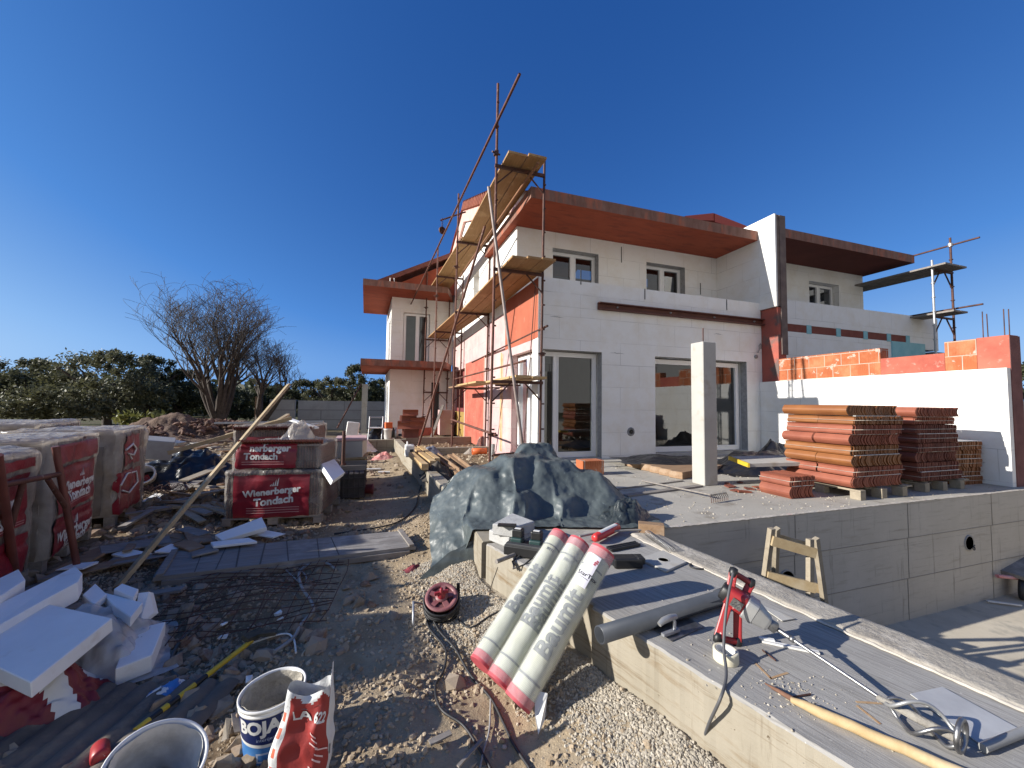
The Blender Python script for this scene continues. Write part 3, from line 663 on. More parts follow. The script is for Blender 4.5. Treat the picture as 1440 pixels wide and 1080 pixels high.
b = MB(); fbox(b, fL, 2.35, 2.44, -.012, -.002, .35, 2.95); fbox(b, fL, 2.25, 2.31, -.008, -.002, .35, 2.9); b.build('primer_streak', M('ochre_primer', (.62, .34, .15), (.72, .48, .3), 6, rough=.9), house)
# upper left facade: windows below, then the gable wall above as one pentagon
W1, W2, W3 = (4.85, 5.55, 5.0, 6.02), (7.25, 8.5, 4.75, 5.95), (6.15, 6.85, 4.3, 5.2)
wallpanel(fL, 1.36, 9.08, 4.28, 6.9, .3, [W1, W2], 'gable_lower_wall', eps)
for a in (W1, W2): window(fL, a[0]+.02, a[1]-.02, a[2]+.02, a[3]-.02, .2, [], 'window', .05)
ridge = lambda s: 9.1-.405*abs(s-6.92)
b = MB(); ss = [1.36, 6.92, 9.08]
vs = [fL(s, 0, 6.903) for s in ss]+[fL(s, 0, ridge(s)-.35) for s in ss]+[fL(s, .3, 6.903) for s in ss]+[fL(s, .3, ridge(s)-.35) for s in ss]
b.add(vs, [(0, 1, 4, 3), (1, 2, 5, 4), (6, 9, 10, 7), (7, 10, 11, 8), (3, 4, 10, 9), (4, 5, 11, 10)]); b.build('gable_wall', eps, house)
# verge board and tiled main roof
b = MB()
for a, c in ((1.2, 6.92), (6.92, 11.5)):
    v = [fL(a, -.10, ridge(a)-.55), fL(c, -.10, ridge(c)-.55), fL(c, -.10, ridge(c)-.02), fL(a, -.10, ridge(a)-.02)]; v2 = [p+Vector((.09, 0, 0)) for p in v]
    b.add(v+v2, [(0, 1, 2, 3), (7, 6, 5, 4), (0, 4, 5, 1), (3, 2, 6, 7), (0, 3, 7, 4), (1, 5, 6, 2)])
b.build('verge', M('pink_verge_render', (.62, .36, .31), (.70, .46, .40), 4, rough=.9), house)
def tiled(name, fn, nu, nv, mat, parent, amp=.03, rows=22, cols=26):
    b = MB(); b.grid(nu, nv, lambda u, v: fn(u, v, amp*abs(sin(pi*cols*u))+amp*.8*((v*rows) % 1)))
    return b.build(name, mat, parent)
def mainroof(u, v, h):                                     # u along X, v from near eave to ridge
    s = 1.1+5.82*v; p = fL(s, -.18+6.3*u, ridge(s)+h); return p
tiled('roof', mainroof, 130, 46, tile_r, house, .035, 15, 21)
tiled('roof', lambda u, v, h: fL(12.6-5.68*v, -.18+6.3*u, ridge(12.6-5.68*v)+h), 60, 40, tile_r, house)
b = MB()
for k in range(26): b.lathe([(.06, -.2), (.07, .2)], 8, fL(1.25+.22*k, -.14, ridge(1.25+.22*k)+.05), eul(pi/2-.38, 0, .036))
b.build('verge_tile', tile_r, house)
# strip of roof seen over the front slab, beside the party wall
b = MB(); b.add([(8.72, 9.5, 7.40), (9.84, 9.5, 7.55), (9.84, 9.5, 7.80), (8.72, 9.5, 7.52), (8.9, 11.5, 7.9), (9.84, 11.5, 8.3)], [(0, 1, 2, 3), (3, 2, 5, 4)])
b.add([(9.85, 9.48, 7.50), (11.4, 9.48, 7.4), (11.4, 9.48, 7.55), (9.85, 9.48, 7.78), (9.85, 11.5, 8.2), (11.4, 11.5, 7.9)], [(0, 1, 2, 3), (3, 2, 5, 4)])
b.build('roof_verge', [M('red_verge_trim', (.42, .085, .06), rough=.7)], house)
# --- upper storey, front
UW1, UW2 = (3.88, 5.20, 4.42, 5.55), (6.69, 8.0, 4.42, 5.54)
wallpanel(fU, 2.93, 9.195, 4.0, 5.948, .3, [UW1, UW2], 'upper_front_wall', eps)
for a in (UW1, UW2): window(fU, a[0]+.01, a[1]-.01, a[2], a[3]-.02, .19, [(a[0]+a[1])/2], 'window', .05, bottom=.06)
for a in (UW1, UW2):
    b = MB(); fbox(b, fU, a[1]-.004, a[1]+.001, .01, .19, a[2], a[3]); b.build('reveal_mortar', MATS['grey_adhesive'], house)
    b = MB(); fbox(b, fU, a[0], a[1]-.01, .01, .19, a[3]-.004, a[3]+.001); b.build('reveal_mortar', MATS['grey_adhesive'], house)
b = MB(); b.prism([(2.78, 7.42), (9.195, 7.42), (9.195, 11.0), (2.66, 11.0)], .245, lambda p: p+Vector((0, 0, 5.952)))
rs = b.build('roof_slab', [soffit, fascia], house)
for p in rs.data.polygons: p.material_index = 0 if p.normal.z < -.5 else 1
b = MB(); b.lim(3.3, 9.19, 7.73, 8.75, 3.88, 3.98); b.build('balcony_floor', concrete, house)
# --- party wall
b = MB(); b.prism([(6.97, 4.12), (12, 4.12), (12, 6.45), (6.97, 6.45)], .26, lambda p: Vector((9.202+p.z, p.x, p.y))); b.build('party_wall', darkcrete, house)
b = MB(); b.prism([(6.96, 4.10), (8.755, 4.10), (8.755, 6.46), (6.96, 6.46)], .055, lambda p: Vector((9.145+p.z, p.x, p.y))); b.build('party_wall_board', eps, house)
b = MB(); b.prism([(6.99, 2.8), (9.0, 2.8), (9.0, 6.46), (6.99, 6.46)], .05, lambda p: Vector((9.464+p.z, p.x, p.y))); b.build('party_wall_board', eps, house)
b = MB(); b.lim(9.202, 9.462, 6.975, 7.6, .4, 4.09); b.build('red_column', M('patched_red_column', (.40, .10, .07), (.30, .085, .065), 3, rough=.9, bump=.5, bscale=25, c3=(.14, .10, .09), scale3=2.2, p3=(.5, .62)), house)
b = MB(); b.lim(9.3, 9.5, 6.95, 6.974, 2.9, 6.44); b.build('column_face', darkcrete, house)
# --- right half of the house
fR = lambda u, d, z: Vector((u, 7.42+d, z))
wallpanel(fR, 9.52, 16.75, 3.83, 4.48, .3, [], 'parapet', eps)
wallpanel(fR, 9.52, 15.0, 1.5, 3.62, .3, [], 'front_wall', eps)
wallpanel(fR, 9.52, 15.3, 3.625, 3.826, .25, [], 'ring_beam', M('dark_red_band', (.17, .045, .03), (.22, .07, .05), 4, rough=.9))
for x in (10.93, 12.1, 13.25, 14.3, 15.2):
    b = MB(); fbox(b, fR, x-.09, x+.09, -.012, .2, 3.6, 3.84); b.build('insulation_plug', eps_teal, house)
wallpanel(fR, 15.32, 16.75, 3.45, 3.826, .3, [], 'front_wall', eps)
b = MB(); fbox(b, fR, 14.4, 16.0, -.03, .2, 2.6, 3.62); b.build('teal_panel', eps_teal, house)
b = MB(); fbox(b, fR, 16.05, 17.3, -.2, .5, 2.5, 3.36); b.build('brown_block', darkcrete, house)
RW = (12.97, 14.38, 4.6, 5.72)
wallpanel(lambda u, d, z: Vector((u, 8.76+d, z)), 9.5, 15.6, 4.0, 6.175, .3, [RW], 'upper_front_wall', eps)
window(fU, RW[0]+.01, RW[1]-.01, RW[2], RW[3]-.02, .19, [13.67], 'window', .06)
b = MB(); b.prism([(8.79, 4.0), (14, 4.0), (14, 6.175), (8.79, 6.175)], .25, lambda p: Vector((15.34+p.z, p.x, p.y))); b.build('end_wall', eps, house)
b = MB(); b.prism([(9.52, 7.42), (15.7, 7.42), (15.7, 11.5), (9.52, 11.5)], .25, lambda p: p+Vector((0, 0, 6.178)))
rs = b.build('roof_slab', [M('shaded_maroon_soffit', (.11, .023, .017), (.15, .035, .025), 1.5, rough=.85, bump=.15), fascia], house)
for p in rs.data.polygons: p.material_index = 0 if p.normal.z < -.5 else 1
# --- garage: white board wall towards the pool terrace, clay blocks above
b = MB(); b.prism([(3.27, .422), (7.415, .422), (7.415, 2.225), (3.27, 2.25)], .10, lambda p: Vector((9.10+p.z, p.x, p.y))); b.build('garage_wall', eps, house)
b = MB()
def course(y0, y1, z0, z1): b.prism([(y0, z0), (y1, z0), (y1, z1), (y0, z1)], .25, lambda p: Vector((9.203+p.z, p.x, p.y)))
course(4.92, 6.97, 2.232, 2.78); course(3.62, 4.0, 2.252, 2.76)
b.build('block_wall', clay, house)
b = MB(); course(4.004, 4.916, 2.245, 2.57); b.build('stained_lintel', redcrete, house)
b = MB(); b.lim(9.206, 9.47, 3.27, 3.617, .3, 2.77); col_ = b.build('end_column', redcrete, house)
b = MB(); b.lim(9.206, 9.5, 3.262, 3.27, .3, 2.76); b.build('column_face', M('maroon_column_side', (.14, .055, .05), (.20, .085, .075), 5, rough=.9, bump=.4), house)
for x, y in ((9.26, 3.33), (9.40, 3.33), (9.26, 3.56), (9.40, 3.56)):
    b = MB(); b.tube([(x, y, 2.7), (x+.01*random.uniform(-1, 1), y, 3.15+random.uniform(0, .06))], .007, 6); b.build('starter_bar', rust_d, col_)
b = MB(); b.lim(9.21, 16.5, 6.98, 7.3, .3, 2.4); b.build('back_wall', clay, house)
# --- wing at the far left end
wallpanel(fW, .10, 2.70, .30, 2.945, .3, [(1.78, 2.12, .3, 2.45)], 'wing_wall', eps)
wallpanel(fW, .10, 2.64, 3.21, 5.948, .3, [(.58, 1.66, 3.215, 5.35)], 'wing_wall', eps)
window(fW, .60, 1.64, 3.22, 5.33, .12, [1.16], 'balcony_door', .06, bottom=.08)
wallpanel(fS, .302, 4, .2, 2.945, .3, [(.9, 1.7, .6, 2.3)], 'wing_wall', eps)
wallpanel(fS, .302, 4, 3.21, 5.948, .3, [(.5, 1.9, 3.4, 5.2)], 'wing_wall', eps)
window(fS, .92, 1.68, .62, 2.28, .1, [], 'window', .05); window(fS, .52, 1.88, 3.42, 5.18, .1, [1.2], 'window', .05)
for z, nm in ((2.95, 'canopy_slab'), (5.952, 'roof_slab')):
    b = MB(); b.prism([(-.96, 15.2), (2.2, 15.2), (2.6, 16.45), (2.6, 20.1), (-1.2, 20.1)], .25, lambda p: p+Vector((0, 0, z)))
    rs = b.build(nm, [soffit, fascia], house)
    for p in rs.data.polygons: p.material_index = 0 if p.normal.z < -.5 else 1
b = MB(); b.lim(1.79, 2.11, 16.62, 16.7, .3, 2.44); b.build('door', M('dark_doorway', (.05, .05, .05), rough=.6), house)
b = MB(); b.lim(1.1, 2.7, 16.44, 16.497, .2, .55); b.build('plinth', redcrete, house)
tiled('roof', lambda u, v, h: Vector((-.5+3.6*v, 16.0+4.8*u, 6.35+1.9*v+h)), 60, 40, tile_r, house, .03, 14, 18)
b = MB(); b.add([(-.5, 15.95, 6.22), (3.1, 15.95, 8.1), (3.1, 15.95, 8.28), (-.5, 15.95, 6.42), (-.5, 16.02, 6.22), (3.1, 16.02, 8.1), (3.1, 16.02, 8.28), (-.5, 16.02, 6.42), (3.1, 15.95, 6.3), (3.1, 16.0, 6.3), (-.3, 16.0, 6.2)], [(0, 1, 2, 3), (4, 7, 6, 5), (0, 4, 5, 1), (3, 2, 6, 7)])
b.build('roof_edge', tile_d, house)
b = MB(); b.add([(-.2, 16.3, 6.2), (3.1, 16.3, 6.2), (3.1, 16.3, 7.95)], [(0, 1, 2)]); b.build('roof_end', soffit, house)
for i, x in enumerate((.6, .75)):
    b = MB(); b.tube([(x-.6, 15.6, 6.1), (x-.6, 15.6, 6.45)], .02, 6); b.build('vent_stub', tub, house)
# --- what can be seen through the glass: bare rooms
b = MB()
b.lim(3.3, 9.1, 7.75, 12.2, .36, .425)            # floor
b.lim(3.3, 9.1, 12.2, 12.3, .4, 3.0); b.lim(5.3, 5.42, 9.2, 12.2, .4, 3.0); b.lim(3.3, 9.1, 7.75, 12.2, 2.96, 3.05); b.lim(9.0, 9.1, 7.75, 12.2, .4, 3.0)
b.lim(3.3, 9.1, 9.1, 12.2, 3.9, 4.0); b.lim(3.3, 9.1, 12.3, 12.4, 4.0, 6.0); b.lim(3.2, 15.2, 12.2, 12.3, 4.0, 6.1)
b.build('room', interior, house)
b = MB(); b.lim(.15, 2.6, 19.8, 20, .3, 5.9); b.build('room', interior, house)

# open joints and smears between the boards
dk = M('open_joint_shadow', (.10, .10, .10), rough=1)
for x0, y0, y1, Yp in ((907, 406, 421, 7.412), (1022, 421, 436, 7.412), (874, 347, 369, 8.752), (985, 398, 414, 8.752), (817, 378, 400, 7.412)):
    p, q = PY(x0, y0, Yp), PY(x0, y1, Yp); b = MB(); b.lim(p.x-.012, p.x+.012, Yp, Yp+.005, q.z, p.z); b.build('open_joint', dk, house)
for x0, y0, w0, Yp in ((783, 446, .34, 7.414), (945, 505, .5, 7.414), (868, 497, .4, 7.414), (1010, 470, .3, 7.414)):
    p = PY(x0, y0, Yp); b = MB(); b.grid(12, 2, lambda u, v: (p.x+w0*(u-.5), Yp+.003, p.z+.012*nz((u*5, x0, 0))+.014*v*abs(sin(u*pi))*(1+nz((u*9, 3, x0))))); b.build('adhesive_smear', MATS['grey_adhesive'], house)
for i, (x0, y0) in enumerate(((905, 404), (945, 410))):
    p = PY(x0, y0, 7.5)
    b = MB(); b.grid(9, 7, lambda u, v: (p.x+.22*(u-.5), 7.5+.12*(v-.5), 4.288+.05*abs(nz((u*4, v*4, i)))*sin(pi*u)*sin(pi*v)+.002)); setp(b.build('plastic_scrap', tub if i == 0 else blackp), ('pale scrap of plastic lying on top of the balcony parapet', 'small black scrap lying on the balcony parapet')[i], 'scrap')
# ------------------------------------------------------------------ scaffolding along the sunlit facade
sc = thing('scaffold', 'tall rusty scaffold with three levels of pine boards along the pink facade', 'scaffold', (2.3, 7.15, .2))
FR = [(7.15, 1.93, 2.95), (11.0, 1.83, 2.80), (14.3, 1.65, 2.62), (16.25, 1.46, 2.42)]
TOPS = [8.0, 7.75, 7.4, 7.05]; LV = [2.02, 4.22, 6.30]
def coup(b, p): b.box(p, (.085, .085, .075)); b.tube([Vector(p)+Vector((-.09, -.04, 0)), Vector(p)+Vector((.09, .04, .02))], .018, 6)
for (y, xo, xi), tp in zip(FR, TOPS):
    for x, t in ((xo, tp), (xi, 6.62 if y < 8 else 6.45)):
        b = MB(); b.tube([(x-.04*(t/8), y, .16), (x, y+.02, 3.2), (x+.02, y, t)], .027, 8)
        for z in np.arange(.6, t-.1, .5): b.box((x+.02, y-.025, z), (.05, .02, .03))
        b.build('pole', rust if x == xo or y > 8 else rust_d, sc)
    for z in LV:
        if z < 3 and y > 12 and y < 16: continue
        b = MB(); b.bar((xo-.02, y, z), (xi+.02, y, z), .05, .06); b.build('ledger', rust_d, sc)
        for x, s in ((xo, 1), (xi, -1)):
            b = MB(); b.tube([(x, y, z-.38), (x+s*.36, y, z-.02)], .016, 6); b.build('corner_brace', rust_d, sc)
    b = MB(); coup(b, (xo, y, 5.55 if y > 8 else 6.55)); coup(b, (xo, y, 1.0)); coup(b, (xi, y, 2.6)); b.build('coupler', rust_d, sc)
def deck(z, y0, y1, n, w, off, mat, name='deck_board'):
    x = lambda y: np.interp(y, [f[0] for f in FR], [f[1] for f in FR]) if y > 7.15 else FR[0][1]
    for k in range(n):
        b = MB(); xa = x(y0)+off+k*(w+.018)+w/2; xb = x(y1)+off+k*(w+.018)+w/2; e = random.uniform(-.12, .12)
        b.bar((xa, y0+e*.3, z+random.uniform(0, .022)), (xb, y1+e, z+random.uniform(0, .012)), w, .042); b.build(name, mat, sc)
deck(6.36, 6.72, 10.95, 2, .37, .14, wood_y); deck(6.40, 10.9, 16.4, 2, .38, .12, wood_y)
deck(4.285, 6.55, 11.2, 3, .27, .18, wood_y); deck(4.33, 11.0, 16.5, 3, .26, .12, wood_y)
deck(2.09, 6.75, 9.4, 2, .30, .34, wood_x); deck(2.10, 8.9, 11.2, 2, .26, .10, wood_x); deck(2.10, 11.1, 13.0, 1, .26, .25, wood_b)
# long sloping guard tube, two leaning props, rails and the pulley arm
def tb(name, a, c, r=.027, mat=rust):
    b = MB(); b.tube([a, (Vector(a)+Vector(c))/2, c], r, 8); return b.build(name, mat, sc)
tb('guard_tube', PY(731, 104, 6.0), PY(574, 436, 17.2))
tb('rail', PY(757, 229, 6.75), PY(647, 389, 11.3), .03, M('brown_tube', (.22, .10, .05), (.28, .14, .07), 6, rough=.6, metal=.2))
tb('rail', (1.98, 7.0, 1.0), (1.78, 11.1, 1.12)); tb('rail', (3.0, 7.0, 3.15), (2.76, 13.0, 3.0), .024, rust_d)
tb('rail', (2.5, 6.9, 2.42), (1.9, 11.4, 2.3), .022); tb('rail', (1.95, 7.1, .62), (2.9, 7.2, .66), .02)
tb('prop', PY(687, 263, 7.0), PY(738, 652, 6.55), .03, M('grey_rust_tube', (.20, .15, .13), (.30, .25, .23), 6, rough=.6, metal=.3))
tb('prop', PY(682, 318, 8.4), PY(588, 628, 10.6), .03)
tb('prop', (2.86, 8.0, .3), (2.93, 7.5, 4.1), .01, rust_d)
arm = tb('pulley_arm', PY(619, 310, 11.2), PY(655, 298, 11.0), .024, rust_d)
b = MB(); p = PY(622, 324, 11.2); q = PY(622, 308, 11.2)
for k in range(6): b.tube([q+(p-q)*(k/6)+Vector((.02*cos(a), 0, .03*sin(a))) for a in np.linspace(0, 2*pi, 8)], .006, 4)
b.lathe([(.10, -.02), (.11, -.02), (.09, 0), (.11, .02), (.10, .02), (.085, 0), (.10, -.02)], 18, p, eul(pi/2, 0, .4))
for k in range(3): b.bar(p+Vector((.1*cos(k*pi/3), 0, .1*sin(k*pi/3))), p-Vector((.1*cos(k*pi/3), 0, .1*sin(k*pi/3))), .016, .016, (0, 1, 0))
b.build('pulley', rust_d, arm)
for y in (8.3, 10.0):
    b = MB(); b.bar((2.3, y, 2.0), (2.9, y, 2.02), .04, .04); b.build('putlog', rust_d, sc)
# --- scaffold on the far right
s2 = thing('scaffold', 'grey tube scaffold with a plank deck beyond the right end of the house', 'scaffold', (17.2, 7.5, .25))
YF = 6.85; XO, XI = PY(1338, 380, YF).x, PY(1311, 380, YF).x
zt = lambda px, py: PY(px, py, YF).z
for x, t in ((XO, zt(1338, 335)), (XI, zt(1310, 366))):
    b = MB(); b.tube([(x, YF, .2), (x, YF, t)], .03, 8)
    for z in np.arange(.7, t-.1, .42): b.lathe([(.05, -.012), (.05, .012)], 8, (x, YF, z))
    b.build('pole', galv if x == XI else rust_d, s2)
    b = MB(); b.tube([(x, 11.5, .2), (x, 11.5, t)], .03, 6); b.build('pole', rust_d, s2)
zd = zt(1325, 379)
for z in (zd-.06, zt(1325, 447)):
    b = MB(); b.bar((XI, YF, z), (XO, YF, z), .05, .05); b.build('ledger', rust_d, s2)
    for x, s in ((XI, 1), (XO, -1)):
        b = MB(); b.tube([(x, YF, z-.5), (x+s*.38, YF, z)], .02, 6); b.build('corner_brace', rust_d, s2)
for k in range(3):
    x = XI+.02+k*.36
    b = MB(); b.bar((x, YF-.35, zd), (x, 12.0, zd+.01), .33, .05); b.build('deck_board', wood_g, s2)
for k in range(2):
    x = XI+.2+k*.36; b = MB(); b.bar((x, YF-.4, zt(1325, 442)), (x, 11.6, zt(1325, 442)), .33, .05); b.build('deck_board', wood_g, s2)
for za, zb, nm in ((zt(1338, 345), 0, 'rail'), (zt(1340, 434), 0, 'rail')):
    b = MB(); b.tube([(XO+.04, YF-.6, za), (XO+.04, 12.3, za-.02)], .028, 7); b.build(nm, rust_d, s2)
b = MB(); b.lathe([(.06, -.05), (.06, .05)], 8, (XO, YF, zt(1338, 345))); b.build('coupler', galv, s2)
# ------------------------------------------------------------------ trees, field edge, boundary wall
def leaves(name, centers, rad, per, size, mat, parent, asp=.42, seed=1):
    g = np.random.default_rng(seed); n = len(centers)*per
    c = np.repeat(np.asarray(centers, float), per, 0); r = np.repeat(np.asarray(rad, float), per)
    d = g.normal(size=(n, 3)); d /= np.linalg.norm(d, axis=1)[:, None]; c = c + d*(r*np.minimum(np.abs(g.normal(size=n)), 1.75)*.62)[:, None]
    a = g.normal(size=(n, 3)); a /= np.linalg.norm(a, axis=1)[:, None]; q = g.normal(size=(n, 3)); t = np.cross(a, q); t /= np.linalg.norm(t, axis=1)[:, None]
    s = (size*(.6+.8*g.random(n)))[:, None]; a = a*s; t = t*s*asp
    V = np.stack([c-a, c+t, c+a, c-t], 1).reshape(-1, 3); F = np.arange(n*4).reshape(n, 4)
    return rawmesh(name, V, F, mat, parent)
def olive(px, Y, top, hw, label, mat, seed, base=None, dens=1.0):
    g = random.Random(seed); p = PY(px, 600, Y); h = PY(px, top, Y).z; x = p.x
    t = thing('olive_tree', label, 'tree', (x, Y, 0), 0)
    z0 = base if base is not None else h*.30
    b = MB(); b.tube([(0, 0, -.3), (.1*g.uniform(-1, 1), 0, z0*.7), (.2*g.uniform(-1, 1), .1, h*.6)], [.22, .17, .08], 8)
    for k in range(6):
        a = g.uniform(0, 6.3); b.tube([(0, 0, z0*.6), (cos(a)*hw*.35, sin(a)*hw*.35, h*.55), (cos(a)*hw*.75, sin(a)*hw*.7, h*.75)], [.11, .07, .02], 6)
    b.build('trunk', bark, t, world=False)
    cs, rs = [], []
    for k in range(int(46*dens)):
        while True:
            u = Vector((g.uniform(-1, 1), g.uniform(-1, 1), g.uniform(-1, 1)))
            if .3 < u.length < 1: break
        zc = (z0+h*.92)/2; cs.append((u.x*hw, u.y*hw, zc+u.z*(h*.92-z0)/2)); rs.append(g.uniform(.28, .5)*max(.6, hw/2.4))
    for k in range(10):
        a = g.uniform(0, 6.3); r = g.uniform(0, .8)*hw; cs.append((cos(a)*r, sin(a)*r, h-.15-.25*r/hw*h*.4)); rs.append(.22)
    leaves('crown', cs, [r*1.2 for r in rs], 250, .078, mat, t, seed=seed)
    return t
olive(-25, 27, 518, 2.6, 'dark bushy olive tree cut off by the left edge of the picture', leaf_d, 11)
olive(40, 28, 505, 2.3, 'olive tree with a ragged top second from the left edge', leaf_o, 12)
olive(100, 31, 520, 2.2, 'lower dark olive tree in the dip between two taller olives', leaf_d, 13)
olive(152, 24, 494, 2.6, 'broad grey green olive tree standing tallest in the left row', leaf_o, 14, 1.0, 1.25)
olive(205, 27, 500, 1.7, 'narrow dark olive tree just left of the bare tree', leaf_d, 15)
olive(252, 28, 520, 1.8, 'dark olive tree growing behind the trunk of the large bare tree', leaf_d, 16)
olive(80, 21.5, 545, 1.9, 'small dusty olive tree standing in front of the left row', leaf_o, 17, .7)
olive(330, 29, 548, 1.7, 'low dark tree behind the smaller bare tree', leaf_d, 18, .4)
olive(383, 31, 545, 1.8, 'dark tree behind the left end of the grey boundary wall', leaf_d, 19, .4)
olive(425, 33, 535, 2.0, 'round dark tree behind the middle of the grey boundary wall', leaf_d, 20, .5)
olive(462, 31, 530, 1.6, 'olive green tree behind the boundary wall left of the tallest one there', leaf_o, 21, .5)
olive(500, 29, 513, 1.5, 'tallest dark tree behind the boundary wall, beside the lone concrete post', leaf_d, 22, .5)
olive(528, 31, 532, 1.6, 'dark tree behind the boundary wall touching the white wing', leaf_d, 23, .4)
olive(1452, 9, 512, 1.5, 'dark tree seen past the maroon end column at the right edge', leaf_d, 24, .4, .6)
hx = RNG.uniform(-75, 12, 420); hy = RNG.uniform(42, 60, 420); hh = 1.6+.9*fbm(hx*.12, hy*.1, 3)*2
w_ = leaves('far_wood', np.stack([hx, hy, hh+RNG.uniform(-1.3, .9, 420)], 1), np.full(420, 1.7), 55, .42, leaf_d, None, .6, 31)
setp(w_, 'dark band of woodland closing the field at the horizon', 'wood', kind='stuff')
bx = P(205, 600).x
t = thing('bush', 'small yellow green bush at the edge of the brown spoil heap', 'bush', (PY(205, 600, 19).x, 19, .1))
cs = [(random.uniform(-.8, .8), random.uniform(-.4, .4), random.uniform(.2, .75)) for _ in range(22)]
leaves('foliage', cs, np.full(22, .3), 60, .11, leafm('yellow_green_leaf', (.12, .13, .03), (.20, .20, .06), (.10, .11, .03)), t, seed=8)
def bare(px, Y, top, hw, label, seed, stems, lean=0):
    
    g = random.Random(seed); p = PY(px, 600, Y); h = PY(px, top, Y).z
    t = thing('bare_tree', label, 'tree', (p.x, Y, 0)); tr = MB(); tw = MB(); cnt = [0]
    def grow(mb, pos, d, ln, r, dep):
        pts = [pos]; q = Vector(pos); dd = Vector(d)
        n = 4 if dep < 3 else 3
        for i in range(n):
            dd = (dd + Vector((g.uniform(-1, 1), g.uniform(-1, 1), g.uniform(-.2, .8)))*.13)
            ev = Vector((q.x/hw, q.y/hw, (q.z-h*.62)/(h*.42))); k_ = max(0, ev.length-.72); dd = (dd.normalized() - Vector((ev.x, ev.y, ev.z)).normalized()*k_*.4).normalized(); q = q + dd*ln/n; pts.append(q.copy())
        rr = [max(r*(1-.55*i/n), .0055) for i in range(n+1)]
        (tr if dep < 3 else tw).tube(pts, rr, 7 if dep < 2 else (5 if dep < 3 else 3), cap=False)
        if dep >= 5: return
        k = (4, 5, 5, 4, 4)[dep]
        for j in range(k):
            f = g.uniform(.2 if dep == 1 else .45, 1.0) if j else 1.0; i = min(int(f*n), n-1); pp = pts[i].lerp(pts[i+1], f*n-i)
            ax = Vector((g.uniform(-1, 1), g.uniform(-1, 1), g.uniform(-.25, .7))).normalized()
            grow(mb, pp, (dd*1.0 + ax*(.6 if dep < 3 else .95)).normalized(), ln*g.uniform(.5, .8), rr[i]*.62, dep+1)
    grow_base = Vector((0, 0, -.2))
    tr.tube([(0, 0, -.3), (0, 0, .5), (.05, 0, 1.0)], [.34, .26, .24], 10)
    for k in range(stems):
        a = 2*pi*k/stems+g.uniform(-.3, .3); sp = g.uniform(.3, 1.3)
        d = Vector((cos(a)*sp*hw/h*1.5+lean, sin(a)*sp*hw/h*1.3, 1)).normalized()
        grow(None, Vector((cos(a)*.12, sin(a)*.12, g.uniform(.5, 1.0))), d, h*.44, .12, 1)
    tr.build('trunk', bark, t, world=False); tw.build('crown', twig_m, t, world=False); return t
bare(307, 21, 434, 3.1, 'large leafless tree with a rounded crown of fine twigs in the yard', 4, 8)
bare(366, 21.5, 492, 1.7, 'smaller leafless tree leaning right beside the large bare tree', 9, 3, .35)
# boundary wall: concrete panels
bw_ = thing('boundary_wall', 'grey precast concrete boundary wall closing the back of the yard', 'wall', (-3.5, 24, 0))
wall_m = bricks('concrete_panels', (.36, .36, .36), (.42, .42, .415), (.20, .20, .20), 2.4, .55, .02, dirt=(.29, .28, .27), bump=.6)
b = MB(); xa, xb = PY(382, 600, 24).x, PY(600, 600, 24).x
b.lim(PY(418, 600, 24).x, xb, 24, 24.15, -.1, 1.62); b.build('wall_panel', wall_m, bw_)
b = MB(); b.lim(xa, PY(417.5, 600, 24).x, 23.4, 23.55, -.1, 1.66); b.build('wall_panel', wall_m, bw_)
b = MB(); b.lim(PY(357, 600, 23).x, PY(365, 600, 23).x, 23, 23.3, -.1, 1.8); setp(b.build('timber_post', wood_b), 'square brown timber post at the left end of the boundary wall', 'post')
b = MB(); b.lim(PY(507.5, 600, 20).x, PY(515.5, 600, 20).x, 20, 20.3, 0, 2.46); setp(b.build('concrete_post', concrete, bevel=.01), 'slim lone concrete post in front of the boundary wall', 'post')
b = MB(); b.tube([PY(508, 540, 19.95), PY(474, 602, 19.0)], .035, 6); setp(b.build('prop', rust_d), 'thin dark prop slanting down from the lone concrete post', 'prop')
# brown heap of earth and broken tiles under the bare tree
def heap(name, c, rx, ry, h, mat, label, cat, seed, rough=.35, nx=70, ny=50):
    def fn(u, v):
        x, y = (u*2-1)*1.15, (v*2-1)*1.15; r = math.hypot(x, y)
        k = max(0, 1-r*r); z = h*(k**.8)*(1+rough*nz((x*2+seed, y*2, 0))) + h*.25*k*nz((x*7+seed, y*7, 3)) + h*.12*k*nz((x*17, y*17, seed)) - .12*(r > .95)
        return (c[0]+x*rx, c[1]+y*ry, c[2]+z)
    b = MB(); b.grid(nx, ny, fn); o = b.build(name, mat); return setp(o, label, cat)
q = PY(268, 612, 17)
heap('spoil_heap', (q.x, 17.4, 0), 3.0, 2.2, .80, mound_m, 'brown spoil heap of earth and broken tiles below the large bare tree', 'heap', 4, .6, 110, 80)
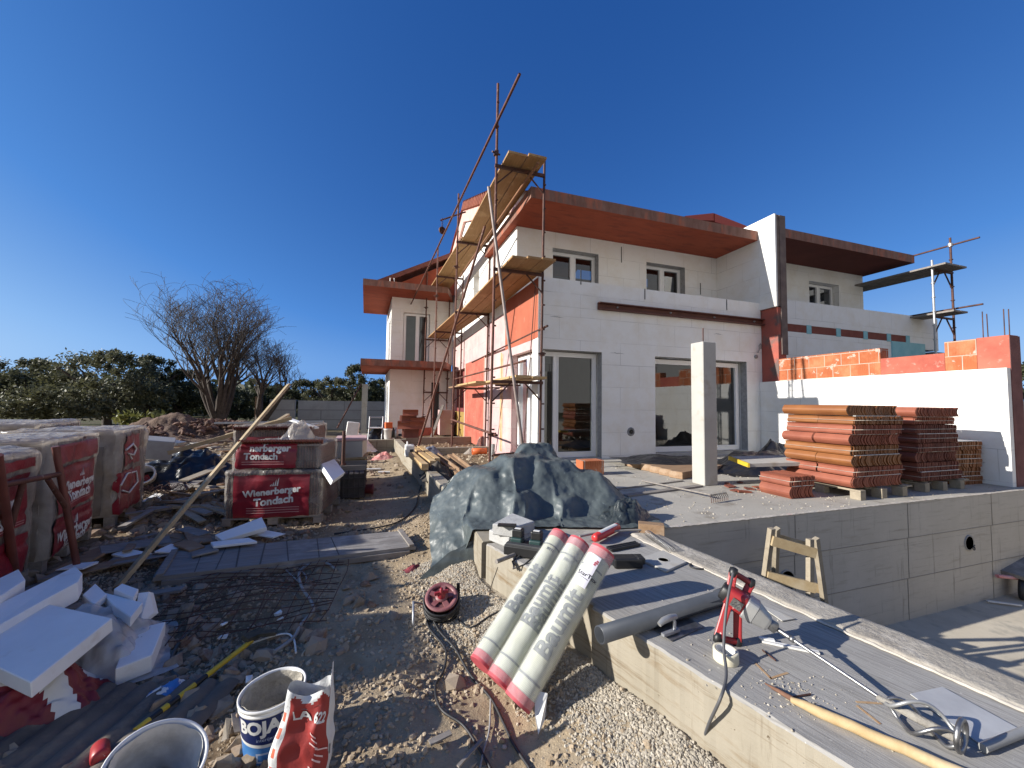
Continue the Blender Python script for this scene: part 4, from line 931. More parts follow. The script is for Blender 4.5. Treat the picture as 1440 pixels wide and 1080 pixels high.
# ------------------------------------------------------------------ stones
def stones(name, xs, ys, rs, mat, label, cat, seed, flat=.65, sink=.25, zf=ground_z):
    g = np.random.default_rng(seed); n = len(xs)
    ph = (1+5**.5)/2; iv = np.array([(-1,ph,0),(1,ph,0),(-1,-ph,0),(1,-ph,0),(0,-1,ph),(0,1,ph),(0,-1,-ph),(0,1,-ph),(ph,0,-1),(ph,0,1),(-ph,0,-1),(-ph,0,1)])/1.9
    it = np.array([(0,11,5),(0,5,1),(0,1,7),(0,7,10),(0,10,11),(1,5,9),(5,11,4),(11,10,2),(10,7,6),(7,1,8),(3,9,4),(3,4,2),(3,2,6),(3,6,8),(3,8,9),(4,9,5),(2,4,11),(6,2,10),(8,6,7),(9,8,1)])
    V = iv[None]*(1+.38*g.normal(size=(n, 12, 1)).clip(-1.4, 1.4)*.7) * np.stack([1+.35*g.random((n, 12*0+1)), .75+.4*g.random((n, 1)), flat+.2*g.random((n, 1))], -1)
    q = g.normal(size=(n, 4)); q[:, 1:3] *= .35; q /= np.linalg.norm(q, axis=1)[:, None]; a, b, c, d = q.T
    Rm = np.stack([np.stack([1-2*(c*c+d*d), 2*(b*c-d*a), 2*(b*d+c*a)], -1), np.stack([2*(b*c+d*a), 1-2*(b*b+d*d), 2*(c*d-b*a)], -1), np.stack([2*(b*d-c*a), 2*(c*d+b*a), 1-2*(b*b+c*c)], -1)], 1)
    V = np.einsum('nij,nkj->nki', Rm, V)*np.asarray(rs)[:, None, None]
    z = zf(xs, ys) + np.asarray(rs)*(flat*.55-sink)
    V = V + np.stack([xs, ys, z], -1)[:, None, :]
    F = (it[None]+12*np.arange(n)[:, None, None]).reshape(-1, 3)
    o = rawmesh(name, V.reshape(-1, 3), F, mat); return setp(o, label, cat, kind='stuff')
def scatter(n, f, x0, x1, y0, y1, seed):
    g = np.random.default_rng(seed); x = g.uniform(x0, x1, n*4); y = g.uniform(y0, y1, n*4); k = g.random(n*4) < f(x, y); return x[k][:n], y[k][:n]
ex = lambda y: interp(y, EDGE)
g_ = np.random.default_rng(77)
x, y = scatter(34000, lambda x, y: np.clip(1.1-((ex(y)-x)+fbm(x*1.7, y*1.7, 3)*.5)/.55, 0, 1)*(x < ex(y)-.015), .1, 1.6, .9, 3.9, 41)
stones('gravel', x, y, .003+.007*g_.random(len(x))**2.2, gravel_m, 'pale crushed limestone banked against the slab', 'gravel', 1, .75)
x, y = scatter(26000, lambda x, y: (.30+.70*(fbm(x*1.1, y*1.1, 4) > -.02))*(x < ex(y)-.02)*np.clip(1.3-(y-1)/7, .15, 1), -2.6, 1.3, 1.0, 7.2, 42)
stones('pebbles', x, y, .004+.014*g_.random(len(x))**3, dirtst_m, 'dusty pebbles and crumbs of mortar over the trodden soil', 'pebbles', 2)
x, y = scatter(3600, lambda x, y: np.clip(.1+(-.15-x)*.8, .02, 1)*(.2+.8*(fbm(x*1.5+3, y*1.5, 3) > .0)), -3.4, .5, 1.3, 7.5, 43)
stones('rubble', x, y, .016+.055*g_.random(len(x))**3, rub_m, 'broken stone and brick rubble over the shaded yard', 'rubble', 3, .6)
x, y = scatter(1500, lambda x, y: (x < ex(y)-.1)*1., -8, .8, 7.2, 16, 44)
stones('rubble', x, y, .02+.07*g_.random(len(x))**3, rub_m, 'scattered rubble between the pallets and the far wing', 'rubble', 5, .6)
x, y = scatter(900, lambda x, y: (x > ex(y)+.2)*1., .9, 2.9, 5.2, 13, 45)
stones('rubble', x, y, .012+.04*g_.random(len(x))**3, dirtst_m, 'crumbs of stone on the strip of soil beside the pink facade', 'rubble', 6, .6)
_sh = bpy.data.objects['spoil_heap'].location
x, y = scatter(900, lambda x, y: np.exp(-((x-_sh.x)/2.0)**2-((y-17.4)/1.4)**2)*1.2, _sh.x-3.4, _sh.x+3.4, 15.2, 19, 48)
hz_f = lambda x, y: .82*np.clip(1-((x-_sh.x)/3.0)**2-((y-17.4)/2.2)**2, 0, 1)**.8
stones('heap_rubble', x, y, .03+.10*g_.random(len(x))**2, M('dark_tile_rubble', (.10, .05, .035), (.17, .10, .07), 3, rough=.9, island=.45), 'broken tiles and stones lying over the brown spoil heap', 'rubble', 9, .45, .1, hz_f)
flat = lambda z: (lambda x, y: np.zeros_like(np.asarray(x))+z)
x, y = scatter(800, lambda x, y: np.exp(-((x-1.62)/.12)**2-((y-1.22)/.10)**2)+.03, 1.3, 2.1, .9, 2.2, 46)
stones('concrete_crumbs', x, y, .0022+.004*g_.random(len(x))**2, gravel_m, 'little heap of pale crumbs swept together on the brushed slab', 'crumbs', 7, .6, .2, flat(SL))
x, y = scatter(1100, lambda x, y: .25+(fbm(x*2, y*2, 3) > .05)*.9*(y < 4.3), 2.5, 8.9, 3.2, 7.2, 47)
stones('concrete_crumbs', x, y, .004+.009*g_.random(len(x))**2, gravel_m, 'pale crumbs strewn over the terrace in front of the house', 'crumbs', 8, .6, .2, flat(SL))
# ------------------------------------------------------------------ wrapped pallets of roof tiles
core_m = bricks('packed_tiles', (.12, .055, .045), (.17, .08, .06), (.035, .02, .018), .035, .2, .008, off=0, bump=.8)
class Wrap:
    "a film-wrapped block; local x along the front, y into the depth"
    def __init__(s, t, W, D, z0, z1, seed, r=.05, puff=.02, slope=0):
        s.t = t; s.W = W; s.D = D; s.z0 = z0; s.z1 = z1; s.seed = seed; s.r = r; s.puff = puff; s.m = chain(t); s.slope = slope
    def face(s, k, a, z, off=0):
        W, D = s.W, s.D
        p, n = {0: ((a, 0), (0, -1)), 1: ((W, a), (1, 0)), 2: ((W-a, D), (0, 1)), 3: ((0, D-a), (-1, 0))}[k]
        L = (W, D)[k % 2]; e = min(a, L-a); inset = s.r*(1-math.sqrt(max(0, 1-(1-min(e, s.r)/s.r)**2))) if e < s.r else 0
        f = (z-s.z0)/(s.z1-s.z0); et = s.z1-z; inset += s.r*.8*(1-math.sqrt(max(0, 1-(1-min(et, s.r)/s.r)**2))) if et < s.r else 0
        d = off - inset + s.puff*nz((p[0]*3.1+s.seed, p[1]*3.1, z*3.3)) + .35*s.puff*nz((p[0]*9+s.seed, p[1]*9, z*6)) - .012*max(0, cos((z-s.z0)*2*pi/.26))**6
        return s.m @ Vector((p[0]+n[0]*d, p[1]+n[1]*d, z))
    def shell(s, mat):
        b = MB(); nz_ = 26
        for k in range(4):
            L = (s.W, s.D)[k % 2]; n = 36
            b.grid(n, nz_, lambda u, v: s.face(k, u*L, s.z0+(s.z1-s.z0)*(1-(1-v)**1.6)))
        r = s.r*.8
        b.grid(26, 26, lambda u, v: s.m @ Vector((r+u*(s.W-2*r), r+v*(s.D-2*r), s.z1+s.puff*.9*nz((u*4+s.seed, v*4, 1))+.012*nz((u*11, v*11, s.seed)))))
        return b.build('stretch_film', mat, s.t)
    def core(s, mat, ins=.035):
        b = MB(); vs = [s.m @ Vector(p) for p in ((ins, ins, s.z0), (s.W-ins, ins, s.z0), (s.W-ins, s.D-ins, s.z0), (ins, s.D-ins, s.z0), (ins, ins, s.z1-ins), (s.W-ins, ins, s.z1-ins), (s.W-ins, s.D-ins, s.z1-ins), (ins, s.D-ins, s.z1-ins))]
        b.add(vs, [(0,3,2,1),(4,5,6,7),(0,1,5,4),(1,2,6,5),(2,3,7,6),(3,0,4,7)]); return b.build('tile_stack', mat, s.t)
    def panel(s, k, a0, a1, z0, z1, mat, off=.012, wob=.012):
        b = MB(); b.grid(24, 20, lambda u, v: s.face(k, a0+u*(a1-a0)+wob*nz((v*4, u*3, s.seed)), z0+v*(z1-z0)+wob*1.5*nz((u*5, v, s.seed+2)), off))
        return b.build('printed_panel', mat, s.t)
    def text(s, k, txt, ca, cz, size, par, tilt=0, off=.018, bold=.02):
        f = lambda x, y: s.face(k, ca+x, cz+y+x*tilt, off)
        return lettering(txt, size, whitep, f, par, bold=bold+.02, cuts=2)
    def flame(s, k, ca, cz, h, par, off=.018):
        b = MB()
        for i, (x, hh) in enumerate(((-.9, .3), (-.45, .55), (0, .85), (.45, 1.1))):
            q = [(x, 0), (x+.33, 0), (x+.33+.12*hh, hh), (x+.2, hh*.55)]
            b.add([s.face(k, ca+a*h*.55, cz+c*h, off) for a, c in q], [(0, 1, 2, 3)])
        return b.build('flame_mark', whitep, par)
    def lines(s, k, a0, a1, zs, par, off=.016):
        b = MB()
        for z in zs:
            b.grid(12, 2, lambda u, v: s.face(k, a0+u*(a1-a0), z+v*.007, off))
        return b.build('small_print', M('faded_print', (.5, .28, .27), rough=.6) if 'faded_print' not in MATS else MATS['faded_print'], par)
    def base(s, h=.12):
        n = 3
        for i in range(n):
            b = MB(); y = .07+(s.D-.14)*i/(n-1); vs = []
            for x0, x1, z0, z1 in ((.0, s.W, s.z0-.022, s.z0-.002), (.0, .1, s.z0-h, s.z0-.022), (s.W/2-.06, s.W/2+.06, s.z0-h, s.z0-.022), (s.W-.1, s.W, s.z0-h, s.z0-.022)):
                v = [s.m @ Vector(p) for p in ((x0, y-.05, z0), (x1, y-.05, z0), (x1, y+.05, z0), (x0, y+.05, z0), (x0, y-.05, z1), (x1, y-.05, z1), (x1, y+.05, z1), (x0, y+.05, z1))]
                b.add(v, [(0,3,2,1),(4,5,6,7),(0,1,5,4),(1,2,6,5),(2,3,7,6),(3,0,4,7)])
            b.build('runner', wood_g, s.t)
GP = 'wrapped pallets of roof tiles'
def pal(x, y, rz, W, D, h, seed, label, mat=film_t):
    t = thing('wrapped_pallet', label, 'pallet', (x, y, 0), rz, GP); w = Wrap(t, W, D, .13, h, seed, .06, .035); w.core(core_m); w.base(); w.shell(mat); return w
w2 = pal(-2.88, 4.66, R_(104), 1.13, 1.05, 1.22, 3, 'wrapped pallet behind the steel trestle, with two full red prints one above the other')
p = w2.panel(0, .14, 1.0, .975, 1.15, redprint)
p = w2.panel(0, .10, 1.0, .50, .94, redprint); w2.text(0, 'Wienerberger', .58, .73, .122, p); w2.text(0, 'Tondach', .60, .62, .14, p); w2.flame(0, .60, .80, .085, p); w2.lines(0, .3, .85, (.57, .55), p)
p = w2.panel(0, .08, 1.0, .13, .47, redprint); w2.text(0, 'Wienerberger', .53, .27, .13, p); w2.text(0, 'Tondach', .53, .18, .13, p); w2.flame(0, .56, .33, .08, p)
w3 = pal(-3.16, 6.16, R_(102), 1.05, 1.05, 1.21, 9, 'wrapped pallet farthest back in the left row, its red print crumpled and torn')
p = w3.panel(0, .10, .66, .74, 1.12, redprint, wob=.03); w3.flame(0, .38, .98, .09, p); b = MB(); b.tube([w3.face(0, a, z, .02) for a, z in ((.12, .94), (.3, 1.0), (.5, .92), (.42, .84), (.2, .88), (.34, .80))], .014, 5); b.build('torn_white_print', whitep, p)
p = w3.panel(0, .0, .72, .16, .66, redprint, wob=.05); b = MB(); b.tube([w3.face(0, a, z, .02) for a, z in ((.05, .5), (.25, .62), (.55, .60), (.6, .45), (.3, .36), (.15, .42))], .012, 5); b.build('torn_white_print', whitep, p)
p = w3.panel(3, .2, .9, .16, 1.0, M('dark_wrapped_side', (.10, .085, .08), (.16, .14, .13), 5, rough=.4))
w1 = pal(-2.62, 3.42, R_(103), 1.12, 1.05, 1.17, 15, 'wrapped pallet at the left edge, nearest the camera, showing only ends of printed words')
p = w1.panel(0, .5, .93, .55, .98, redprint); w1.text(0, 'Wienerberger', .45, .76, .14, p); w1.text(0, 'Tondach', .53, .645, .15, p); w1.lines(0, .55, .9, (.59, .57), p)
p = w1.panel(0, .1, 1.0, .14, .48, redprint); p = w1.panel(0, .3, .98, 1.02, 1.1, redprint)
w4 = pal(-4.15, 6.5, R_(101), 1.1, 1.1, 1.28, 21, 'wrapped pallet in the second row at left, only its sunlit top in view', film_t)
p = w4.panel(0, .1, .9, .5, 1.0, redprint)
w0 = pal(-2.62, 1.5, R_(100), 1.1, 1.1, .72, 27, 'low wrapped pallet just outside the left edge beside the styrofoam')  # added out of view, sized to throw shade over the lower left corner
w6 = pal(-2.60, 2.62, R_(96), .72, 1.1, 1.22, 28, 'narrow wrapped pallet just outside the left edge, next to the nearest full one')  # added out of view, placed to keep the sun off the styrofoam
# the two pallets in the middle of the yard
t = thing('wrapped_pallet', 'wrapped pallet in mid yard with a stepped top and two red prints', 'pallet', (-1.94, 5.80, 0), R_(-7), GP)
lo = Wrap(t, 1.17, 1.05, .10, .70, 33, .05, .03); lo.core(core_m); lo.base(.10); lo.shell(film)
up = Wrap(t, 1.03, .95, .71, 1.03, 39, .05, .03); up.m = up.m @ Matrix.Translation((.09, .05, 0)); up.core(core_m); up.shell(film)
p = lo.panel(0, .13, 1.02, .10, .64, redprint); lo.text(0, 'Wienerberger', .58, .43, .115, p, .09); lo.text(0, 'Tondach', .60, .31, .13, p, .09); lo.flame(0, .60, .50, .10, p); lo.lines(0, .28, .9, (.22, .19, .16), p)
p = up.panel(0, .02, .74, .72, 1.03, redprint, wob=.02); up.text(0, 'nerberger', .42, .975, .12, p); up.text(0, 'Tondach', .32, .87, .115, p); up.lines(0, .1, .6, (.80, .77), p)
b = MB()
for k in range(30):
    a = .05+k*.034; q = up.m @ Vector((a, .03, 1.055)); b.lathe([(.017, -.07), (.017, .07)], 7, q, frame(up.m.to_3x3() @ Vector((.25, -1, .35))) @ eul(0, pi/2, 0))
b.build('tile_edge', tile_r, t)
t = thing('wrapped_pallet', 'wrapped pallet right behind the stepped one, loaded with loose battens on its top', 'pallet', (PY(325, 640, 7.15).x, 7.15, 0), R_(-5), GP)
w5 = Wrap(t, 1.16, 1.05, .12, 1.20, 45, .05, .03); w5.core(core_m); w5.base(); w5.shell(film); p = w5.panel(0, .2, .85, .3, 1.02, redprint); w5.flame(0, .62, .93, .10, p); w5.text(0, 'Wienerberger', .55, .80, .13, p)
b = MB()
for k in range(34): b.lathe([(.016, -.06), (.016, .06)], 6, w5.m @ Vector((.03+k*.0335, -.01, 1.15)), frame(w5.m.to_3x3() @ Vector((.2, -1, .5))) @ eul(0, pi/2, 0))
b.build('tile_edge', tile_d, t)
def crumple(name, c, sx, sy, h, mat, label, cat, seed, rz=0, sharp=2.0, n=46, fold=1.0, group=None):
    def fn(u, v):
        x, y = u*2-1, v*2-1; r = (abs(x)**2.6+abs(y)**2.6)**(1/2.6); k = max(0, 1-r)
        e = 1+.22*nz((math.atan2(y, x)*1.5, seed, 2))
        z = h*min(1, k*sharp)*(1+.5*fold*nz((x*2+seed, y*2, 1))) + h*.22*fold*(abs(nz((x*5+seed, y*5, 4)))-.1)*min(1, k*5) + h*.10*fold*nz((x*12, y*12, seed))*min(1, k*6)
        p = eul(0, 0, rz) @ Vector((x*sx*e, y*sy*e, max(z, .003)))
        return Vector(c)+p
    b = MB(); b.grid(n, n, fn); return setp(b.build(name, mat), label, cat, group)
q = PY(418, 632, 6.25); crumple('white_sheet', (q.x, 6.3, 1.06), .22, .25, .22, film_t, 'crumpled peak of white film on top of the stepped pallet', 'film', 3, 0, 1.4)
# ------------------------------------------------------------------ rusty frame leaning at the pallets, long timbers
t = thing('steel_trestle', 'rust brown steel trestle frame leaning in front of the left pallets', 'frame', (-2.4, 4.2, 0))
A0, A1 = Vector(P(110, 805, .02)), PY(78, 628, 4.45); B0, B1 = Vector(P(24, 830, .02)), PY(-4, 640, 3.75)
for nm, a, c, r in (('leg', A0, A1, .025), ('leg', B0, B1, .028), ('crossbar', B0.lerp(B1, .80), A0.lerp(A1, .79)+Vector((.0, -.02, 0)), .022), ('brace', A0.lerp(A1, .52), A0.lerp(A1, .79)+(B1-A1)*.25-Vector((0, 0, .02)), .02), ('brace', B0.lerp(B1, .45), B0.lerp(B1, .8)+(A1-B1)*.35, .02)):
    b = MB(); b.tube([a, a.lerp(c, .5), c], r, 9); b.build(nm, rust if nm != 'leg' else M('brown_painted_steel', (.13, .04, .03), (.19, .06, .045), 6, rough=.5, metal=.2) if 'brown_painted_steel' not in MATS else MATS['brown_painted_steel'], t)
def plank(name, a, c, w, th, mat, label, cat='plank', up=(0, 0, 1), group=None):
    b = MB(); b.bar(a, c, w, th, up); return setp(b.build(name, mat), label, cat, group)
plank('long_timber', Vector(P(165, 826, .05)), PY(406, 541, 7.2), .036, .055, wood_p, 'long pale roof timber leaning up across the stepped pallet', 'timber', (.6, -.8, 0))
plank('long_timber', PY(236, 637, 7.0), PY(410, 588, 7.5), .04, .06, wood_p, 'pale timber running from the dark junk onto the rear pallet', 'timber')
plank('batten', PY(302, 595, 8.0), PY(455, 593, 8.0), .06, .03, galv, 'thin grey rail lying level across the rear pallet', 'rail')
plank('batten', PY(408, 590, 7.7), PY(445, 602, 7.3), .10, .03, styro, 'white strip lying aslant on the rear pallet', 'strip')
plank('batten', PY(372, 603, 7.3), PY(405, 583, 8.2), .06, .035, wood_p, 'short pale batten on top of the rear pallet pointing away', 'batten')
plank('batten', PY(318, 612, 7.3), PY(388, 592, 7.8), .05, .035, wood_p, 'bent pale batten on the left of the rear pallet top', 'batten')
# wide formwork deck lying on the ground
t = thing('formwork_deck', 'grey planked formwork deck with dark cross stains lying across the yard', 'deck', (-.9, 4.75, 0))
a, c, d, e = P(215, 812, .10), P(585, 768, .10), P(568, 746, .10), P(238, 776, .10)
deckm = woodm('stained_deck', (.25, .235, .22), (.15, .135, .125), (.34, .32, .30))
for k in range(3):
    b = MB(); f0, f1 = k/3+.004, (k+1)/3-.004; q = [a.lerp(e, f0), c.lerp(d, f0), c.lerp(d, f1), a.lerp(e, f1)]
    b.add([p+Vector((0, 0, .0)) for p in q]+[p-Vector((0, 0, .035)) for p in q], [(0,1,2,3),(7,6,5,4),(0,4,5,1),(1,5,6,2),(2,6,7,3),(3,7,4,0)]); b.build('board', deckm, t)
for f in (.02, .98):
    b = MB(); b.bar(a.lerp(c, f)+Vector((0, 0, .012)), e.lerp(d, f)+Vector((0, 0, .012)), .05, .02); b.build('end_batten', wood_g, t)
b = MB(); b.bar(a.lerp(c, .03)-Vector((0, 0, .06)), a.lerp(c, .97)-Vector((0, 0, .06)), .04, .05); b.build('edge_joist', wood_g, t)
for f in (.13, .20, .27, .355, .46, .58, .66):
    b = MB(); s_ = random.uniform(-.02, .02); b.bar(a.lerp(c, f)+Vector((0, .01, .0015)), e.lerp(d, f+s_)+Vector((0, -.01, .0015)), random.uniform(.006, .014), .002); b.build('tar_stain', M('tar_stain', (.09, .08, .073), rough=.9) if 'tar_stain' not in MATS else MATS['tar_stain'], t)
# ------------------------------------------------------------------ styrofoam offcuts
GS = 'styrofoam offcuts in the yard'
def slab(px, z, th, label, tiltn=None):
    "px: the corners of its upper face on the photograph, laid at heights z"
    zz = z if isinstance(z, (list, tuple)) else [z]*len(px)
    q = [P(x, y, h) for (x, y), h in zip(px, zz)]; b = MB(); n = len(q); nn = (q[1]-q[0]).cross(q[2]-q[0]).normalized(); nn = nn if nn.z > 0 else -nn
    b.add(q+[p-nn*th for p in q], [tuple(range(n)), tuple(range(2*n-1, n-1, -1))]+[(i, n+i, n+(i+1) % n, (i+1) % n) for i in range(n)])
    return setp(b.build('styrofoam_board', styro, bevel=.004), label, 'styrofoam', GS)
slab([(18, 838), (158, 869), (43, 960), (-75, 905)], [.36, .36, .32, .32], .075, 'largest square styrofoam board, lying flat at the left edge')
slab([(-40, 868), (106, 796), (116, 806), (110, 818), (60, 845), (-20, 890)], [.40, .42, .42, .42, .40, .38], .12, 'long styrofoam board behind the largest square one')
slab([(-20, 822), (26, 800), (36, 815), (-10, 845)], .45, .12, 'styrofoam end at the left edge under the wrapped pallet')
slab([(181, 886), (233, 874), (214, 921), (162, 941)], [.14, .14, .11, .11], .10, 'thick styrofoam block lying apart, nearest the yellow striped bar')
slab([(116, 836), (134, 820), (150, 835), (132, 850)], .30, .05, 'small bright styrofoam chip on the crumpled clear sheet')
slab([(144, 832), (201, 847), (184, 868), (158, 850)], .28, .06, 'triangular styrofoam piece between the clear sheet and the tall block')
slab([(194, 834), (210, 832), (217, 862), (196, 878), (190, 862)], [.28, .28, .16, .16, .2], .07, 'upright styrofoam block right of the triangular piece')
slab([(160, 828), (172, 820), (195, 828), (188, 840)], .30, .05, 'little styrofoam lid piece below the leaning timber foot')
slab([(302, 752), (368, 727), (375, 741), (312, 760)], [.15, .24, .18, .12], .05, 'slanting styrofoam strip in front of the stepped pallet')
slab([(296, 762), (350, 756), (362, 761), (300, 768)], .15, .025, 'thin styrofoam strip lying along the edge of the formwork deck')
slab([(452, 652), (470, 645), (485, 664), (468, 676)], [.75, .72, .62, .62], .06, 'styrofoam piece leaning at the right of the stepped pallet')
q = P(148, 905, .12); crumple('clear_sheet', (q.x-.12, q.y+.02, .0), .42, .36, .26, sheetf, 'crumpled clear plastic sheet spilling out from under the largest styrofoam board', 'plastic sheet', 6, .4, 1.6, 60)
q = P(35, 985, .1); crumple('red_white_sack', (q.x, q.y, 0), .34, .2, .20, [M('crimson_sack', (.20, .015, .022), (.15, .012, .02), 5, rough=.5)], 'crumpled red and white empty sack under the largest styrofoam board', 'sack', 8, .5, 1.6, 50)
o = bpy.data.objects[[k.name for k in bpy.data.objects if k.name.startswith('red_white_sack')][0]]; o.data.materials.append(whitep)
for f in o.data.polygons:
    c = f.center; f.material_index = 1 if abs(c.x*.7+c.y*1.3-.02) < .055 or nz((c.x*9, c.y*9, 1)) > .33 else 0
# corrugated sheet at the lower left
cs = thing('corrugated_sheet', 'dark ribbed sheet lying under earth in the lower left corner', 'sheet', (-1.6, 2.4, 0))
b = MB(); o0, ux, uy = P(150, 950, 0), None, None
d1 = (P(0, 1060, 0)-P(150, 950, 0)); d1 = d1.normalized(); d2 = Vector((-d1.y, d1.x, 0))
b.grid(12, 150, lambda u, v: Vector((-1.32, 2.72, .035))+d1*(u*1.3)+d2*(v*1.15-.55)+Vector((0, 0, .022*abs(sin(v*pi*11))+.01*nz((u*4, v*6, 1)))))
b.build('ribbed_panel', M('dusty_ribbed_sheet', (.085, .075, .065), (.15, .125, .10), 5, rough=.8, bump=.4, bscale=40, c3=(.22, .17, .12), scale3=7, p3=(.55, .7)), cs)
# rebar mesh over the rubble
rm = MB()
for k in range(17):
    y = 3.15+k*.085; rm.tube([(x, y+.07*nz((x*1.6, k*.9, 0))-.12*(x+1.4), float(ground_z(x, y))+.05+.05*nz((x*2, y*2, k*.7))) for x in np.linspace(-1.55, -.35, 8)], .0035, 4, False)
for k in range(14):
    x = -1.5+k*.085; rm.tube([(x+.25*(y-3.2)*.3+.08*nz((y*1.5, k*.8, 5)), y-.12*(x+1.4), float(ground_z(x, y))+.056+.025*nz((x*2, y*2, k))) for y in np.linspace(3.1, 4.55, 9)], .0035, 4, False)
setp(rm.build('rebar_mesh', rust_d), 'thin dark reinforcing mesh lying on the shaded rubble below the formwork deck', 'mesh')
# ------------------------------------------------------------------ scraps strewn about
ORD = ('first', 'second', 'third', 'fourth', 'fifth', 'sixth', 'seventh', 'eighth', 'ninth', 'tenth', 'eleventh', 'twelfth', 'thirteenth', 'fourteenth', 'fifteenth', 'sixteenth', 'seventeenth', 'eighteenth', 'nineteenth', 'twentieth', 'twenty-first', 'twenty-second', 'twenty-third', 'twenty-fourth', 'twenty-fifth', 'twenty-sixth')
def scrap(n, x0, x1, y0, y1, seed, name, mats, label, cat, group, L=(.2, .8), w=(.05, .12), th=.02, zup=.03):
    g = random.Random(seed); made = []
    for k in range(n):
        x, y = g.uniform(x0, x1), g.uniform(y0, y1); a = g.uniform(0, pi); l = g.uniform(*L); z = float(ground_z(x, y))+zup+g.uniform(0, .05)
        b = MB(); b.box((x, y, z), (l, g.uniform(*w), th), eul(g.uniform(-.15, .15), g.uniform(-.14, .14), a), .006)
        o = setp(b.build(name, g.choice(mats)), None, cat, group); v = o.location-EYE; made.append((v.dot(RT)/v.dot(FW), o))
    for k, (_, o) in enumerate(sorted(made, key=lambda m: m[0])): o['label'] = label % (ORD[k]+' from the left')
scrap(26, -2.75, -1.3, 3.8, 5.4, 51, 'scrap_board', [wood_g, wood_g, styro, wood_b], 'weathered scrap board, %s of those between left pallets and formwork deck', 'scrap board', 'scrap boards left of the formwork deck', (.2, .6), (.06, .2), .014, .06)
scrap(22, -3.1, -1.9, 6.0, 8.6, 52, 'scrap_batten', [wood_g, wood_b, wood_pg], 'loose batten, %s in the gap between left pallets and stepped pallet', 'batten', 'battens between the pallets', (.5, 1.2), (.05, .1), .03, .08)
scrap(9, -.75, -.2, 1.75, 2.3, 53, 'wood_splinter', [wood_g, wood_pg], 'splintered bit of lath, %s of those around the red bag', 'splinter', 'splinters around the red bag', (.06, .2), (.015, .03), .008, .015)
scrap(7, -1.5, -.6, 2.4, 3.3, 54, 'foam_chip', [styro, tub], 'white chip, %s of those on the shaded ground near the striped bar', 'chip', 'white chips on the shaded ground', (.03, .07), (.02, .04), .012, .02)
scrap(20, -6, -.6, 8.5, 15, 55, 'scrap_board', [wood_g, styro, wood_b, wood_pg], 'scrap board, %s of those far back in the yard behind the pallets', 'scrap board', 'scrap boards far back in the yard', (.5, 1.6), (.08, .3), .03, .1)
for i, (pa, pb, lab) in enumerate((((604, 1045, ), (634, 1030), 'flat grey lath on the sunlit soil right of the red bag'), ((644, 1078), (678, 1040), 'thin stick near the bottom edge by the cables'), ((492, 908), (540, 872), 'bent twig on the trodden soil right of the grey hose'))):
    a, c = P(pa[0], pa[1], .02), P(pb[0], pb[1], .02); b = MB(); b.bar(a, c, .014 if i else .03, .008); setp(b.build('lath', wood_g), lab, 'stick')
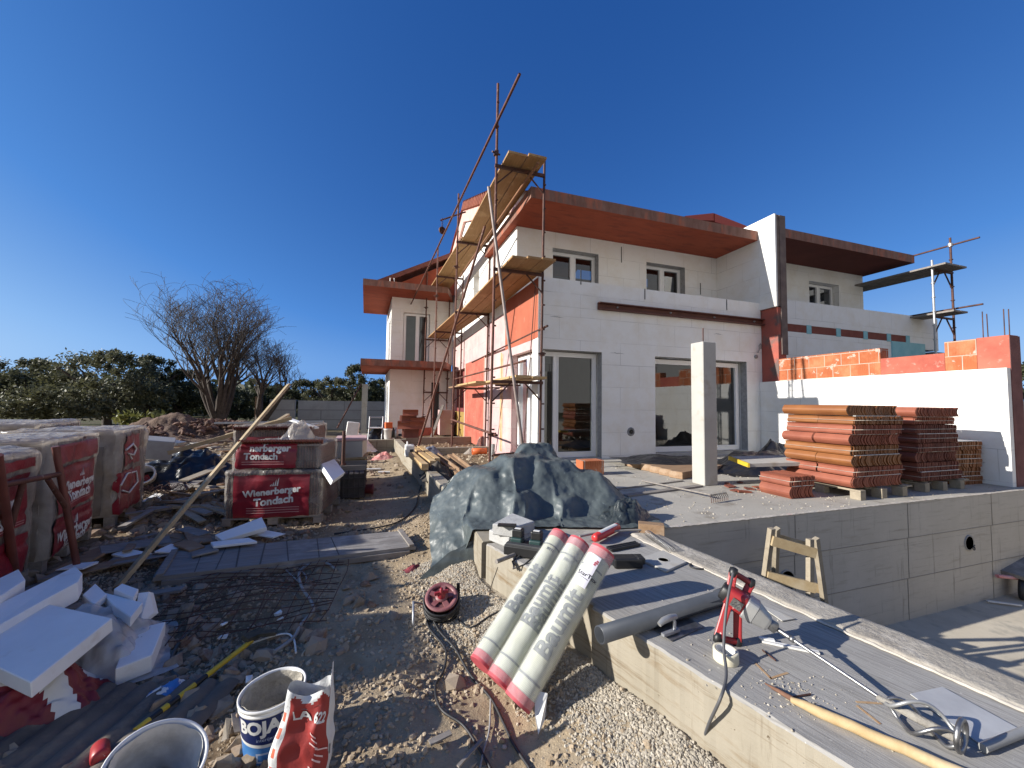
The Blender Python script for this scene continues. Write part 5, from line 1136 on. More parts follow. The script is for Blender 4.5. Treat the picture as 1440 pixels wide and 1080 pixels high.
# ------------------------------------------------------------------ tarpaulin over a heap on the slab edge
def tarp():
    "the sheet is dropped over the heap as a cloth and left to settle into folds"
    n, m, sp = 86, 76, .031; g = np.random.default_rng(12)
    boxes = [(1.55, 4.42, .24, .14, .97, .35, 1.1), (2.22, 4.12, .18, .12, .80, -.3, .95), (1.88, 4.34, .2, .16, .92, .1, 1.0), (1.86, 4.74, .18, .08, 1.07, .1, 1.5), (1.12, 4.40, .10, .22, .84, .5, 1.0), (1.36, 3.92, .12, .10, .66, .6, 1.3), (1.85, 3.85, .1, .1, .60, .2, 1.2)]
    def H(x, y):
        e = interp(y, EDGE); h = np.where(x > e-.03, SL+.012, np.maximum(SL+.012-(e-.03-x)*9, ground_z(x, np.clip(y, -1, 9))))
        for cx, cy, hx_, hy_, top, a, slp in boxes:
            dx, dy = x-cx, y-cy; u = dx*cos(a)+dy*sin(a); v = -dx*sin(a)+dy*cos(a)
            d = np.hypot(np.maximum(np.abs(u)-hx_, 0), np.maximum(np.abs(v)-hy_, 0))-1e-4; h = np.maximum(h, np.where(d < 0, top, np.maximum(top-d*slp+.10*fbm(x*5, y*5, 2), 0)))
        return h
    uu, vv = np.meshgrid((np.arange(n)-(n-1)/2)*sp, (np.arange(m)-(m-1)/2)*sp)
    th = R_(-14); k = .88
    X0 = 1.66+(uu*cos(th)-vv*sin(th))*k; Y0 = 4.36+(uu*sin(th)+vv*cos(th))*k
    Pn = np.stack([X0, Y0, 1.18+.22*fbm(X0*2.6, Y0*2.6, 3)+.03*g.normal(size=X0.shape)*0+.12*fbm(X0*6, Y0*6, 2)], -1); Q = Pn.copy()
    def con(A, B, L, st):
        d = B-A; l = np.sqrt((d*d).sum(-1, keepdims=True))+1e-9; c = d*(st*.5*(l-L)/l); A += c; B -= c
    for it in range(230):
        V = (Pn-Q)*.94; Q = Pn.copy(); Pn = Pn+V; Pn[..., 2] -= .0016
        for _ in range(7):
            for s0 in (0, 1):
                A, B = Pn[:, s0:-1:2], Pn[:, s0+1::2]; w_ = min(A.shape[1], B.shape[1]); con(A[:, :w_], B[:, :w_], sp, .9)
                A, B = Pn[s0:-1:2], Pn[s0+1::2]; w_ = min(len(A), len(B)); con(A[:w_], B[:w_], sp, .9)
            D = sp*2**.5
            A = Pn[:-1, :-1].copy(); B = Pn[1:, 1:].copy(); A0, B0 = A.copy(), B.copy(); con(A, B, D, .35); Pn[:-1, :-1] += A-A0; Pn[1:, 1:] += B-B0
            A = Pn[:-1, 1:].copy(); B = Pn[1:, :-1].copy(); A0, B0 = A.copy(), B.copy(); con(A, B, D, .35); Pn[:-1, 1:] += A-A0; Pn[1:, :-1] += B-B0
        for ax_ in (0, 1):
            A = (Pn[:, :-2] if ax_ == 0 else Pn[:-2]).copy(); B = (Pn[:, 2:] if ax_ == 0 else Pn[2:]).copy(); A0, B0 = A.copy(), B.copy(); con(A, B, 2*sp, .05)
            if ax_ == 0: Pn[:, :-2] += (A-A0)*.5; Pn[:, 2:] += (B-B0)*.5
            else: Pn[:-2] += (A-A0)*.5; Pn[2:] += (B-B0)*.5
        h = H(Pn[..., 0], Pn[..., 1])+.012; hit = Pn[..., 2] < h
        Pn[..., 2] = np.where(hit, np.minimum(h, Pn[..., 2]+.05), Pn[..., 2]); f = hit[..., None]*np.array([.75, .75, .3]); Q = Q*(1-f)+Pn*f
    b = MB(); b.grid(n, m, lambda u, v: tuple(Pn[int(round(v*(m-1))), int(round(u*(n-1)))]))
    o = b.build('tarpaulin', tarp_m); md = o.modifiers.new('sub', 'SUBSURF'); md.levels = 1; md.render_levels = 1
    tx = bpy.data.textures.new('wrinkle', 'CLOUDS'); tx.noise_scale = .09; tx.noise_depth = 5
    dm = o.modifiers.new('wrinkle', 'DISPLACE'); dm.texture = tx; dm.strength = .03; dm.mid_level = .5; dm.texture_coords = 'LOCAL'
    return setp(o, 'blue grey tarpaulin draped in folds over a heap on the slab edge', 'tarpaulin')
tarp()
q = P(885, 738, SL); crumple('dark_sheet', (q.x+.06, q.y+.16, SL), .32, .20, .17, M('black_green_sheet', (.02, .026, .028), (.05, .06, .062), 5, rough=.35, bump=.5, bscale=8, bd=.03), 'dark crumpled end of sheet lying against the right foot of the tarpaulin', 'sheet', 12, .3, 1.7)
def flap(u, v):
    a = P(654, 812, .02).lerp(P(690, 748, .40), v); c = P(588, 815, .03).lerp(P(672, 752, .36), v)
    return c.lerp(a, u)+Vector((0, 0, .03*sin(u*3+v*4)+.02*nz((u*4, v*5, 1))))
b = MB(); b.grid(14, 20, flap); setp(b.build('loose_flap', tarp_m), 'loose strip of grey green sheet trailing from the tarpaulin to the gravel', 'sheet strip')
b = MB(); b.bar(P(628, 808, .05), P(662, 802, .08), .09, .1); setp(b.build('shoring_board', wood_b), 'dark short boards wedged under the lower edge of the tarpaulin', 'board')
q = P(820, 640, SL); b = MB(); b.lim(3.12, 3.52, 5.75, 6.0, SL, SL+.24); setp(b.build('clay_block', clay, bevel=.006), 'orange hollow clay block standing behind the tarpaulin by the glass door', 'block')
# ------------------------------------------------------------------ three mesh rolls
GR = 'rolls of mesh fabric'
ROLL = [((675, 936), (788, 753), .62, -.02), ((700, 961), (815, 763), .66, .0), ((727, 989), (848, 775), .69, .01)]
def roll(i, label):
    (bx_, by_), (tx_, ty_), zt_, _ = ROLL[i]; Y0 = (2.24, 2.08, 1.93)[i]
    B0 = PY(bx_, by_, Y0); T0 = P(tx_, ty_, zt_); ax = (T0-B0); L = ax.length; ax.normalize()
    t = thing('mesh_roll', label, 'roll', B0, 0, GR); r = (.068, .070, .073)[i]
    ex_ = (EYE-B0); ex_ = (ex_-ax*ex_.dot(ax)).normalized(); ey_ = ax.cross(ex_)             # ex_: side of the roll that faces the viewer's path
    m3 = Matrix((ex_, ey_, ax)).transposed()
    def at(a, h, rr): return B0 + m3 @ Vector((cos(a)*rr, sin(a)*rr, h))
    def tubeb(h0, h1, rr, nh=14, na=40, wob=.0):
        b = MB(); b.lathe([(rr*(1+wob*nz((0, h*9, i))), h) for h in np.linspace(h0, h1, nh)], na, B0, m3); return b
    # spiral of fabric shows at the ends
    body = MB(); prof = [(r*.35, .03), (r*.35, .012), (r*.55, .0), (r*.6, .01), (r*.8, .0), (r*.97, .004), (r, .01)]+[(r, h) for h in np.linspace(.03, L-.03, 10)]+[(r, L-.01), (r*.97, L-.003), (r*.8, L-.002), (r*.78, L-.012), (r*.55, L-.004), (r*.35, L-.02), (r*.34, L-.1)]
    body.lathe(prof, 40, B0, m3)
    me = body.build('fabric', roll_m, t); me.matrix_basis = Matrix.Identity(4)
    # texture axis should follow the roll: rotate the object, un-rotate its mesh
    rt = m3.to_4x4(); me.data.transform(rt.inverted()); me.matrix_basis = rt
    tubeb(.0, .055, r+.003).build('end_band', pinkfoam, t); tubeb(L-.062, L+.002, r+.003).build('end_band', pinkfoam, t)
    for h in (.115, L-.145):
        b = MB(); b.grid(24, 2, lambda u, v: at(-1.3+2.2*u, h+.010*v, r+.0035)); b.build('grey_stripe', greyprint, t)
    b = MB()
    for k in range(5): b.grid(4, 2, lambda u, v: at(-.5+k*.16+.09*u, L-.165-.02*v, r+.0035))
    b.build('stripe_mark', greyprint, t)
    # big lettering runs up along the roll, reading from its foot to its head
    c = (.50, .50, .46)[i]*L
    rows = ((-.30, ), (-.55, .42), (-.20, ))[i]
    for off in rows:
        f = lambda x, y: at(off-y/r, c+x, r+.004)
        lettering('Baumit', (.125, .115, .135)[i], greyprint, f, t, bold=.03, cuts=2, sx=1.0)
    w_ = MB(); na = 44
    w_.grid(na, 26, lambda u, v: at(2*pi*u, .015+(L-.03)*v, r+.007+.0035*nz((cos(2*pi*u)*3, sin(2*pi*u)*3, v*9+i)))); w_.build('clear_wrap', wrapf, t)
    if i == 2:
        b = MB(); b.grid(10, 6, lambda u, v: at(-.78+.95*u, L-.27+.20*v, r+.0125)); lab = b.build('paper_label', M('label_paper', (.74, .72, .76), (.68, .66, .72), 20, rough=.7), t)
        b = MB()
        for k in range(3):
            for j in range(3):
                if (k, j) not in ((0, 2), (2, 0)): b.grid(2, 2, lambda u, v: at(-.12+.085*k+.07*u, L-.128+.012*j+.010*v, r+.0135))
        b.build('red_mark', M('red_label_mark', (.42, .05, .07), rough=.6), lab)
        f = lambda x, y: at(-.10+x/r, L-.20+y, r+.0135); lettering('StarTex', .034, blackprint, f, lab, bold=.02, cuts=1)
        b = MB(); b.grid(8, 2, lambda u, v: at(-.55+.62*u, L-.222+.003*v, r+.0135)); b.build('underline', blackprint, lab)
    return t
roll(0, 'wrapped roll of pale mesh leaning on the slab, the one farthest left')
roll(1, 'wrapped roll of pale mesh leaning on the slab between the other two')
roll(2, 'wrapped roll of pale mesh leaning on the slab, with a white label near its top')
# ------------------------------------------------------------------ cable reel and its cords
t = thing('cable_reel', 'red cable reel with black cord lying tilted on the gravel', 'cable reel', P(622, 868, .03)); c0 = P(622, 868, .0)+Vector((0, .03, .03)); rot = eul(R_(26), R_(-6), 0)
def rl(prof, nm, mat, n=32):
    b = MB(); b.lathe(prof, n, c0, rot); return b.build(nm, mat, t)
rl([(.05, 0), (.125, .0), (.125, .012), (.05, .012)], 'drum_side', redtool)
prd = M('pale_red_drum', (.27, .12, .12), (.20, .055, .06), 14, rough=.5)
rl([(.088, .150), (.118, .150), (.121, .155), (.118, .162), (.088, .160), (.088, .150)], 'drum_side', prd); rl([(0, .15), (.045, .15), (.045, .163), (.02, .168), (0, .168)], 'drum_hub', prd)
b = MB()
for k in range(5): b.bar(c0+rot @ Vector((.04*cos(k*1.257), .04*sin(k*1.257), .156)), c0+rot @ Vector((.09*cos(k*1.257), .09*sin(k*1.257), .156)), .035, .010, rot @ Vector((0, 0, 1)))
b.build('spoke', prd, t)
rl([(0, .02), (.06, .02), (.06, .15), (0, .15)], 'core', blackp)
b = MB()
for k in range(9): 
    z = .02+.0135*k; rr = .112+.018*abs(sin(k*2.1)); b.tube([c0+rot @ Vector((rr*cos(a), rr*sin(a), z+.004*sin(a*2+k))) for a in np.linspace(0, 2*pi, 28)[:-1]], .0075, 6, closed=True)
b.build('wound_cord', rubber, t)
b = MB(); b.lathe([(.03, .15), (.03, .19), (.012, .2), (.012, .24), (0, .24)], 14, c0, rot); b.bar(c0+rot @ Vector((-.05, .0, .2)), c0+rot @ Vector((.05, 0, .2)), .02, .02); b.build('crank', M('dark_red_plastic', (.28, .02, .03), rough=.45), t)
b = MB(); b.tube([c0+rot @ Vector(p) for p in ((-.12, -.08, .02), (-.21, -.12, .03), (-.215, -.1, .10), (-.20, .04, .12), (-.13, .08, .02))], .009, 8); b.build('stand', galv, t)
b = MB(); b.bar(c0+rot @ Vector((.13, .03, .05)), c0+rot @ Vector((.135, .05, .19)), .025, .012); b.build('handle', blackp, t)
def gpath(pts, lift=.008, n=60, zf=None):
    "smooth path through picture points laid on the ground"
    q = []
    for p in pts:
        if len(p) == 2:
            z = 0.0
            for _ in range(4): w_ = P(p[0], p[1], z); z = float(ground_z(w_.x, w_.y))
            q.append(P(p[0], p[1], z)+Vector((0, 0, lift)))
        else: q.append(P(*p)+Vector((0, 0, lift)))
    out = []; m = len(q)
    for i in range(m-1):
        p0, p1, p2, p3 = q[max(i-1, 0)], q[i], q[i+1], q[min(i+2, m-1)]
        k = max(3, n//m)
        for j in range(k):
            s = j/k; out.append(.5*((2*p1)+(p2-p0)*s+(2*p0-5*p1+4*p2-p3)*s*s+(3*p1-p0-3*p2+p3)*s**3))
    out.append(q[-1]); return out
def cable(name, pts, r, mat, label, cat='cable', lift=.012, n=60):
    b = MB(); b.tube(gpath(pts, lift, n), r, 7); return setp(b.build(name, mat), label, cat)
cable('power_cord', [(600, 862), (603, 885), (626, 915), (624, 945), (612, 968), (620, 1000), (650, 1022), (670, 1050), (690, 1085)], .0075, rubber, 'black cord running from the reel down the left, nearest the red bag')
cable('power_cord', [(606, 868), (618, 890), (640, 915), (660, 950), (690, 985), (708, 1020), (722, 1050), (745, 1085)], .0075, rubber, 'black cord running from the reel towards the foot of the mesh rolls')
cable('power_cord', [(640, 868), (660, 885), (690, 868), (715, 858), (750, 862)], .006, rubber, 'short black cord looping from the reel onto the pale gravel')
cable('thin_wire', [(690, 985), (688, 1030), (680, 1060), (675, 1085)], .005, greyhose, 'thin pale wire beside the black cords near the bottom edge', 'wire')
cable('grey_hose', [(472, 806), (458, 797), (438, 798), (421, 810), (424, 832), (437, 852), (440, 866), (424, 884), (412, 905), (385, 925)], .012, greyhose, 'grey flexible hose curling from the formwork deck down to the bucket', 'hose', .035)
cable('grey_hose', [(398, 795), (412, 798), (430, 815), (425, 826), (408, 812), (396, 800)], .006, greyhose, 'tangle of thin pale cord by the end of the grey hose', 'cord', .03)
cable('power_cord', [(600, 660), (590, 690), (583, 715), (560, 735), (520, 745), (470, 752)], .01, rubber, 'black cord lying along the path below the kerb wall')
cable('white_rail', [(330, 925), (352, 912), (397, 898), (412, 904), (416, 925)], .006, tub, 'thin white bent strip standing above the paint bucket', 'strip', .03)
cable('dark_hose', [(290, 872), (255, 905), (240, 935), (250, 958), (290, 962)], .012, M('dark_green_hose', (.05, .06, .06), rough=.5), 'dark hose bent round the end of the blue and white wrapper', 'hose', .02)
cable('thin_wire', [(700, 800, .42), (690, 830, .2), (686, 860, .03), (700, 888, .02)], .003, rubber, 'thin wire hanging down the slab face below the charger', 'wire', .01)
# ------------------------------------------------------------------ buckets and bag
def bucket(name, label, c, r0, r1, h, rot, inside, fill, mat=tub):
    t = thing(name, label, 'bucket', c); rm3 = rot
    b = MB(); b.lathe([(r0*.96, 0), (r0, .01), (r1*.985, h*.86), (r1*1.03, h*.865), (r1*1.035, h*.90), (r1*1.0, h*.905), (r1*1.0, h*.94), (r1*1.05, h*.945), (r1*1.055, h*.995), (r1*1.03, h), (r1*.985, h*.99), (r0*.97, .02)], 48, c, rm3); b.build('shell', mat, t)
    b = MB()
    n = 40
    def ins(u, v):
        a = 2*pi*u; z = fill+(h*.985-fill)*v; rr = (r0+(r1-r0)*z/h)*.965-.004*(1+nz((cos(a)*4, sin(a)*4, v*5)))-.012*max(0, nz((cos(a)*2.5, sin(a)*2.5, v*3+4)))
        return Vector(c)+rm3 @ Vector((rr*cos(a), rr*sin(a), z))
    b.grid(n, 14, ins); b.lathe([(0, fill+.01), (r0*.5, fill+.004*1), (r0*.97, fill)], 30, c, rm3); b.build('residue', inside, t)
    return t
c = P(380, 1045, 0)+Vector((0, .03, -.005)); rb, rt_, hb = .118, .131, .262; rot = eul(R_(2), R_(-3), 0)
c = Vector((PY(383, 1060, 2.10).x, 2.13, -.005))
t = bucket('paint_bucket', 'white paint bucket with navy and blue BOJAL label, left of the red bag', c, rb, rt_, hb, rot, M('pale_mortar_crust', (.50, .46, .39), (.30, .28, .24), 9, (.4, .6), rough=.95, bump=.8, bscale=25, bd=.02), .10)
va = math.atan2(-c.y, -c.x)                       # the label faces the path
def cyl(a, z, off): rr = rb+(rt_-rb)*z/hb*1.0+off; return c+rot @ Vector((rr*cos(va+a), rr*sin(va+a), z))
b = MB(); b.grid(40, 8, lambda u, v: cyl(-1.5+2.9*u, .016+.207*v, .0015)); lb = b.build('label', blue_l, t)
b = MB(); b.grid(40, 8, lambda u, v: cyl(-1.5+2.9*u, (.105+.04*abs(u-.5)**1.6*2)*(1-v)+.223*v, .0025)); b.build('label_band', navy, lb)
b = MB(); b.grid(40, 3, lambda u, v: cyl(-1.5+2.9*u, .092+.04*abs(u-.5)**1.6*2+.014*v, .003)); b.build('label_swoosh', whitep, lb)
lettering('BOJAL', .078, whitep, lambda x, y: cyl(x/rb-.30, .182+y, .004), lb, bold=.045, cuts=2, sx=.93)
lettering('interijer', .021, M('pale_blue_print', (.4, .46, .6), rough=.6), lambda x, y: cyl(x/rb-.22, .130+y, .004), lb, cuts=1)
b = MB(); b.grid(14, 2, lambda u, v: cyl(-.55+1.0*u, .027+.043*v, .003)); b.build('label_box', M('label_box_print', (.45, .52, .66), rough=.5), lb)
b = MB(); b.grid(12, 2, lambda u, v: cyl(-.48+.86*u, .035+.027*v, .004)); b.build('label_box', blue_l, lb)
c2 = P(222, 1062, 0); rot2 = eul(R_(20), R_(14), .3); c2 = Vector((-.87, 1.93, -.0))
bucket('mortar_bucket', 'pale mortar bucket tilted forward at the bottom edge, smeared grey inside', c2, .125, .152, .25, rot2, M('smeared_mortar', (.74, .71, .65), (.42, .40, .36), 5, (.38, .66), rough=.8, bump=.4, bscale=18), .05)
b = MB(); k0 = c2+rot2 @ Vector((.05, -.08, .05)); b.bar(k0, k0+rot2 @ Vector((.0, .0, .12)), .022, .008); setp(b.build('stir_stick', wood_b), 'brown smeared stick standing in the tilted mortar bucket', 'stick')
# red and white bag
t = thing('plaster_bag', 'open red and white paper bag lettered LA 622 standing beside the paint bucket', 'bag', (-.29, 1.86, 0))
bo = Vector((-.315, 1.84, -.02)); bx_ax = Vector((cos(R_(-8)), sin(R_(-8)), 0)); by_ax = Vector((-bx_ax.y, bx_ax.x, 0))
def bagp(a, z, off=0):
    "a: 0..1 round the bag, 0..0.5 is the side facing the camera"
    k = z/.42; w = .135-.048*k; d = .062-.018*k
    ang = -pi + 2*pi*a; x = w*np.sign(cos(ang))*abs(cos(ang))**.7; y = d*np.sign(sin(ang))*abs(sin(ang))**.7
    if y < 0: y += .022*k*math.exp(-((x+.00)/.05)**2) - .010*k*math.exp(-((x-.06)/.03)**2)          # pressed-in middle with a fold
    n = .014*nz((x*9, y*9, z*8))+.007*nz((x*24, y*24, z*20)); x += .035*k + n; y += .05*k + n
    zz = z + (.05*k**6*(1 if x > .12 else 0)*1.6) - .04*k**8*math.exp(-((x-.03)/.05)**2)
    return bo + bx_ax*(x*(1+off*6)) + by_ax*(y-off*3*(1 if y < .03 else -1)) + Vector((0, 0, zz))
b = MB(); na, nzv = 96, 40
b.grid(na+1, nzv, lambda u, v: bagp(u % 1.0, .42*v))
bag = b.build('bag_paper', [M('white_bag_paper', (.66, .66, .64), (.56, .57, .57), 6, rough=.6, bump=.35, bscale=14, bd=.02), redmesh, M('orange_bag_block', (.58, .13, .07), rough=.6), mortar_m], t)
i = 0
for v in range(nzv-1):
    for u in range(na):
        a = (u+.5)/na; k = v/(nzv-1); m = 0
        if .16 < a < .44 - .02*k and k < .91+.04*sin(a*40): m = 1
        if .075 < a < .13 and k < .80 and int(k*14) % 2 == 0 and k > .3: m = 2
        bag.data.polygons[i].material_index = m; i += 1
b = MB(); b.grid(14, 8, lambda u, v: bagp(.1+.3*u, .35).lerp(bagp(.9-.3*u, .35), v)+Vector((0, 0, .02*nz((u*5, v*5, 0))))); b.build('contents', mortar_m, t)
lettering('LA 622', .050, whitep, lambda x, y: bagp(.295+x*1.35, .318+y-x*.12, .0012), t, bold=.035, cuts=2)
b = MB(); g = random.Random(4)
for z in (.265, .245, .225, .205, .185, .17, .145, .13, .115, .09, .075, .05, .035):
    a0 = .30+g.uniform(-.02, .03); a1 = a0+g.uniform(.04, .1); b.grid(8, 2, lambda u, v: bagp(a0+(a1-a0)*u, z+.006*v-.02*u, .0012))
b.build('small_print', M('pinkish_print', (.74, .52, .50), rough=.6), t)
b = MB(); b.grid(5, 2, lambda u, v: bagp(.452+.02*u, .16+.035*v, .0012)); b.build('hazard_mark', greyprint, t)
# ------------------------------------------------------------------ striped bar, wrapper, can, glove, small things on the soil
t = thing('striped_bar', 'yellow bar with black stripes lying from the rubble towards the mortar bucket', 'bar', P(270, 965, .03))
a, c_ = P(190, 1028, .05), P(354, 901, .06)
for f0, f1, m in ((0, .09, yellow), (.09, .17, blackp), (.17, .22, yellow), (.22, .30, blackp), (.30, .43, yellow), (.43, .53, blackp), (.53, 1.0, yellow)):
    b = MB(); b.tube([a.lerp(c_, f0), a.lerp(c_, f1)], .0145, 12); b.build('stripe' if m is blackp else 'bar', m, t)
b = MB(); q = P(357, 893, .08); b.box(q, (.12, .06, .03), eul(.2, .1, .9)); b.box(q+Vector((.07, .02, -.01)), (.1, .05, .02), eul(0, .2, .3)); setp(b.build('dark_glove', M('dark_glove', (.03, .035, .03), (.08, .07, .05), 20, rough=.9)), 'dark tool head lying at the upper end of the yellow striped bar', 'tool head')
q = P(228, 985, .01); crumple('wrapper', (q.x, q.y+.04, .0), .13, .09, .055, [whitep, blue_l], 'crumpled blue and white wrapper under the middle of the striped bar', 'wrapper', 15, .5, 1.5, 30)
o = [k for k in bpy.data.objects if k.name.startswith('wrapper')][0]
for f in o.data.polygons: f.material_index = 1 if nz((f.center.x*14, f.center.y*26, 3)) > -.02 else 0
q = P(140, 1060, .02); b = MB(); b.lathe([(0, 0), (.028, 0), (.032, .006), (.032, .105), (.026, .115), (0, .113)], 18, q+Vector((0, 0, .03)), eul(R_(80), 0, .5)); setp(b.build('drink_can', redtool), 'small red can lying on the ribbed sheet', 'can')
q = P(583, 796, .03); crumple('red_glove', (q.x, q.y, .0), .10, .045, .04, M('dull_red_cloth', (.25, .04, .05), (.12, .03, .04), 12, rough=.9), 'dull red work glove dropped on the path below the tarpaulin', 'glove', 17, .35, 1.4, 24)
q = P(520, 795+15, .02)
crumple('mud_lump', (q.x, q.y, 0), .07, .05, .05, rub_m, 'brown lump of earth on the path edge near the formwork deck', 'lump', 71, .4, 1.4, 18) if 1 else setp(b.build('mud_lump', rub_m), 'brown lump of earth on the path edge near the formwork deck', 'lump')
b = MB(); q0 = P(758, 985, .10); b.add([P(752, 970, .13), P(770, 975, .13), P(766, 1012, .03), P(757, 1033, .0), P(752, 1005, .05)], [(0, 1, 2, 3, 4)]); setp(b.build('white_card', whitep, solid=.004), 'small white card stuck in the gravel behind the feet of the mesh rolls', 'card')
# ------------------------------------------------------------------ things on the slab
def aac():
    t = thing('block_stack', 'stack of two rough white aerated concrete blocks under the tarpaulin edge', 'blocks', P(718, 770, SL))
    for z, h, q4 in ((SL, .09, [(687, 760), (716, 772), (752, 752), (722, 742)]), (SL+.09, .09, [(692, 752), (724, 757), (752, 748), (720, 735)])):
        b = MB(); q = [P(x, y, z) for x, y in q4]; n = 14
        vs = []
        for j in range(2):
            for p in q: vs.append(p+Vector((0, 0, h*j)))
        b.add(vs, [(0,3,2,1),(4,5,6,7),(0,1,5,4),(1,2,6,5),(2,3,7,6),(3,0,4,7)]); o = b.build('block', M('aerated_concrete', (.46, .455, .44), (.38, .375, .36), 9, rough=.95, bump=.5, bscale=60) if 'aerated_concrete' not in MATS else MATS['aerated_concrete'], t, bevel=.008)
    b = MB(); b.bar(P(700, 738, SL+.19), P(726, 739, SL+.19), .05, .018); setp(b.build('dark_sponge', blackp, bevel=.004), 'flat black bar on top of the white blocks', 'bar')
aac()
# charger with two batteries
t = thing('battery_charger', 'black double charger with two batteries plugged in, on the slab beside the mesh rolls', 'charger', P(742, 780, SL))
cc = P(741, 782, SL)+Vector((0, .03, 0)); cr = eul(0, 0, R_(-38))
def cb(nm, pos, size, mat, par=None, bv=.01, rr=None):
    b = MB(); b.box(cc+cr @ Vector(pos), size, cr @ (rr or eul())); return b.build(nm, mat, par or t, bevel=bv, seg=2)
cb('body', (0, 0, .045), (.31, .17, .075), blackp); cb('slope_panel', (.0, -.055, .088), (.28, .05, .02), M('charcoal_plastic', (.04, .042, .045), (.06, .06, .062), 9, rough=.5), None, .004)
for x in (-.075, .08):
    p = cb('socket', (x, .02, .10), (.095, .09, .045), M('dark_teal_plastic', (.02, .05, .048), rough=.5) if 'dark_teal_plastic' not in MATS else MATS['dark_teal_plastic'])
    q = cb('battery', (x, .035, .15), (.085, .075, .065), blackp, t, .01); cb('battery_sticker', (x, .03, .184), (.05, .03, .004), whitep, q, .001)
b = MB(); b.tube([cc+cr @ Vector(p) for p in ((-.02, -.09, .02), (-.06, -.14, -.01), (-.02, -.2, -.03), (.05, -.18, .0), (.08, -.11, .02))], .006, 6); b.build('lead', rubber, t)
a, c_ = P(698, 790, SL+.02), P(726, 779, SL+.02); b = MB(); b.tube([a, c_], .016, 8); b.tube([a.lerp(c_, .95), P(722, 800, SL-.05)], .008, 6); setp(b.build('broken_stick', wood_g), 'short grey stick poking over the slab edge below the charger', 'stick')
q = P(880, 798, SL)+Vector((.02, .02, 0)); t = thing('tool_case', 'black plastic battery case lying behind the labelled mesh roll', 'case', q)
b = MB(); b.box(q+Vector((0, 0, .035)), (.21, .11, .07), eul(0, 0, -.25)); b.build('body', blackp, t, bevel=.012, seg=2)
b = MB(); b.box(q+Vector((.09, -.03, .05)), (.06, .09, .05), eul(0, 0, -.25)); b.build('latch', blackp, t, bevel=.008)
# red can of foam, roller frame, ribbed black grate, spring of bristles
t = thing('spray_can', 'red can with a white label lying on the slab in front of the dark sheet', 'can', P(855, 748, SL)); ca, cb_ = P(836, 757, SL+.05), P(866, 742, SL+.05)
m3 = frame((cb_-ca), z=(0, 0, 1)) @ eul(0, pi/2, 0); L = (cb_-ca).length+.05
b = MB(); b.lathe([(0, 0), (.03, 0), (.03, .02), (.036, .03), (.037, L-.03), (.03, L-.01), (.018, L), (0, L)], 20, ca, m3); b.build('body', M('bright_red_can', (.55, .04, .04), rough=.35), t)
b = MB(); b.grid(9, 2, lambda u, v: ca+m3 @ Vector((.0378*cos(2.2+1.6*u), .0378*sin(2.2+1.6*u), .075+(L-.13)*v))); lab = b.build('label', whitep, t)
cable('roller_rod', [(815, 762, SL), (840, 757, SL), (880, 753, SL), (908, 752, SL)], .010, M('dull_rod', (.26, .24, .22), rough=.5), 'grey rod lying across the red can towards the wire coil', 'rod', .045)
a, c_ = P(856, 772, SL+.015), P(897, 764, SL+.015); t = thing('ribbed_grate', 'black ribbed plastic strip lying on the slab behind the mesh rolls', 'grate', a)
for k in range(3):
    b = MB(); o_ = Vector((0, -.028+.028*k, 0)); b.bar(a+o_, c_+o_, .02, .02); b.build('rib', blackp, t, bevel=.003)
b = MB(); base = P(912, 752, SL+.03); end = P(945, 775, SL+.03)
for k in range(22):
    p = base.lerp(end, k/21); b.tube([p+Vector((.028*cos(x), .012*x/6.28-.01+.02*sin(x*.5), .028*sin(x)+.01)) for x in np.linspace(0, 2*pi, 9)], .0022, 4, False)
setp(b.build('wire_coil', steel), 'loose coil of thin springy wire on the slab by the square wood block', 'coil')
b = MB(); b.bar(P(898, 742, SL+.05), P(921, 741, SL+.05)+Vector((.02, -.10, 0)), .10, .10); setp(b.build('wood_block', wood_b, bevel=.003), 'short square brown timber block beside the dark sheet', 'block')
# flat stone plate with a ring, rubber ring
t = thing('cover_plate', 'pale square cover plate with a round mark lying on the slab', 'plate', P(935, 792, SL)); q = [P(898, 788, SL), P(932, 776, SL), P(966, 793, SL), P(937, 806, SL)]
b = MB(); b.add(q+[p+Vector((0, 0, .016)) for p in q], [(3,2,1,0),(4,5,6,7),(0,1,5,4),(1,2,6,5),(2,3,7,6),(3,0,4,7)]); b.build('plate', concrete, t, bevel=.004)
cq = sum(q, Vector())/4; b = MB(); b.lathe([(.035, .0165), (.04, .019), (.045, .0165)], 24, cq); b.build('ring_mark', concrete, t)
b = MB(); cq = P(982, 796, SL+.006); b.tube([cq+Vector((.062*cos(a), .05*sin(a), 0)) for a in np.linspace(0, 2*pi, 28)[:-1]], .006, 7, closed=True); setp(b.build('rubber_ring', rubber), 'thin black rubber ring lying next to the pale cover plate', 'ring')
# drain pipe
t = thing('drain_pipe', 'grey plastic drain pipe lying across the slab and overhanging its edge', 'pipe', P(930, 868, SL)); a, c_ = P(843, 893, SL+.045), P(1022, 838, SL+.045)
m3 = frame(c_-a) @ eul(0, pi/2, 0); L = (c_-a).length
b = MB(); b.lathe([(.036, 0), (.041, 0), (.041, L-.07), (.047, L-.065), (.049, L), (.043, L), (.036, L-.06), (.036, 0)], 28, a, m3); b.build('tube', greyp, t)
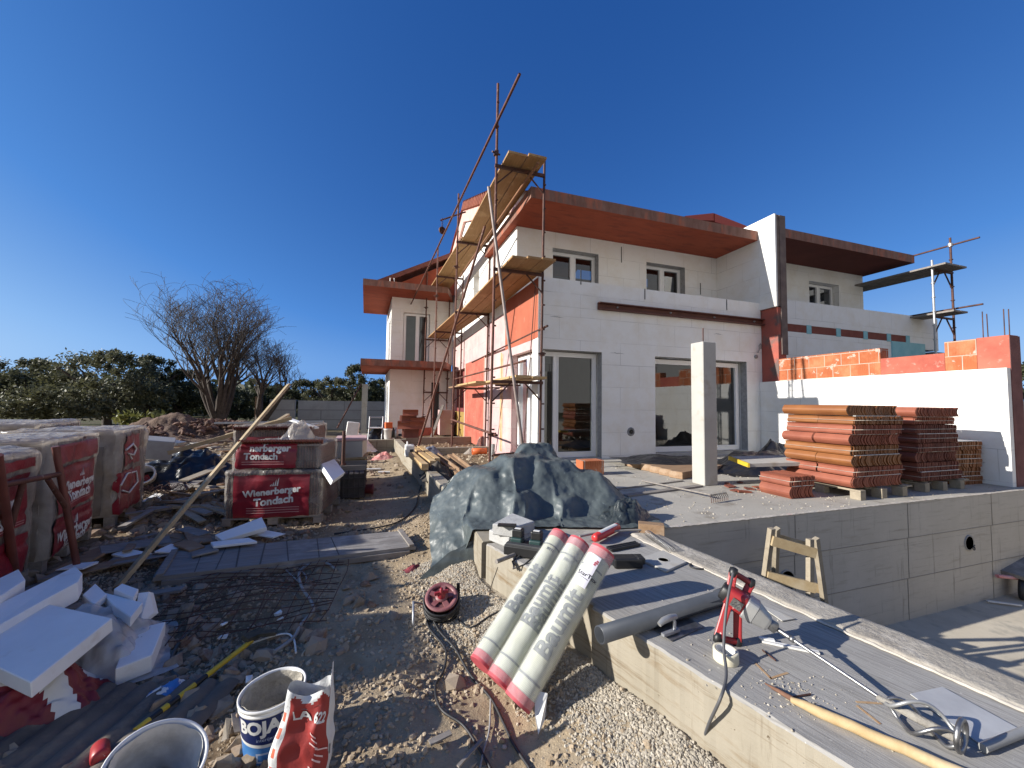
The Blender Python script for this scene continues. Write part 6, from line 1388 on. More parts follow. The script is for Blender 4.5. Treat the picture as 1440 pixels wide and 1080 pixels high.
# steel trowel
t = thing('trowel', 'rectangular steel plastering trowel lying on the slab beside the grey pipe', 'trowel', P(950, 885, SL)); q = [P(915, 882, SL+.004), P(968, 869, SL+.004), P(990, 882, SL+.004), P(944, 902, SL+.004)]
b = MB(); b.add(q+[p+Vector((0, 0, .0025)) for p in q], [(3,2,1,0),(4,5,6,7),(0,1,5,4),(1,2,6,5),(2,3,7,6),(3,0,4,7)]); b.build('blade', steel, t)
ha, hb_ = P(932, 893, SL+.02), P(954, 885, SL+.02)
b = MB(); b.bar(ha, hb_, .02, .014); k0 = ha.lerp(hb_, .75); b.tube([k0, k0+Vector((.01, .01, .04)), k0+Vector((-.005, .01, .06))], .008, 8); b.build('spine', galv, t)
b = MB(); hx_ = (hb_-ha).normalized(); k1 = k0+Vector((0, .01, .062)); b.tube([k1+hx_*.02, k1-hx_*.02+Vector((0, 0, .004)), k1-hx_*.07+Vector((0, 0, .0)), k1-hx_*.10+Vector((0, 0, -.012))], [.013, .016, .016, .012], 12); b.build('handle', greytool, t)
# masking tape, folding rule, metal plates
t = thing('tape_roll', 'roll of cream masking tape standing flat in front of the mixing drill', 'tape', P(1021, 922, SL)); q = Vector((1.535, 1.45, SL))
b = MB(); b.lathe([(.040, .0), (.053, .0), (.054, .003), (.054, .045), (.053, .048), (.041, .048), (.040, .045), (.040, .0)], 36, q); b.build('tape', M('cream_tape', (.62, .57, .42), (.66, .62, .48), 30, rough=.7), t)
b = MB(); b.lathe([(.0385, .001), (.0402, .0), (.0402, .0484), (.0385, .047), (.0385, .001)], 36, q); b.build('core', whitep, t)
t = thing('folding_rule', 'white folding rule opened flat on the slab under the mixing shaft', 'rule', P(1100, 910, SL)); a, c_ = P(1071, 901, SL+.006), P(1152, 918, SL+.006)
b = MB(); b.bar(a, c_, .022, .009); b.build('leaf', tub, t); b = MB(); b.bar(a+Vector((0, .012, .008)), a.lerp(c_, .3)+Vector((0, .02, .008)), .02, .006); b.build('leaf', tub, t)
b = MB()
for k in range(34): p = a.lerp(c_, (k+.5)/34)-Vector((0, .007, -.0048)); b.box(p, (.0015, .006, .0004))
b.build('scale_marks', blackprint, t)
t = thing('offcut_strip', 'thin pale triangular offcut on the slab behind the drill body', 'offcut', P(1090, 860, SL)); b = MB(); q = [P(1061, 847, SL+.004), P(1118, 871, SL+.004), P(1100, 874, SL+.004)]; b.add(q+[p+Vector((0, 0, .005)) for p in q], [(2,1,0),(3,4,5),(0,1,4,3),(1,2,5,4),(2,0,3,5)]); b.build('strip', concrete, t)
q = [P(1280, 977, SL+.004), P(1325, 967, SL+.004), P(1440, 1030, SL+.004), P(1385, 1052, SL+.004)]
b = MB(); b.add(q+[p+Vector((0, 0, .004)) for p in q], [(3,2,1,0),(4,5,6,7),(0,1,5,4),(1,2,6,5),(2,3,7,6),(3,0,4,7)]); setp(b.build('sheet_plate', M('smeared_metal_plate', (.40, .40, .40), (.52, .52, .51), 5, rough=.55, metal=.2)), 'pale grey rectangular plate lying under the mixing whisk', 'plate')
b = MB(); b.tube([P(1382, 1052, SL+.02), P(1442, 1028, SL+.02)], .014, 8); setp(b.build('short_pipe', greyhose), 'short dark pipe along the near edge of the pale plate', 'pipe')
# nails and rust marks
for i, (p0, p1, lb) in enumerate((((1072, 914), (1091, 929), 'rusty nail lying apart, nearest the tape roll'), ((1110, 981), (1140, 976), 'rusty nail beside the broken end of the wooden pole'))):
    b = MB(); b.tube([P(p0[0], p0[1], SL+.005), P(p1[0], p1[1], SL+.005)], .0035, 6); setp(b.build('nail', rust_d), lb, 'nail')
for p0, p1 in (((1204, 987), (1240, 989)), ((1205, 992), (1238, 1018)), ((1062, 932), (1085, 955)), ((1083, 954), (1108, 946))):
    b = MB(); b.bar(P(p0[0], p0[1], SL+.0015), P(p1[0], p1[1], SL+.0015), .010, .001); setp(b.build('rust_stain', M('rust_stain', (.36, .20, .09), (.42, .30, .18), 30, rough=.9) if 'rust_stain' not in MATS else MATS['rust_stain']), kind='structure')
# wooden pole with split end
t = thing('wooden_pole', 'pale round wooden pole with a split dark end lying along the slab', 'pole', P(1250, 1040, SL)); a, c_ = P(1112, 984, SL+.02), P(1420, 1118, SL+.02)
m_ = [a.lerp(c_, k/12)+Vector((0, .003*sin(k), .002*sin(k*2))) for k in range(13)]
b = MB(); b.tube(m_, [.010, .016]+[.019]*10+[.02], 14); b.build('shaft', woodm('ash_pole', (.50, .37, .20), (.42, .29, .14), (.56, .45, .29), (9, 9, 9)), t)
for e, r in ((P(1076, 961, SL+.02), .008), (P(1085, 968, SL+.012), .006)):
    b = MB(); b.tube([a+Vector((.01, 0, 0)), a.lerp(e, .5)+Vector((0, 0, .004)), e], [.011, r, .003], 6); b.build('splinter', M('dark_split_wood', (.12, .06, .04), (.2, .1, .06), 20, rough=.9) if 'dark_split_wood' not in MATS else MATS['dark_split_wood'], t)
# ------------------------------------------------------------------ mixing drill
t = thing('mixing_drill', 'red mixing drill with a double frame handle and a long whisk, standing on the slab', 'mixing drill', (1.68, 1.52, SL))
A = Vector((1.66, 1.50, .655)); tip = P(1340, 1040, SL+.06)
# shaft axis runs from the motor to the whisk resting on the slab
D0 = PY(1036, 843, 1.53); CH = PY(1092, 882, 1.40); ax = (CH-D0).normalized()
sd = Vector((0, 0, 1)); sd = (sd-ax*sd.dot(ax)).normalized(); m3 = frame(ax, z=(0, 0, 1)); ay = m3 @ Vector((0, 1, 0)); az = m3 @ Vector((0, 0, 1))
X_ = lambda l, y, z: D0+ax*l+ay*y+az*z
LC = (CH-D0).length
def loft(secs, mat, nm, n=20, par=t, pw=.6, sm=True):
    b = MB(); vs = []; fs = []
    for l, hy, hz, oz in secs:
        for k in range(n):
            a = 2*pi*k/n; y = hy*np.sign(cos(a))*abs(cos(a))**pw; z = hz*np.sign(sin(a))*abs(sin(a))**pw; vs.append(X_(l, y, z+oz))
    for i in range(len(secs)-1):
        for k in range(n): fs.append((i*n+k, i*n+(k+1) % n, (i+1)*n+(k+1) % n, (i+1)*n+k))
    b.add(vs, fs, sm); b.add(vs[:n], [tuple(reversed(range(n)))]); b.add(vs[-n:], [tuple(range(n))]); return b.build(nm, mat, par)
mt = loft([(-.075, .036, .036, 0), (-.07, .040, .040, 0), (-.045, .042, .042, 0)], blackp, 'motor_cap')
loft([(-.045, .044, .046, 0), (-.0, .046, .05, 0), (.035, .047, .052, .0), (.04, .042, .047, 0)], redtool, 'motor_housing')
gb = loft([(.038, .047, .050, 0), (.043, .051, .054, 0), (.085, .051, .053, 0), (.088, .048, .049, 0), (LC-.04, .036, .033, -.006), (LC-.03, .031, .028, -.006), (LC-.028, .024, .024, -.006)], greytool, 'gearbox', 16, t, .42, False)
loft([(LC-.035, .026, .026, -.006), (LC+.0, .027, .027, -.006), (LC+.004, .020, .020, -.006)], steel, 'chuck_ring', 24, gb, 1)
loft([(.05, .0495, .0515, .001), (.053, .0495, .0515, .001)], blackp, 'seam', 24, gb)
for s in (-1, 1):
    loft([(.07, .004, .034, .0), (.10, .004, .033, .0), (LC-.07, .003, .008, .02)], M('dark_grey_panel', (.10, .10, .105), rough=.5) if 'dark_grey_panel' not in MATS else MATS['dark_grey_panel'], 'side_rib', 10, gb) if s > 0 else None
bd = MB(); nrm = -ay if ay.dot(EYE-D0) < 0 else ay
b = MB(); bq = [D0+ax*l+nrm*.051+az*z for l, z in ((-.02, -.022), (.028, -.022), (.028, .022), (-.02, .022))]; b.add(bq+[p+nrm*.004 for p in bq], [(3,2,1,0),(4,5,6,7),(0,1,5,4),(1,2,6,5),(2,3,7,6),(3,0,4,7)]); bp = b.build('badge', steel, t)
b = MB()
for l, z in ((-.012, -.008), (.0, -.008), (.012, -.008), (-.008, .006), (.006, .006)): b.bar(D0+ax*l+nrm*.0555+az*(z-.005), D0+ax*(l+.006)+nrm*.0555+az*(z+.005), .004, .002)
b.build('badge_mark', blackprint, bp)
# the frame: two A-shaped sides joined by black grips at top and foot
hT = PY(1034, 806, 1.56); hB = P(1012, 900, SL+.03)
uu = (hT-hB); UL = uu.length; uu.normalize(); side = Vector((.97, -.12, 0)); side = (side-uu*side.dot(uu)).normalized()
cen = hB.lerp(hT, .5); HW = .062
def hp(s, k, w): return hB+uu*(UL*k)+side*(w)
pts = {'tl': hp(0, 1.0, -.012), 'tr': hp(0, .95, .098), 'ml': hp(0, .52, -.0), 'mr': hp(0, .50, .06), 'bl': hp(0, .02, -.012), 'br': hp(0, .07, .098)}
for a, c_, nm in (('tl', 'ml', 'frame_arm'), ('tr', 'mr', 'frame_arm'), ('bl', 'ml', 'frame_arm'), ('br', 'mr', 'frame_arm')):
    b = MB(); b.bar(pts[a], pts[c_]+(pts[c_]-pts[a]).normalized()*.02, .038, .027, ay); b.build(nm, redtool, t, bevel=.006, seg=2)
for a, c_ in (('tl', 'tr'), ('bl', 'br')):
    b = MB(); b.tube([pts[a]-(pts[c_]-pts[a])*.05, pts[a].lerp(pts[c_], .5), pts[c_]+(pts[c_]-pts[a])*.05], .015, 12); b.build('grip', redtool if a == 'bl' else M('red_black_grip', (.2, .02, .025), rough=.6), t)
for a in ('tl', 'tr', 'bl', 'br'):
    b = MB(); b.lathe([(.006, -.026), (.018, -.022), (.021, 0), (.018, .022), (.006, .026)], 14, pts[a], frame(uu) @ eul(0, pi/2, 0)); b.build('corner_cap', blackp, t)
# shaft and whisk
tipA = P(1243, 985, SL+.05); end = P(1352, 1043, SL+.045); s0 = X_(LC, 0, -.006)
b = MB(); b.tube([s0, s0.lerp(tipA, .15)], .011, 10); b.tube([s0.lerp(tipA, .14), tipA], .0075, 10); b.lathe([(.0, -.008), (.015, -.008), (.015, .008), (0, .008)], 6, s0.lerp(tipA, .18), frame(tipA-s0) @ eul(0, pi/2, 0)); b.build('shaft', steel, t)
sh = (end-tipA).normalized(); WL = (end-tipA).length; o1 = sh.cross(Vector((0, 0, 1))).normalized(); o2 = o1.cross(sh)
b = MB(); b.tube([tipA-sh*.02, tipA+sh*WL*.45, end], [.010, .016, .014], 10); b.build('whisk_stem', mortar_m, t)
for k in range(3):
    b = MB(); q = []
    for s_ in np.linspace(0, 1, 22):
        a = k*2*pi/3+s_*3.4; rr = .062*sin(pi*min(1, s_*.93+.03))**.7; p = tipA+sh*(WL*(.05+.93*s_))+o1*(rr*cos(a))+o2*(rr*sin(a)); p.z = max(p.z, SL+.008); q.append(p)
    b.tube(q, .0065, 8); b.build('whisk_blade', steel if k else greytool, t)
b = MB(); b.tube([end+o1*(.05*cos(a))+Vector((0, 0, .02))+o2*(.05*sin(a)) for a in np.linspace(0, 2*pi, 26)[:-1]], .008, 8, closed=True); b.build('whisk_ring', steel, t)
cb0 = pts['tl']+Vector((-.01, -.01, -.02))
cord = [PY(1031, 806, 1.52), PY(1024, 838, 1.485), PY(1019, 880, 1.46), PY(1018, 915, 1.42), P(1021, 940, SL+.03), P(1020, 960, SL+.01), P(1012, 985, SL-.02), P(996, 1020, SL-.18), P(985, 1055, .08), P(972, 1090, .03)]
b = MB(); m = [cord[0]]
for i in range(len(cord)-1):
    p0, p1, p2, p3 = cord[max(i-1, 0)], cord[i], cord[i+1], cord[min(i+2, len(cord)-1)]
    for s in (.25, .5, .75, 1): m.append(.5*((2*p1)+(p2-p0)*s+(2*p0-5*p1+4*p2-p3)*s*s+(3*p1-p0-3*p2+p3)*s**3))
b.tube(m, .0065, 8); b.build('power_lead', M('grey_lead', (.08, .08, .085), rough=.55), t)
# ------------------------------------------------------------------ terrace things: pillar, rake, timber, film, board
t = thing('concrete_pillar', 'free standing square concrete pillar with one steel bar sticking out of its top', 'pillar', (4.58, 4.72, SL))
b = MB(); b.box((4.62, 4.70, SL+1.075), (.25, .25, 2.15)); b.build('shaft', concrete, t, bevel=.008)
b = MB(); b.tube([(4.62, 4.70, 2.5), (4.623, 4.70, 2.80)], .009, 6); b.build('starter_bar', rust_d, t)
t = thing('rake', 'steel rake lying teeth up on the terrace in front of the pillar', 'rake', P(960, 690, SL)); a, c_ = P(903, 676, SL+.03), P(1000, 696, SL+.05)
b = MB(); b.tube([a, c_], .013, 8); b.build('handle', wood_g, t)
ra, rb_ = P(998, 697, SL+.09), P(1021, 693, SL+.09); b = MB(); b.bar(ra, rb_, .02, .012)
b.build('head', steel, t)
for k in range(10):
    p = ra.lerp(rb_, k/9); b = MB(); b.tube([p, p+Vector((.01, -.02, -.04)), p+Vector((.0, -.025, -.085))], .004, 5); b.build('tooth', rust_d, t)
GB = 'short brown beams by the pillar'
qa, qb = P(880, 655, SL), P(958, 675, SL); 
for k in range(6):
    p = qa.lerp(qb, (k+.5)/6); b = MB(); b.bar(p+Vector((0, 0, .06)), p+Vector((1.3, .45, .06)), .23, .11); setp(b.build('short_beam', wood_b, bevel=.004), ['brown beam at the far left end of the row beside the pillar', 'second brown beam from the left in the row beside the pillar', 'third brown beam from the left in the row beside the pillar', 'fourth brown beam from the left in the row beside the pillar', 'second nearest brown beam of the row beside the pillar', 'brown beam nearest the pillar foot in the row'][k], 'beam', GB)
crumple('black_film_heap', (5.15, 6.2, SL+.11), .95, .5, .09, blackf, 'crumpled black film over the row of beams left of the pillar', 'film', 21, -.3, 2, 60)
crumple('black_film_heap', (6.75, 5.45, SL), 1.15, .7, .24, blackf, 'larger crumpled black film heap right of the pillar under the sandwich board', 'film', 23, -.2, 2, 70)
crumple('black_film_heap', (8.2, 6.3, SL), .6, .5, .36, blackf, 'peaked black film heap against the house corner behind the sandwich board', 'film', 27, .3, 1.3, 50)
q4 = [P(1052, 652, SL+.36), P(1130, 650, SL+.38), P(1108, 640, SL+.40), P(1025, 642, SL+.38)]
t = thing('sandwich_board', 'pale board with a yellow edge lying on the black film', 'board', q4[0]); b = MB(); b.add(q4+[p-Vector((0, 0, .05)) for p in q4], [(0,1,2,3),(7,6,5,4),(0,4,5,1),(1,5,6,2),(2,6,7,3),(3,7,4,0)]); b.build('panel', concrete, t)
b = MB(); b.bar(q4[0]+Vector((0, -.012, -.022)), q4[3]+Vector((-.0, -.012, -.022)), .025, .06); b.build('yellow_edge', yellow, t)
plank('flat_batten', P(880, 697, SL+.012), P(985, 683, SL+.012), .09, .02, wood_g, 'flat grey batten lying on the terrace left of the rake', 'batten')
plank('flat_batten', P(866, 688, SL+.01), P(960, 676, SL+.01), .03, .015, wood_g, 'thin dark lath lying on the terrace behind the flat batten', 'lath')
scrap(9, 4.6, 5.3, 3.75, 4.6, 61, 'tile_shard', [tile_r, tile_d], 'broken red tile piece, %s of those between pillar and tile stack', 'tile shard', 'broken tile pieces on the terrace', (.06, .22), (.05, .12), .014, 0)
for o in [k for k in COL.objects if k.name.startswith('tile_shard')]: o.location.z = SL+.002
# ------------------------------------------------------------------ stacks of roof tiles
class Tiles: pass
def tile_block(t, c, rz, L, H, T, n, mat, name='tile_row', curved=False, groups=4, end=None):
    "a row of n roof tiles stood on edge: each is a thin curved slab L long, H high"
    b = MB(); rm = eul(0, 0, rz); pit = T/n
    for k in range(n):
        y = -T/2+pit*(k+.5)+random.uniform(-.003, .003)+ (0 if k % (n//groups) else .008); w = pit*.62; ns = 7; vs = []
        dx = random.uniform(-.008, .008); dz = random.uniform(-.004, .004)
        for e in range(2):
            x = (-L/2 if e == 0 else L/2)+dx
            for side in (0, 1):
                for i in range(ns):
                    f = i/(ns-1); cv = (.045*sin(pi*f) if curved else .012*sin(2*pi*f)); vs.append(rm @ Vector((x, y+cv+(w if side else 0), f*H+dz))+Vector(c))
        q = lambda e, s, i: e*2*ns+s*ns+i
        fs = []
        for i in range(ns-1):
            fs += [(q(0,0,i), q(1,0,i), q(1,0,i+1), q(0,0,i+1)), (q(0,1,i+1), q(1,1,i+1), q(1,1,i), q(0,1,i)), (q(0,0,i+1), q(0,1,i+1), q(0,1,i), q(0,0,i)), (q(1,0,i), q(1,1,i), q(1,1,i+1), q(1,0,i+1))]
        fs += [(q(0,0,ns-1), q(1,0,ns-1), q(1,1,ns-1), q(0,1,ns-1)), (q(0,1,0), q(1,1,0), q(1,0,0), q(0,0,0))]
        b.add(vs, fs)
    return b.build(name, mat, t)
def strap(t, c, rz, L, T, z):
    b = MB(); rm = eul(0, 0, rz); q = [rm @ Vector(p)+Vector(c)+Vector((0, 0, z)) for p in ((-L/2-.012, -T/2-.016, 0), (L/2+.012, -T/2-.016, 0), (L/2+.012, T/2+.016, 0), (-L/2-.012, T/2+.016, 0))]
    b.tube(q, .003, 4, closed=True); return b.build('strap', M('pale_strap', (.46, .42, .36), rough=.6) if 'pale_strap' not in MATS else MATS['pale_strap'], t)
GT = 'stacks of roof tiles on the terrace'
def stack(c, rz, layers, label, pallet=True, L=.43, T=1.0, cols=2, n=46):
    t = thing('tile_stack', label, 'tile stack', c, 0, GT); c = Vector(c); z = 0; rm = eul(0, 0, rz)
    if pallet:
        for yy in (-T*.42, 0, T*.42):
            b = MB(); p = rm @ Vector((0, yy, .115)); b.box(c+p, (L*cols+.12, .1, .022), rm)
            for xx in (-1, 0, 1): b.box(c+rm @ Vector((xx*(L*cols/2), yy, .052)), (.12, .1, .1), rm)
            b.build('pallet_runner', wood_pg, t)
        b = MB(); b.box(c+rm @ Vector((0, -T/2+.02, .138)), (L*cols+.16, .12, .02), rm); b.build('pallet_board', wood_pg, t); z = .15
    for i, (h, mat, cur) in enumerate(layers):
        dx = random.uniform(-.03, .03)
        for k in range(cols):
            off = rm @ Vector(((k-(cols-1)/2)*(L+.012)+dx, random.uniform(-.015, .015), 0)); o = tile_block(t, c+off+Vector((0, 0, z)), rz+random.uniform(-.012, .012), L, h, T, n, mat, 'tile_row', cur)
            if not cur: strap(o, c+off+Vector((0, 0, z)), rz, L, T, h*.5)
        if i % 2 == 0:
            b = MB(); b.box(c+rm @ Vector((dx, 0, z+h+.006)), (L*cols, T*.9, .006), rm); b.build('slip_sheet', tub, t)
        z += h+.012
    return t
# the big stack: ends of the tiles face the pool, their long sides face the drill
A_ = P(1152, 697, SL); B_ = P(1278, 690, SL)
RZ = R_(90)
H1 = .132
stack((6.24, 3.83, SL), RZ, [(H1, tile_r, True), (.115, tile_r, False), (H1, tile_o, True), (.115, tile_o, False), (H1, tile_r, True), (.12, tile_r, False), (.10, tile_o, False), (H1, tile_o, True)], 'tall stack of terracotta and ochre roof tiles standing on a pallet at the pool edge')
stack((7.72, 3.90, SL), RZ, [(.12, tile_d, False), (.12, tile_d, False), (H1, tile_d, True), (.12, tile_d, False), (.12, tile_d, False), (.12, tile_d, False), (.10, tile_r, False), (H1, tile_r, True)], 'tall dark stack of roof tiles on a pallet behind the ochre one')
stack((5.20, 3.88, SL), RZ, [(.15, tile_r, True), (.12, tile_r, False)], 'low stack of red roof tiles beside the tall ochre stack', False, .42, .45, 1, 14)
stack((8.72, 3.78, SL), R_(86), [(.125, tile_o, False)]*5, 'low bundle of tan roof tiles leaning by the white garage wall', False, .42, .66, 1, 22)
# ------------------------------------------------------------------ pool: trestle and cart
t = thing('trestle', 'pale wooden trestle standing on the pool floor behind the coping', 'trestle', (4.2, 2.75, -1))
def PF(px, py, Y): return PY(px, py, Y)
TY = 2.62; tl, tr_ = PF(1085, 743, TY), PF(1139, 758, TY-.12); 
legs = [(tl, PF(1071, 850, TY+.12)), (PF(1092, 743, TY+.1), PF(1089, 842, TY+.42)), (tr_, PF(1139, 880, TY-.12)), (PF(1147, 757, TY), PF(1164, 880, TY+.12))]
for a, c_ in legs:
    d = (c_-a); k = (-1.0-a.z)/d.z; b = MB(); b.bar(a, a+d*k, .05, .04, (0, 1, 0)); b.build('leg', wood_pg, t)
for (i, j), (f0, f1) in (((0, 2), (.14, .16)), ((0, 2), (.6, .58)), ((1, 3), (.12, .14)), ((1, 3), (.66, .62))):
    a = legs[i][0].lerp(legs[i][1], f0); c_ = legs[j][0].lerp(legs[j][1], f1*.95); b = MB(); b.bar(a+Vector((-.02, -.035 if i == 0 else .035, 0)), c_+Vector((.02, -.035 if i == 0 else .035, 0)), .025, .085); b.build('rail', wood_p, t)
t = thing('hand_cart', 'red hand cart with rubber wheels half out of view on the pool floor', 'cart', (8.7, 2.55, -1)); q = P(1434, 845, -1)+Vector((.1, 0, 0))
b = MB(); b.lathe([(.07, -.03), (.13, -.035), (.145, 0), (.13, .035), (.07, .03), (.07, -.03)], 24, q+Vector((0, 0, .14)), eul(pi/2, 0, .25)); b.build('wheel', rubber, t)
b = MB(); b.lathe([(0, -.04), (.075, -.03), (.075, .03), (0, .04)], 18, q+Vector((0, 0, .14)), eul(pi/2, 0, .25)); b.build('hub', redtool, t)
b = MB(); b.tube([q+Vector((-.35, .1, .32)), q+Vector((.1, .02, .26)), q+Vector((.9, .0, .3))], .025, 8); b.tube([q+Vector((-.2, .3, .3)), q+Vector((.9, .25, .34))], .025, 8); b.build('frame', M('pale_pink_frame', (.62, .40, .40), (.5, .06, .06), 6, rough=.5), t)
b = MB(); b.box(q+Vector((.3, .25, .42)), (.9, .5, .05), eul(.1, -.2, .2)); b.build('tray', wood_g, t)
for i, (dx, dy) in enumerate(((-.25, .35), (.05, .42), (.35, .38))):
    b = MB(); b.bar(q+Vector((dx-.3, dy, .04)), q+Vector((dx+.6, dy-.1, .1+.12*i)), .12, .03); setp(b.build('dark_board', wood_g), ('dark board lying lowest behind the red hand cart', 'dark board propped in the middle behind the red hand cart', 'dark board standing highest behind the red hand cart')[i], 'board')
plank('white_lath', P(1388, 845, -.97), P(1436, 851, -.97), .03, .015, tub, 'white lath on the pool floor in front of the hand cart', 'lath')
b = MB(); b.lim(9.32, 12, 3.32, 3.5, SL, 1.74); setp(b.build('block_wall', concrete), 'pale concrete wall beyond the maroon column at the right edge', 'wall')
# ------------------------------------------------------------------ things along the path and at its end
t = thing('steel_crate', 'dark steel mesh crate standing on the path edge behind the stepped pallet', 'crate', P(490, 704, 0)); q = P(489, 704, .0)+Vector((0, .28, 0))
cr_ = M('dark_crate_steel', (.035, .03, .03), (.07, .055, .05), 9, rough=.7)
b = MB(); b.lim(q.x-.24, q.x+.24, q.y-.27, q.y+.27, .06, .10); b.lim(q.x-.235, q.x+.235, q.y-.262, q.y+.262, .1, .42)
b.build('load', M('dark_load', (.055, .05, .047), (.09, .08, .075), 5, rough=.9), t)
b = MB()
for x in np.linspace(-.24, .24, 7):
    for y in (-.275, .275): b.bar((q.x+x, q.y+y, .03), (q.x+x, q.y+y, .52), .018, .018, (0, 1, 0))
for z in (.05, .2, .35, .51):
    for y in (-.28, .28): b.bar((q.x-.25, q.y+y, z), (q.x+.25, q.y+y, z), .016, .02)
    for x in (-.25, .25): b.bar((q.x+x, q.y-.28, z), (q.x+x, q.y+.28, z), .016, .02)
b.build('mesh_side', cr_, t)
b = MB(); b.lim(q.x-.255, q.x+.255, q.y-.29, q.y-.265, .48, .56); b.lim(q.x-.255, q.x+.255, q.y+.265, q.y+.29, .48, .56); b.build('rim', wood_g, t)
b = MB(); p = PY(484, 606, 6.9); b.tube([(p.x, 6.9, 0.0), (p.x, 6.9, p.z)], .028, 8); b.tube([PY(452, 672, 6.6), PY(486, 652, 6.9)], .02, 6); setp(b.build('rusty_post', rust_d), 'thin rusty post rising beside the dark steel crate', 'post')
b = MB(); c = P(512, 688, .12); b.lathe([(.0, -.13), (.07, -.13), (.08, -.12), (.08, .10), (.09, .11), (.09, .13), (0, .13)], 18, c+Vector((.02, 0, 0)), eul(0, pi/2, -.1)); setp(b.build('red_tub', M('dull_red_tub', (.16, .03, .03), rough=.5)), 'dull red tub lying on its side next to the steel crate', 'tub')
# pile of boards and insulation behind the crate
pj_ = [(8.0, .10, wood_pg, 0), (8.0, .22, tub, 1), (8.05, .34, wood_y, 0), (8.1, .46, wood_y, 0), (8.1, .58, wood_pg, 0)]
t = thing('board_pile', 'pile of pale boards and yellow insulation sheets on bearers behind the steel crate', 'pile', (PY(492, 650, 8.2).x, 8.2, 0)); xc = PY(493, 650, 8.2).x
for z0, z1, w_, m, nm in ((.0, .1, .5, wood_g, 'bearer'), (.1, .24, .56, tub, 'white_sheet'), (.26, .36, .50, wood_b, 'boards'), (.37, .50, .54, M('ochre_insulation', (.34, .27, .09), (.42, .34, .13), 8, rough=.9), 'insulation'), (.51, .55, .62, wood_p, 'board'), (.55, .85, .48, concrete, 'carton'), (.86, .90, .56, eps_pink, 'lid')):
    b = MB(); b.box((xc+random.uniform(-.02, .02), 8.25, (z0+z1)/2), (w_, .8, z1-z0), eul(0, random.uniform(-.03, .03), random.uniform(-.06, .06))); b.build(nm, m, t)
b = MB(); b.bar(PY(466, 652, 7.9), PY(478, 622, 8.2), .3, .03); b.bar(PY(448, 664, 7.9), PY(478, 652, 8.1), .25, .03, (0, 1, 1)); setp(b.build('plastic_sheet', tub), 'bent white panel leaning at the left of the board pile', 'panel')
# rubbish on the landing at the end of the path
t = thing('folding_chair', 'pale metal folding chair frame on the landing at the end of the path', 'chair', (PY(526, 612, 13.2).x, 13.2, .4)); xl, xr = PY(518, 600, 13.2).x, PY(537, 600, 13.2).x
for x in (xl, xr):
    b = MB(); b.tube([(x, 13.15, .36), (x+.02, 13.25, .75), (x+.03, 13.35, 1.12)], .018, 6); b.build('leg', galv, t); b = MB(); b.tube([(x, 13.5, .36), (x+.02, 13.3, .75)], .018, 6); b.build('leg', galv, t)
b = MB(); b.tube([(xl+.03, 13.35, 1.10), (xr+.03, 13.35, 1.10)], .018, 6); b.build('back_rail', galv, t)
b = MB(); b.lim(xl, xr+.03, 13.18, 13.5, .74, .77); b.build('seat', tub, t)
q = PY(546, 612, 13.15); bucket('white_bucket', 'white bucket on the landing carrying an orange box', (q.x, 13.2, .40), .13, .15, .34, eul(), mortar_m, .25)
b = MB(); b.box((q.x, 13.2, .40+.34+.10), (.22, .2, .2), eul(0, 0, .2)); setp(b.build('orange_box', orangep, bevel=.01), 'orange box on top of the white bucket at the end of the path', 'box')
for i, (px, w_, h_, sd) in enumerate(((529, .32, .34, 1), (536, .26, .28, 2))):
    q = PY(px, 610, 13.5+.2*i); crumple('black_bag', (q.x, 13.55+.2*i, .38), w_, .3, h_, blackf, ('black rubbish bag under the folding chair', 'smaller black rubbish bag right of the folding chair')[i], 'bag', 31+i, 0, 1.6, 30)
q = PY(495, 610, 12.2); b = MB(); b.bar(PY(487, 602, 12.6), PY(505, 604, 12.6), .05, .42); setp(b.build('white_chair_back', tub, bevel=.03), 'white plastic panel standing left of the folding chair', 'panel')
crumple('rubbish_heap', (PY(500, 612, 12.6).x, 12.7, .1), .6, .4, .45, tub, 'pale heap of rubbish left of the folding chair', 'heap', 35, 0, 1.5, 30)
for i, (px, m) in enumerate(((553, blackp), (557, galv))):
    q = PY(px, 608, 13.2); b = MB(); b.lathe([(0, 0), (.07, 0), (.07, .2), (.03, .28), (.03, .33), (0, .33)], 14, (q.x, 13.15, .44)); setp(b.build('canister', m), ('small black canister beside the white bucket', 'small grey canister between white wing and bucket')[i], 'canister')
q = PY(540, 628, 11.4); crumple('red_hose_heap', (q.x, 11.4, .02), .32, .3, .14, M('faded_red_hose', (.55, .16, .14), (.62, .34, .30), 12, rough=.6), 'tangled faded red net lying at the far end of the path', 'net', 37, 0, 1.5, 36)
for i, (px, py, l_) in enumerate(((540, 664, .25), (520, 660, .5), (574, 648, .25))):
    q = P(px, py, .03); b = MB(); b.box(q, (l_, .12, .03), eul(0, .05, .3*i)); setp(b.build('white_offcut', tub), ('white offcut in the middle of the path', 'white offcut by the board pile on the path', 'white offcut at the foot of the kerb wall')[i], 'offcut')
# tile stack by the wing
t = thing('tile_stack', 'small untidy stack of red roof tiles on the kerb in front of the far wing', 'tile stack', (PY(577, 612, 11.6).x, 11.6, .4), 0, GT)
for px, py0, h_, mt_, n_ in ((577, 615, .26, tile_d, 12), (570, 603, .22, tile_r, 10), (586, 603, .22, tile_r, 10), (574, 594, .2, tile_d, 10), (587, 594, .14, tile_r, 8), (577, 584, .16, tile_r, 8)):
    q = PY(px, py0, 11.6); tile_block(t, (q.x, 11.6, q.z), random.uniform(-.15, .15), .42, h_, .36, n_, mt_, 'tile_row', True, 2)
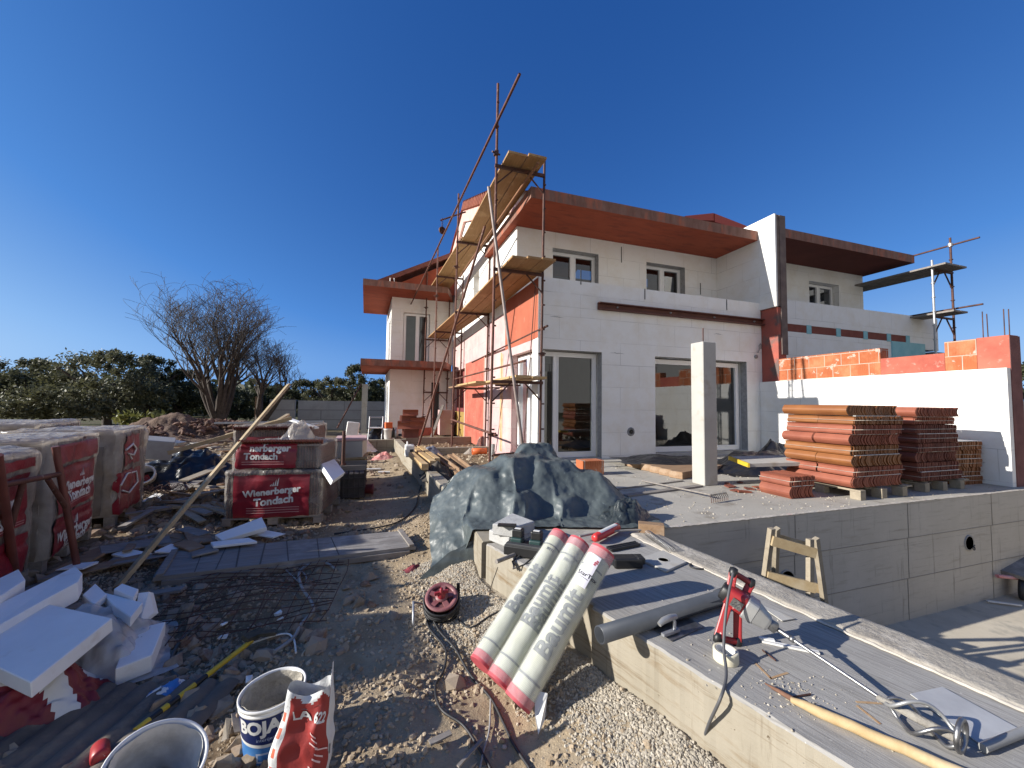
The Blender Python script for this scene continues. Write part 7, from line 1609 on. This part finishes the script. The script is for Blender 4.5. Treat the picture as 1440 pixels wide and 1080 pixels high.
# white canister and timbers on the kerb wall
t = thing('jerry_can', 'white plastic jerry can standing on the kerb wall at the end of the pale timbers', 'jerry can', (PY(576, 631, 8.7).x, 8.7, SL)); q = PY(576, 631, 8.7)
b = MB(); b.box((q.x, 8.7, SL+.13), (.2, .26, .26)); b.build('body', tub, t, bevel=.03, seg=2)
b = MB(); b.box((q.x+.04, 8.568, SL+.13), (.08, .004, .08)); b.build('dark_label', blackprint, t)
b = MB(); b.tube([(q.x-.05, 8.62, SL+.25), (q.x-.05, 8.64, SL+.31), (q.x-.05, 8.78, SL+.31), (q.x-.05, 8.8, SL+.25)], .016, 6); b.build('handle', tub, t)
GW = 'pale timbers on the kerb wall'
for i, (a, c_) in enumerate((((598, 657), (572, 633)), ((609, 652), (582, 631)), ((615, 648), (590, 630)))):
    b = MB(); b.bar(P(a[0], a[1], SL+.07), P(c_[0], c_[1], SL+.06), .11, .10); setp(b.build('pale_timber', wood_x), ('thick pale timber lying on the kerb wall, the one nearest the path', 'pale timber in the middle of the three on the kerb wall', 'pale timber on the kerb wall, the one nearest the house')[i], 'timber', GW)
crumple('dark_offcut_heap', (PY(616, 660, 6.9).x, 6.95, .28), .3, .35, .22, M('dark_scrap', (.04, .035, .03), (.09, .075, .06), 8, rough=.9), 'dark heap of scraps at the near end of the pale timbers', 'heap', 41, 0, 1.4, 30)
for i, (a, c_) in enumerate((((676, 690), (612, 640)), ((668, 668), (633, 640)))):
    b = MB(); b.bar(P(a[0], a[1], .36), P(c_[0], c_[1], .42), .12, .05); b.bar(P(a[0], a[1], .40)+Vector((.06, 0, .02)), P(c_[0], c_[1], .46)+Vector((.06, 0, .02)), .02, .06); setp(b.build('wooden_channel', wood_b), ('long brown channel board slanting over the soil to the tarpaulin', 'shorter brown channel board behind the long one')[i], 'board')
t = thing('clay_pipe', 'orange plastic pipe piece lying on the soil by the pink facade', 'pipe', PY(677, 632, 9.8)); a, c_ = PY(664, 635, 9.6), PY(684, 634, 9.6)
b = MB(); b.lathe([(.07, 0), (.08, 0), (.08, (c_-a).length), (.07, (c_-a).length), (.07, 0)], 18, a, frame(c_-a) @ eul(0, pi/2, 0)); b.build('tube', orangep, t)
for i, (px, py, w_, h_) in enumerate(((675, 622, .14, .26), (664, 632, .22, .16), (606, 632, .3, .2))):
    q = P(px, py+6, .26); crumple('plastic_bag', (q.x, q.y, .24), w_, .15, h_, film_t if i != 2 else M('blue_grey_bag', (.10, .11, .16), (.25, .26, .30), 8, rough=.5), ('upright white plastic bag by the pink facade', 'crumpled white plastic bag beside the orange pipe', 'blue grey bag behind the pale timbers')[i], 'bag', 43+i, 0, 1.3, 24)
for i, (px, py) in enumerate(((643, 634), (650, 634), (696, 632), (702, 634))):
    q = P(px, py, .28); b = MB(); b.lathe([(0, 0), (.05, .01), (.07, .06), (.045, .11), (0, .12)], 12, q); setp(b.build('crumpled_cup', [tub, M('yellowish_tub', (.5, .4, .2), rough=.6) if i == 1 else tub, wood_b, wood_g][i]), ('white cup on the soil left of the yellow one', 'yellowish cup on the soil by the scaffold foot', 'brown lump near the pink wall foot', 'grey lump near the pink wall foot')[i], 'litter')
b = MB(); q = PY(692, 636, 9.0); b.tube([(q.x, 9.0, .22), (q.x+.03, 9.02, .62)], .05, 10); setp(b.build('grey_tube', greyhose), 'short grey tube standing upright against the pink facade', 'tube')
plank('grey_brace', PY(605, 620, 14.2), PY(623, 570, 15.8), .10, .05, wood_g, 'grey board leaning against the wall beside the far doorway', 'board')
b = MB(); b.lim(2.05, 2.55, 15.6, 16.3, .3, 1.3); setp(b.build('pink_board', eps_pink), 'pink insulation board standing beside the far doorway', 'board')
# junk between the pallets
q = PY(255, 640, 8.6); crumple('black_sheet', (q.x, 8.8, 0), 1.1, .7, .55, blackf, 'black sheets heaped between the left pallets and the long timber', 'sheet', 51, .1, 1.5, 60)
b = MB(); b.box(PY(222, 630, 8.4), (.42, .3, .34), eul(.2, .15, .4)); setp(b.build('grey_carton', M('grey_carton', (.36, .37, .38), (.28, .28, .28), 4, rough=.8), bevel=.01), 'grey carton sitting on the black sheets behind the left pallets', 'carton')
b = MB(); b.bar(PY(222, 618, 8.8), PY(256, 624, 8.8), .3, .05); setp(b.build('grey_tray', galv), 'pale grey tray lying on the black sheets', 'tray')
t = thing('white_sack', 'white bucket with a red square print tipped over beside the last left pallet', 'bucket', P(207, 690, 0)); q = P(206, 672, .25)
b = MB(); b.lathe([(.0, -.2), (.13, -.2), (.15, .16), (.165, .17), (.165, .2), (.14, .2), (.12, -.15), (0, -.15)], 26, q, eul(R_(60), R_(-25), .4)); b.build('body', tub, t)
v0 = (EYE-q).normalized(); b = MB(); mm = frame(Vector((.8, -.25, .4)), z=v0); b.box(q+v0*.152, (.10, .09, .006), mm); b.build('red_square', redtool, t); lettering('PC', .10, blackprint, lambda x, y: q+v0*.155+mm @ Vector((x-.1, y+.03, 0)), t, bold=.03)
b = MB(); b.bar(P(212, 705, .05), P(236, 690, .1), .22, .012); setp(b.build('pale_sheet', styro), 'pale folded sheet lying in front of the tipped white bucket', 'sheet')
for i, (a, c_) in enumerate((((262, 660, .35), (305, 640, .5)), ((258, 676, .3), (312, 655, .4)), ((243, 668, .2), (252, 690, .15)), ((250, 692, .12), (300, 665, .2)))):
    b = MB(); b.bar(P(*a), P(*c_), .16, .02); setp(b.build('pale_board', [styro, wood_pg, wood_g, wood_g][i]), ('white board leaning highest in the junk beside the stepped pallet', 'pale board below the white one in the junk', 'short grey board standing across the junk', 'long grey board lying lowest in the junk')[i], 'board', 'boards in the junk left of the stepped pallet')
b = MB()
g = random.Random(8); q = P(215, 700, .1)
for k in range(26):
    a0 = q+Vector((g.uniform(-.3, .3), g.uniform(-.25, .35), g.uniform(0, .12))); b.tube([a0+Vector((.12*cos(x+k), .10*sin(x*1.3+k), .05*sin(2*x)+.06)) for x in np.linspace(0, 5, 9)], .004, 4, False)
setp(b.build('wire_tangle', rust_d), 'dark tangle of tie wire on the ground right of the last left pallet', 'wire')
b = MB(); q = P(350, 690, .02)
S.render.resolution_x = 1024; S.render.resolution_y = 768
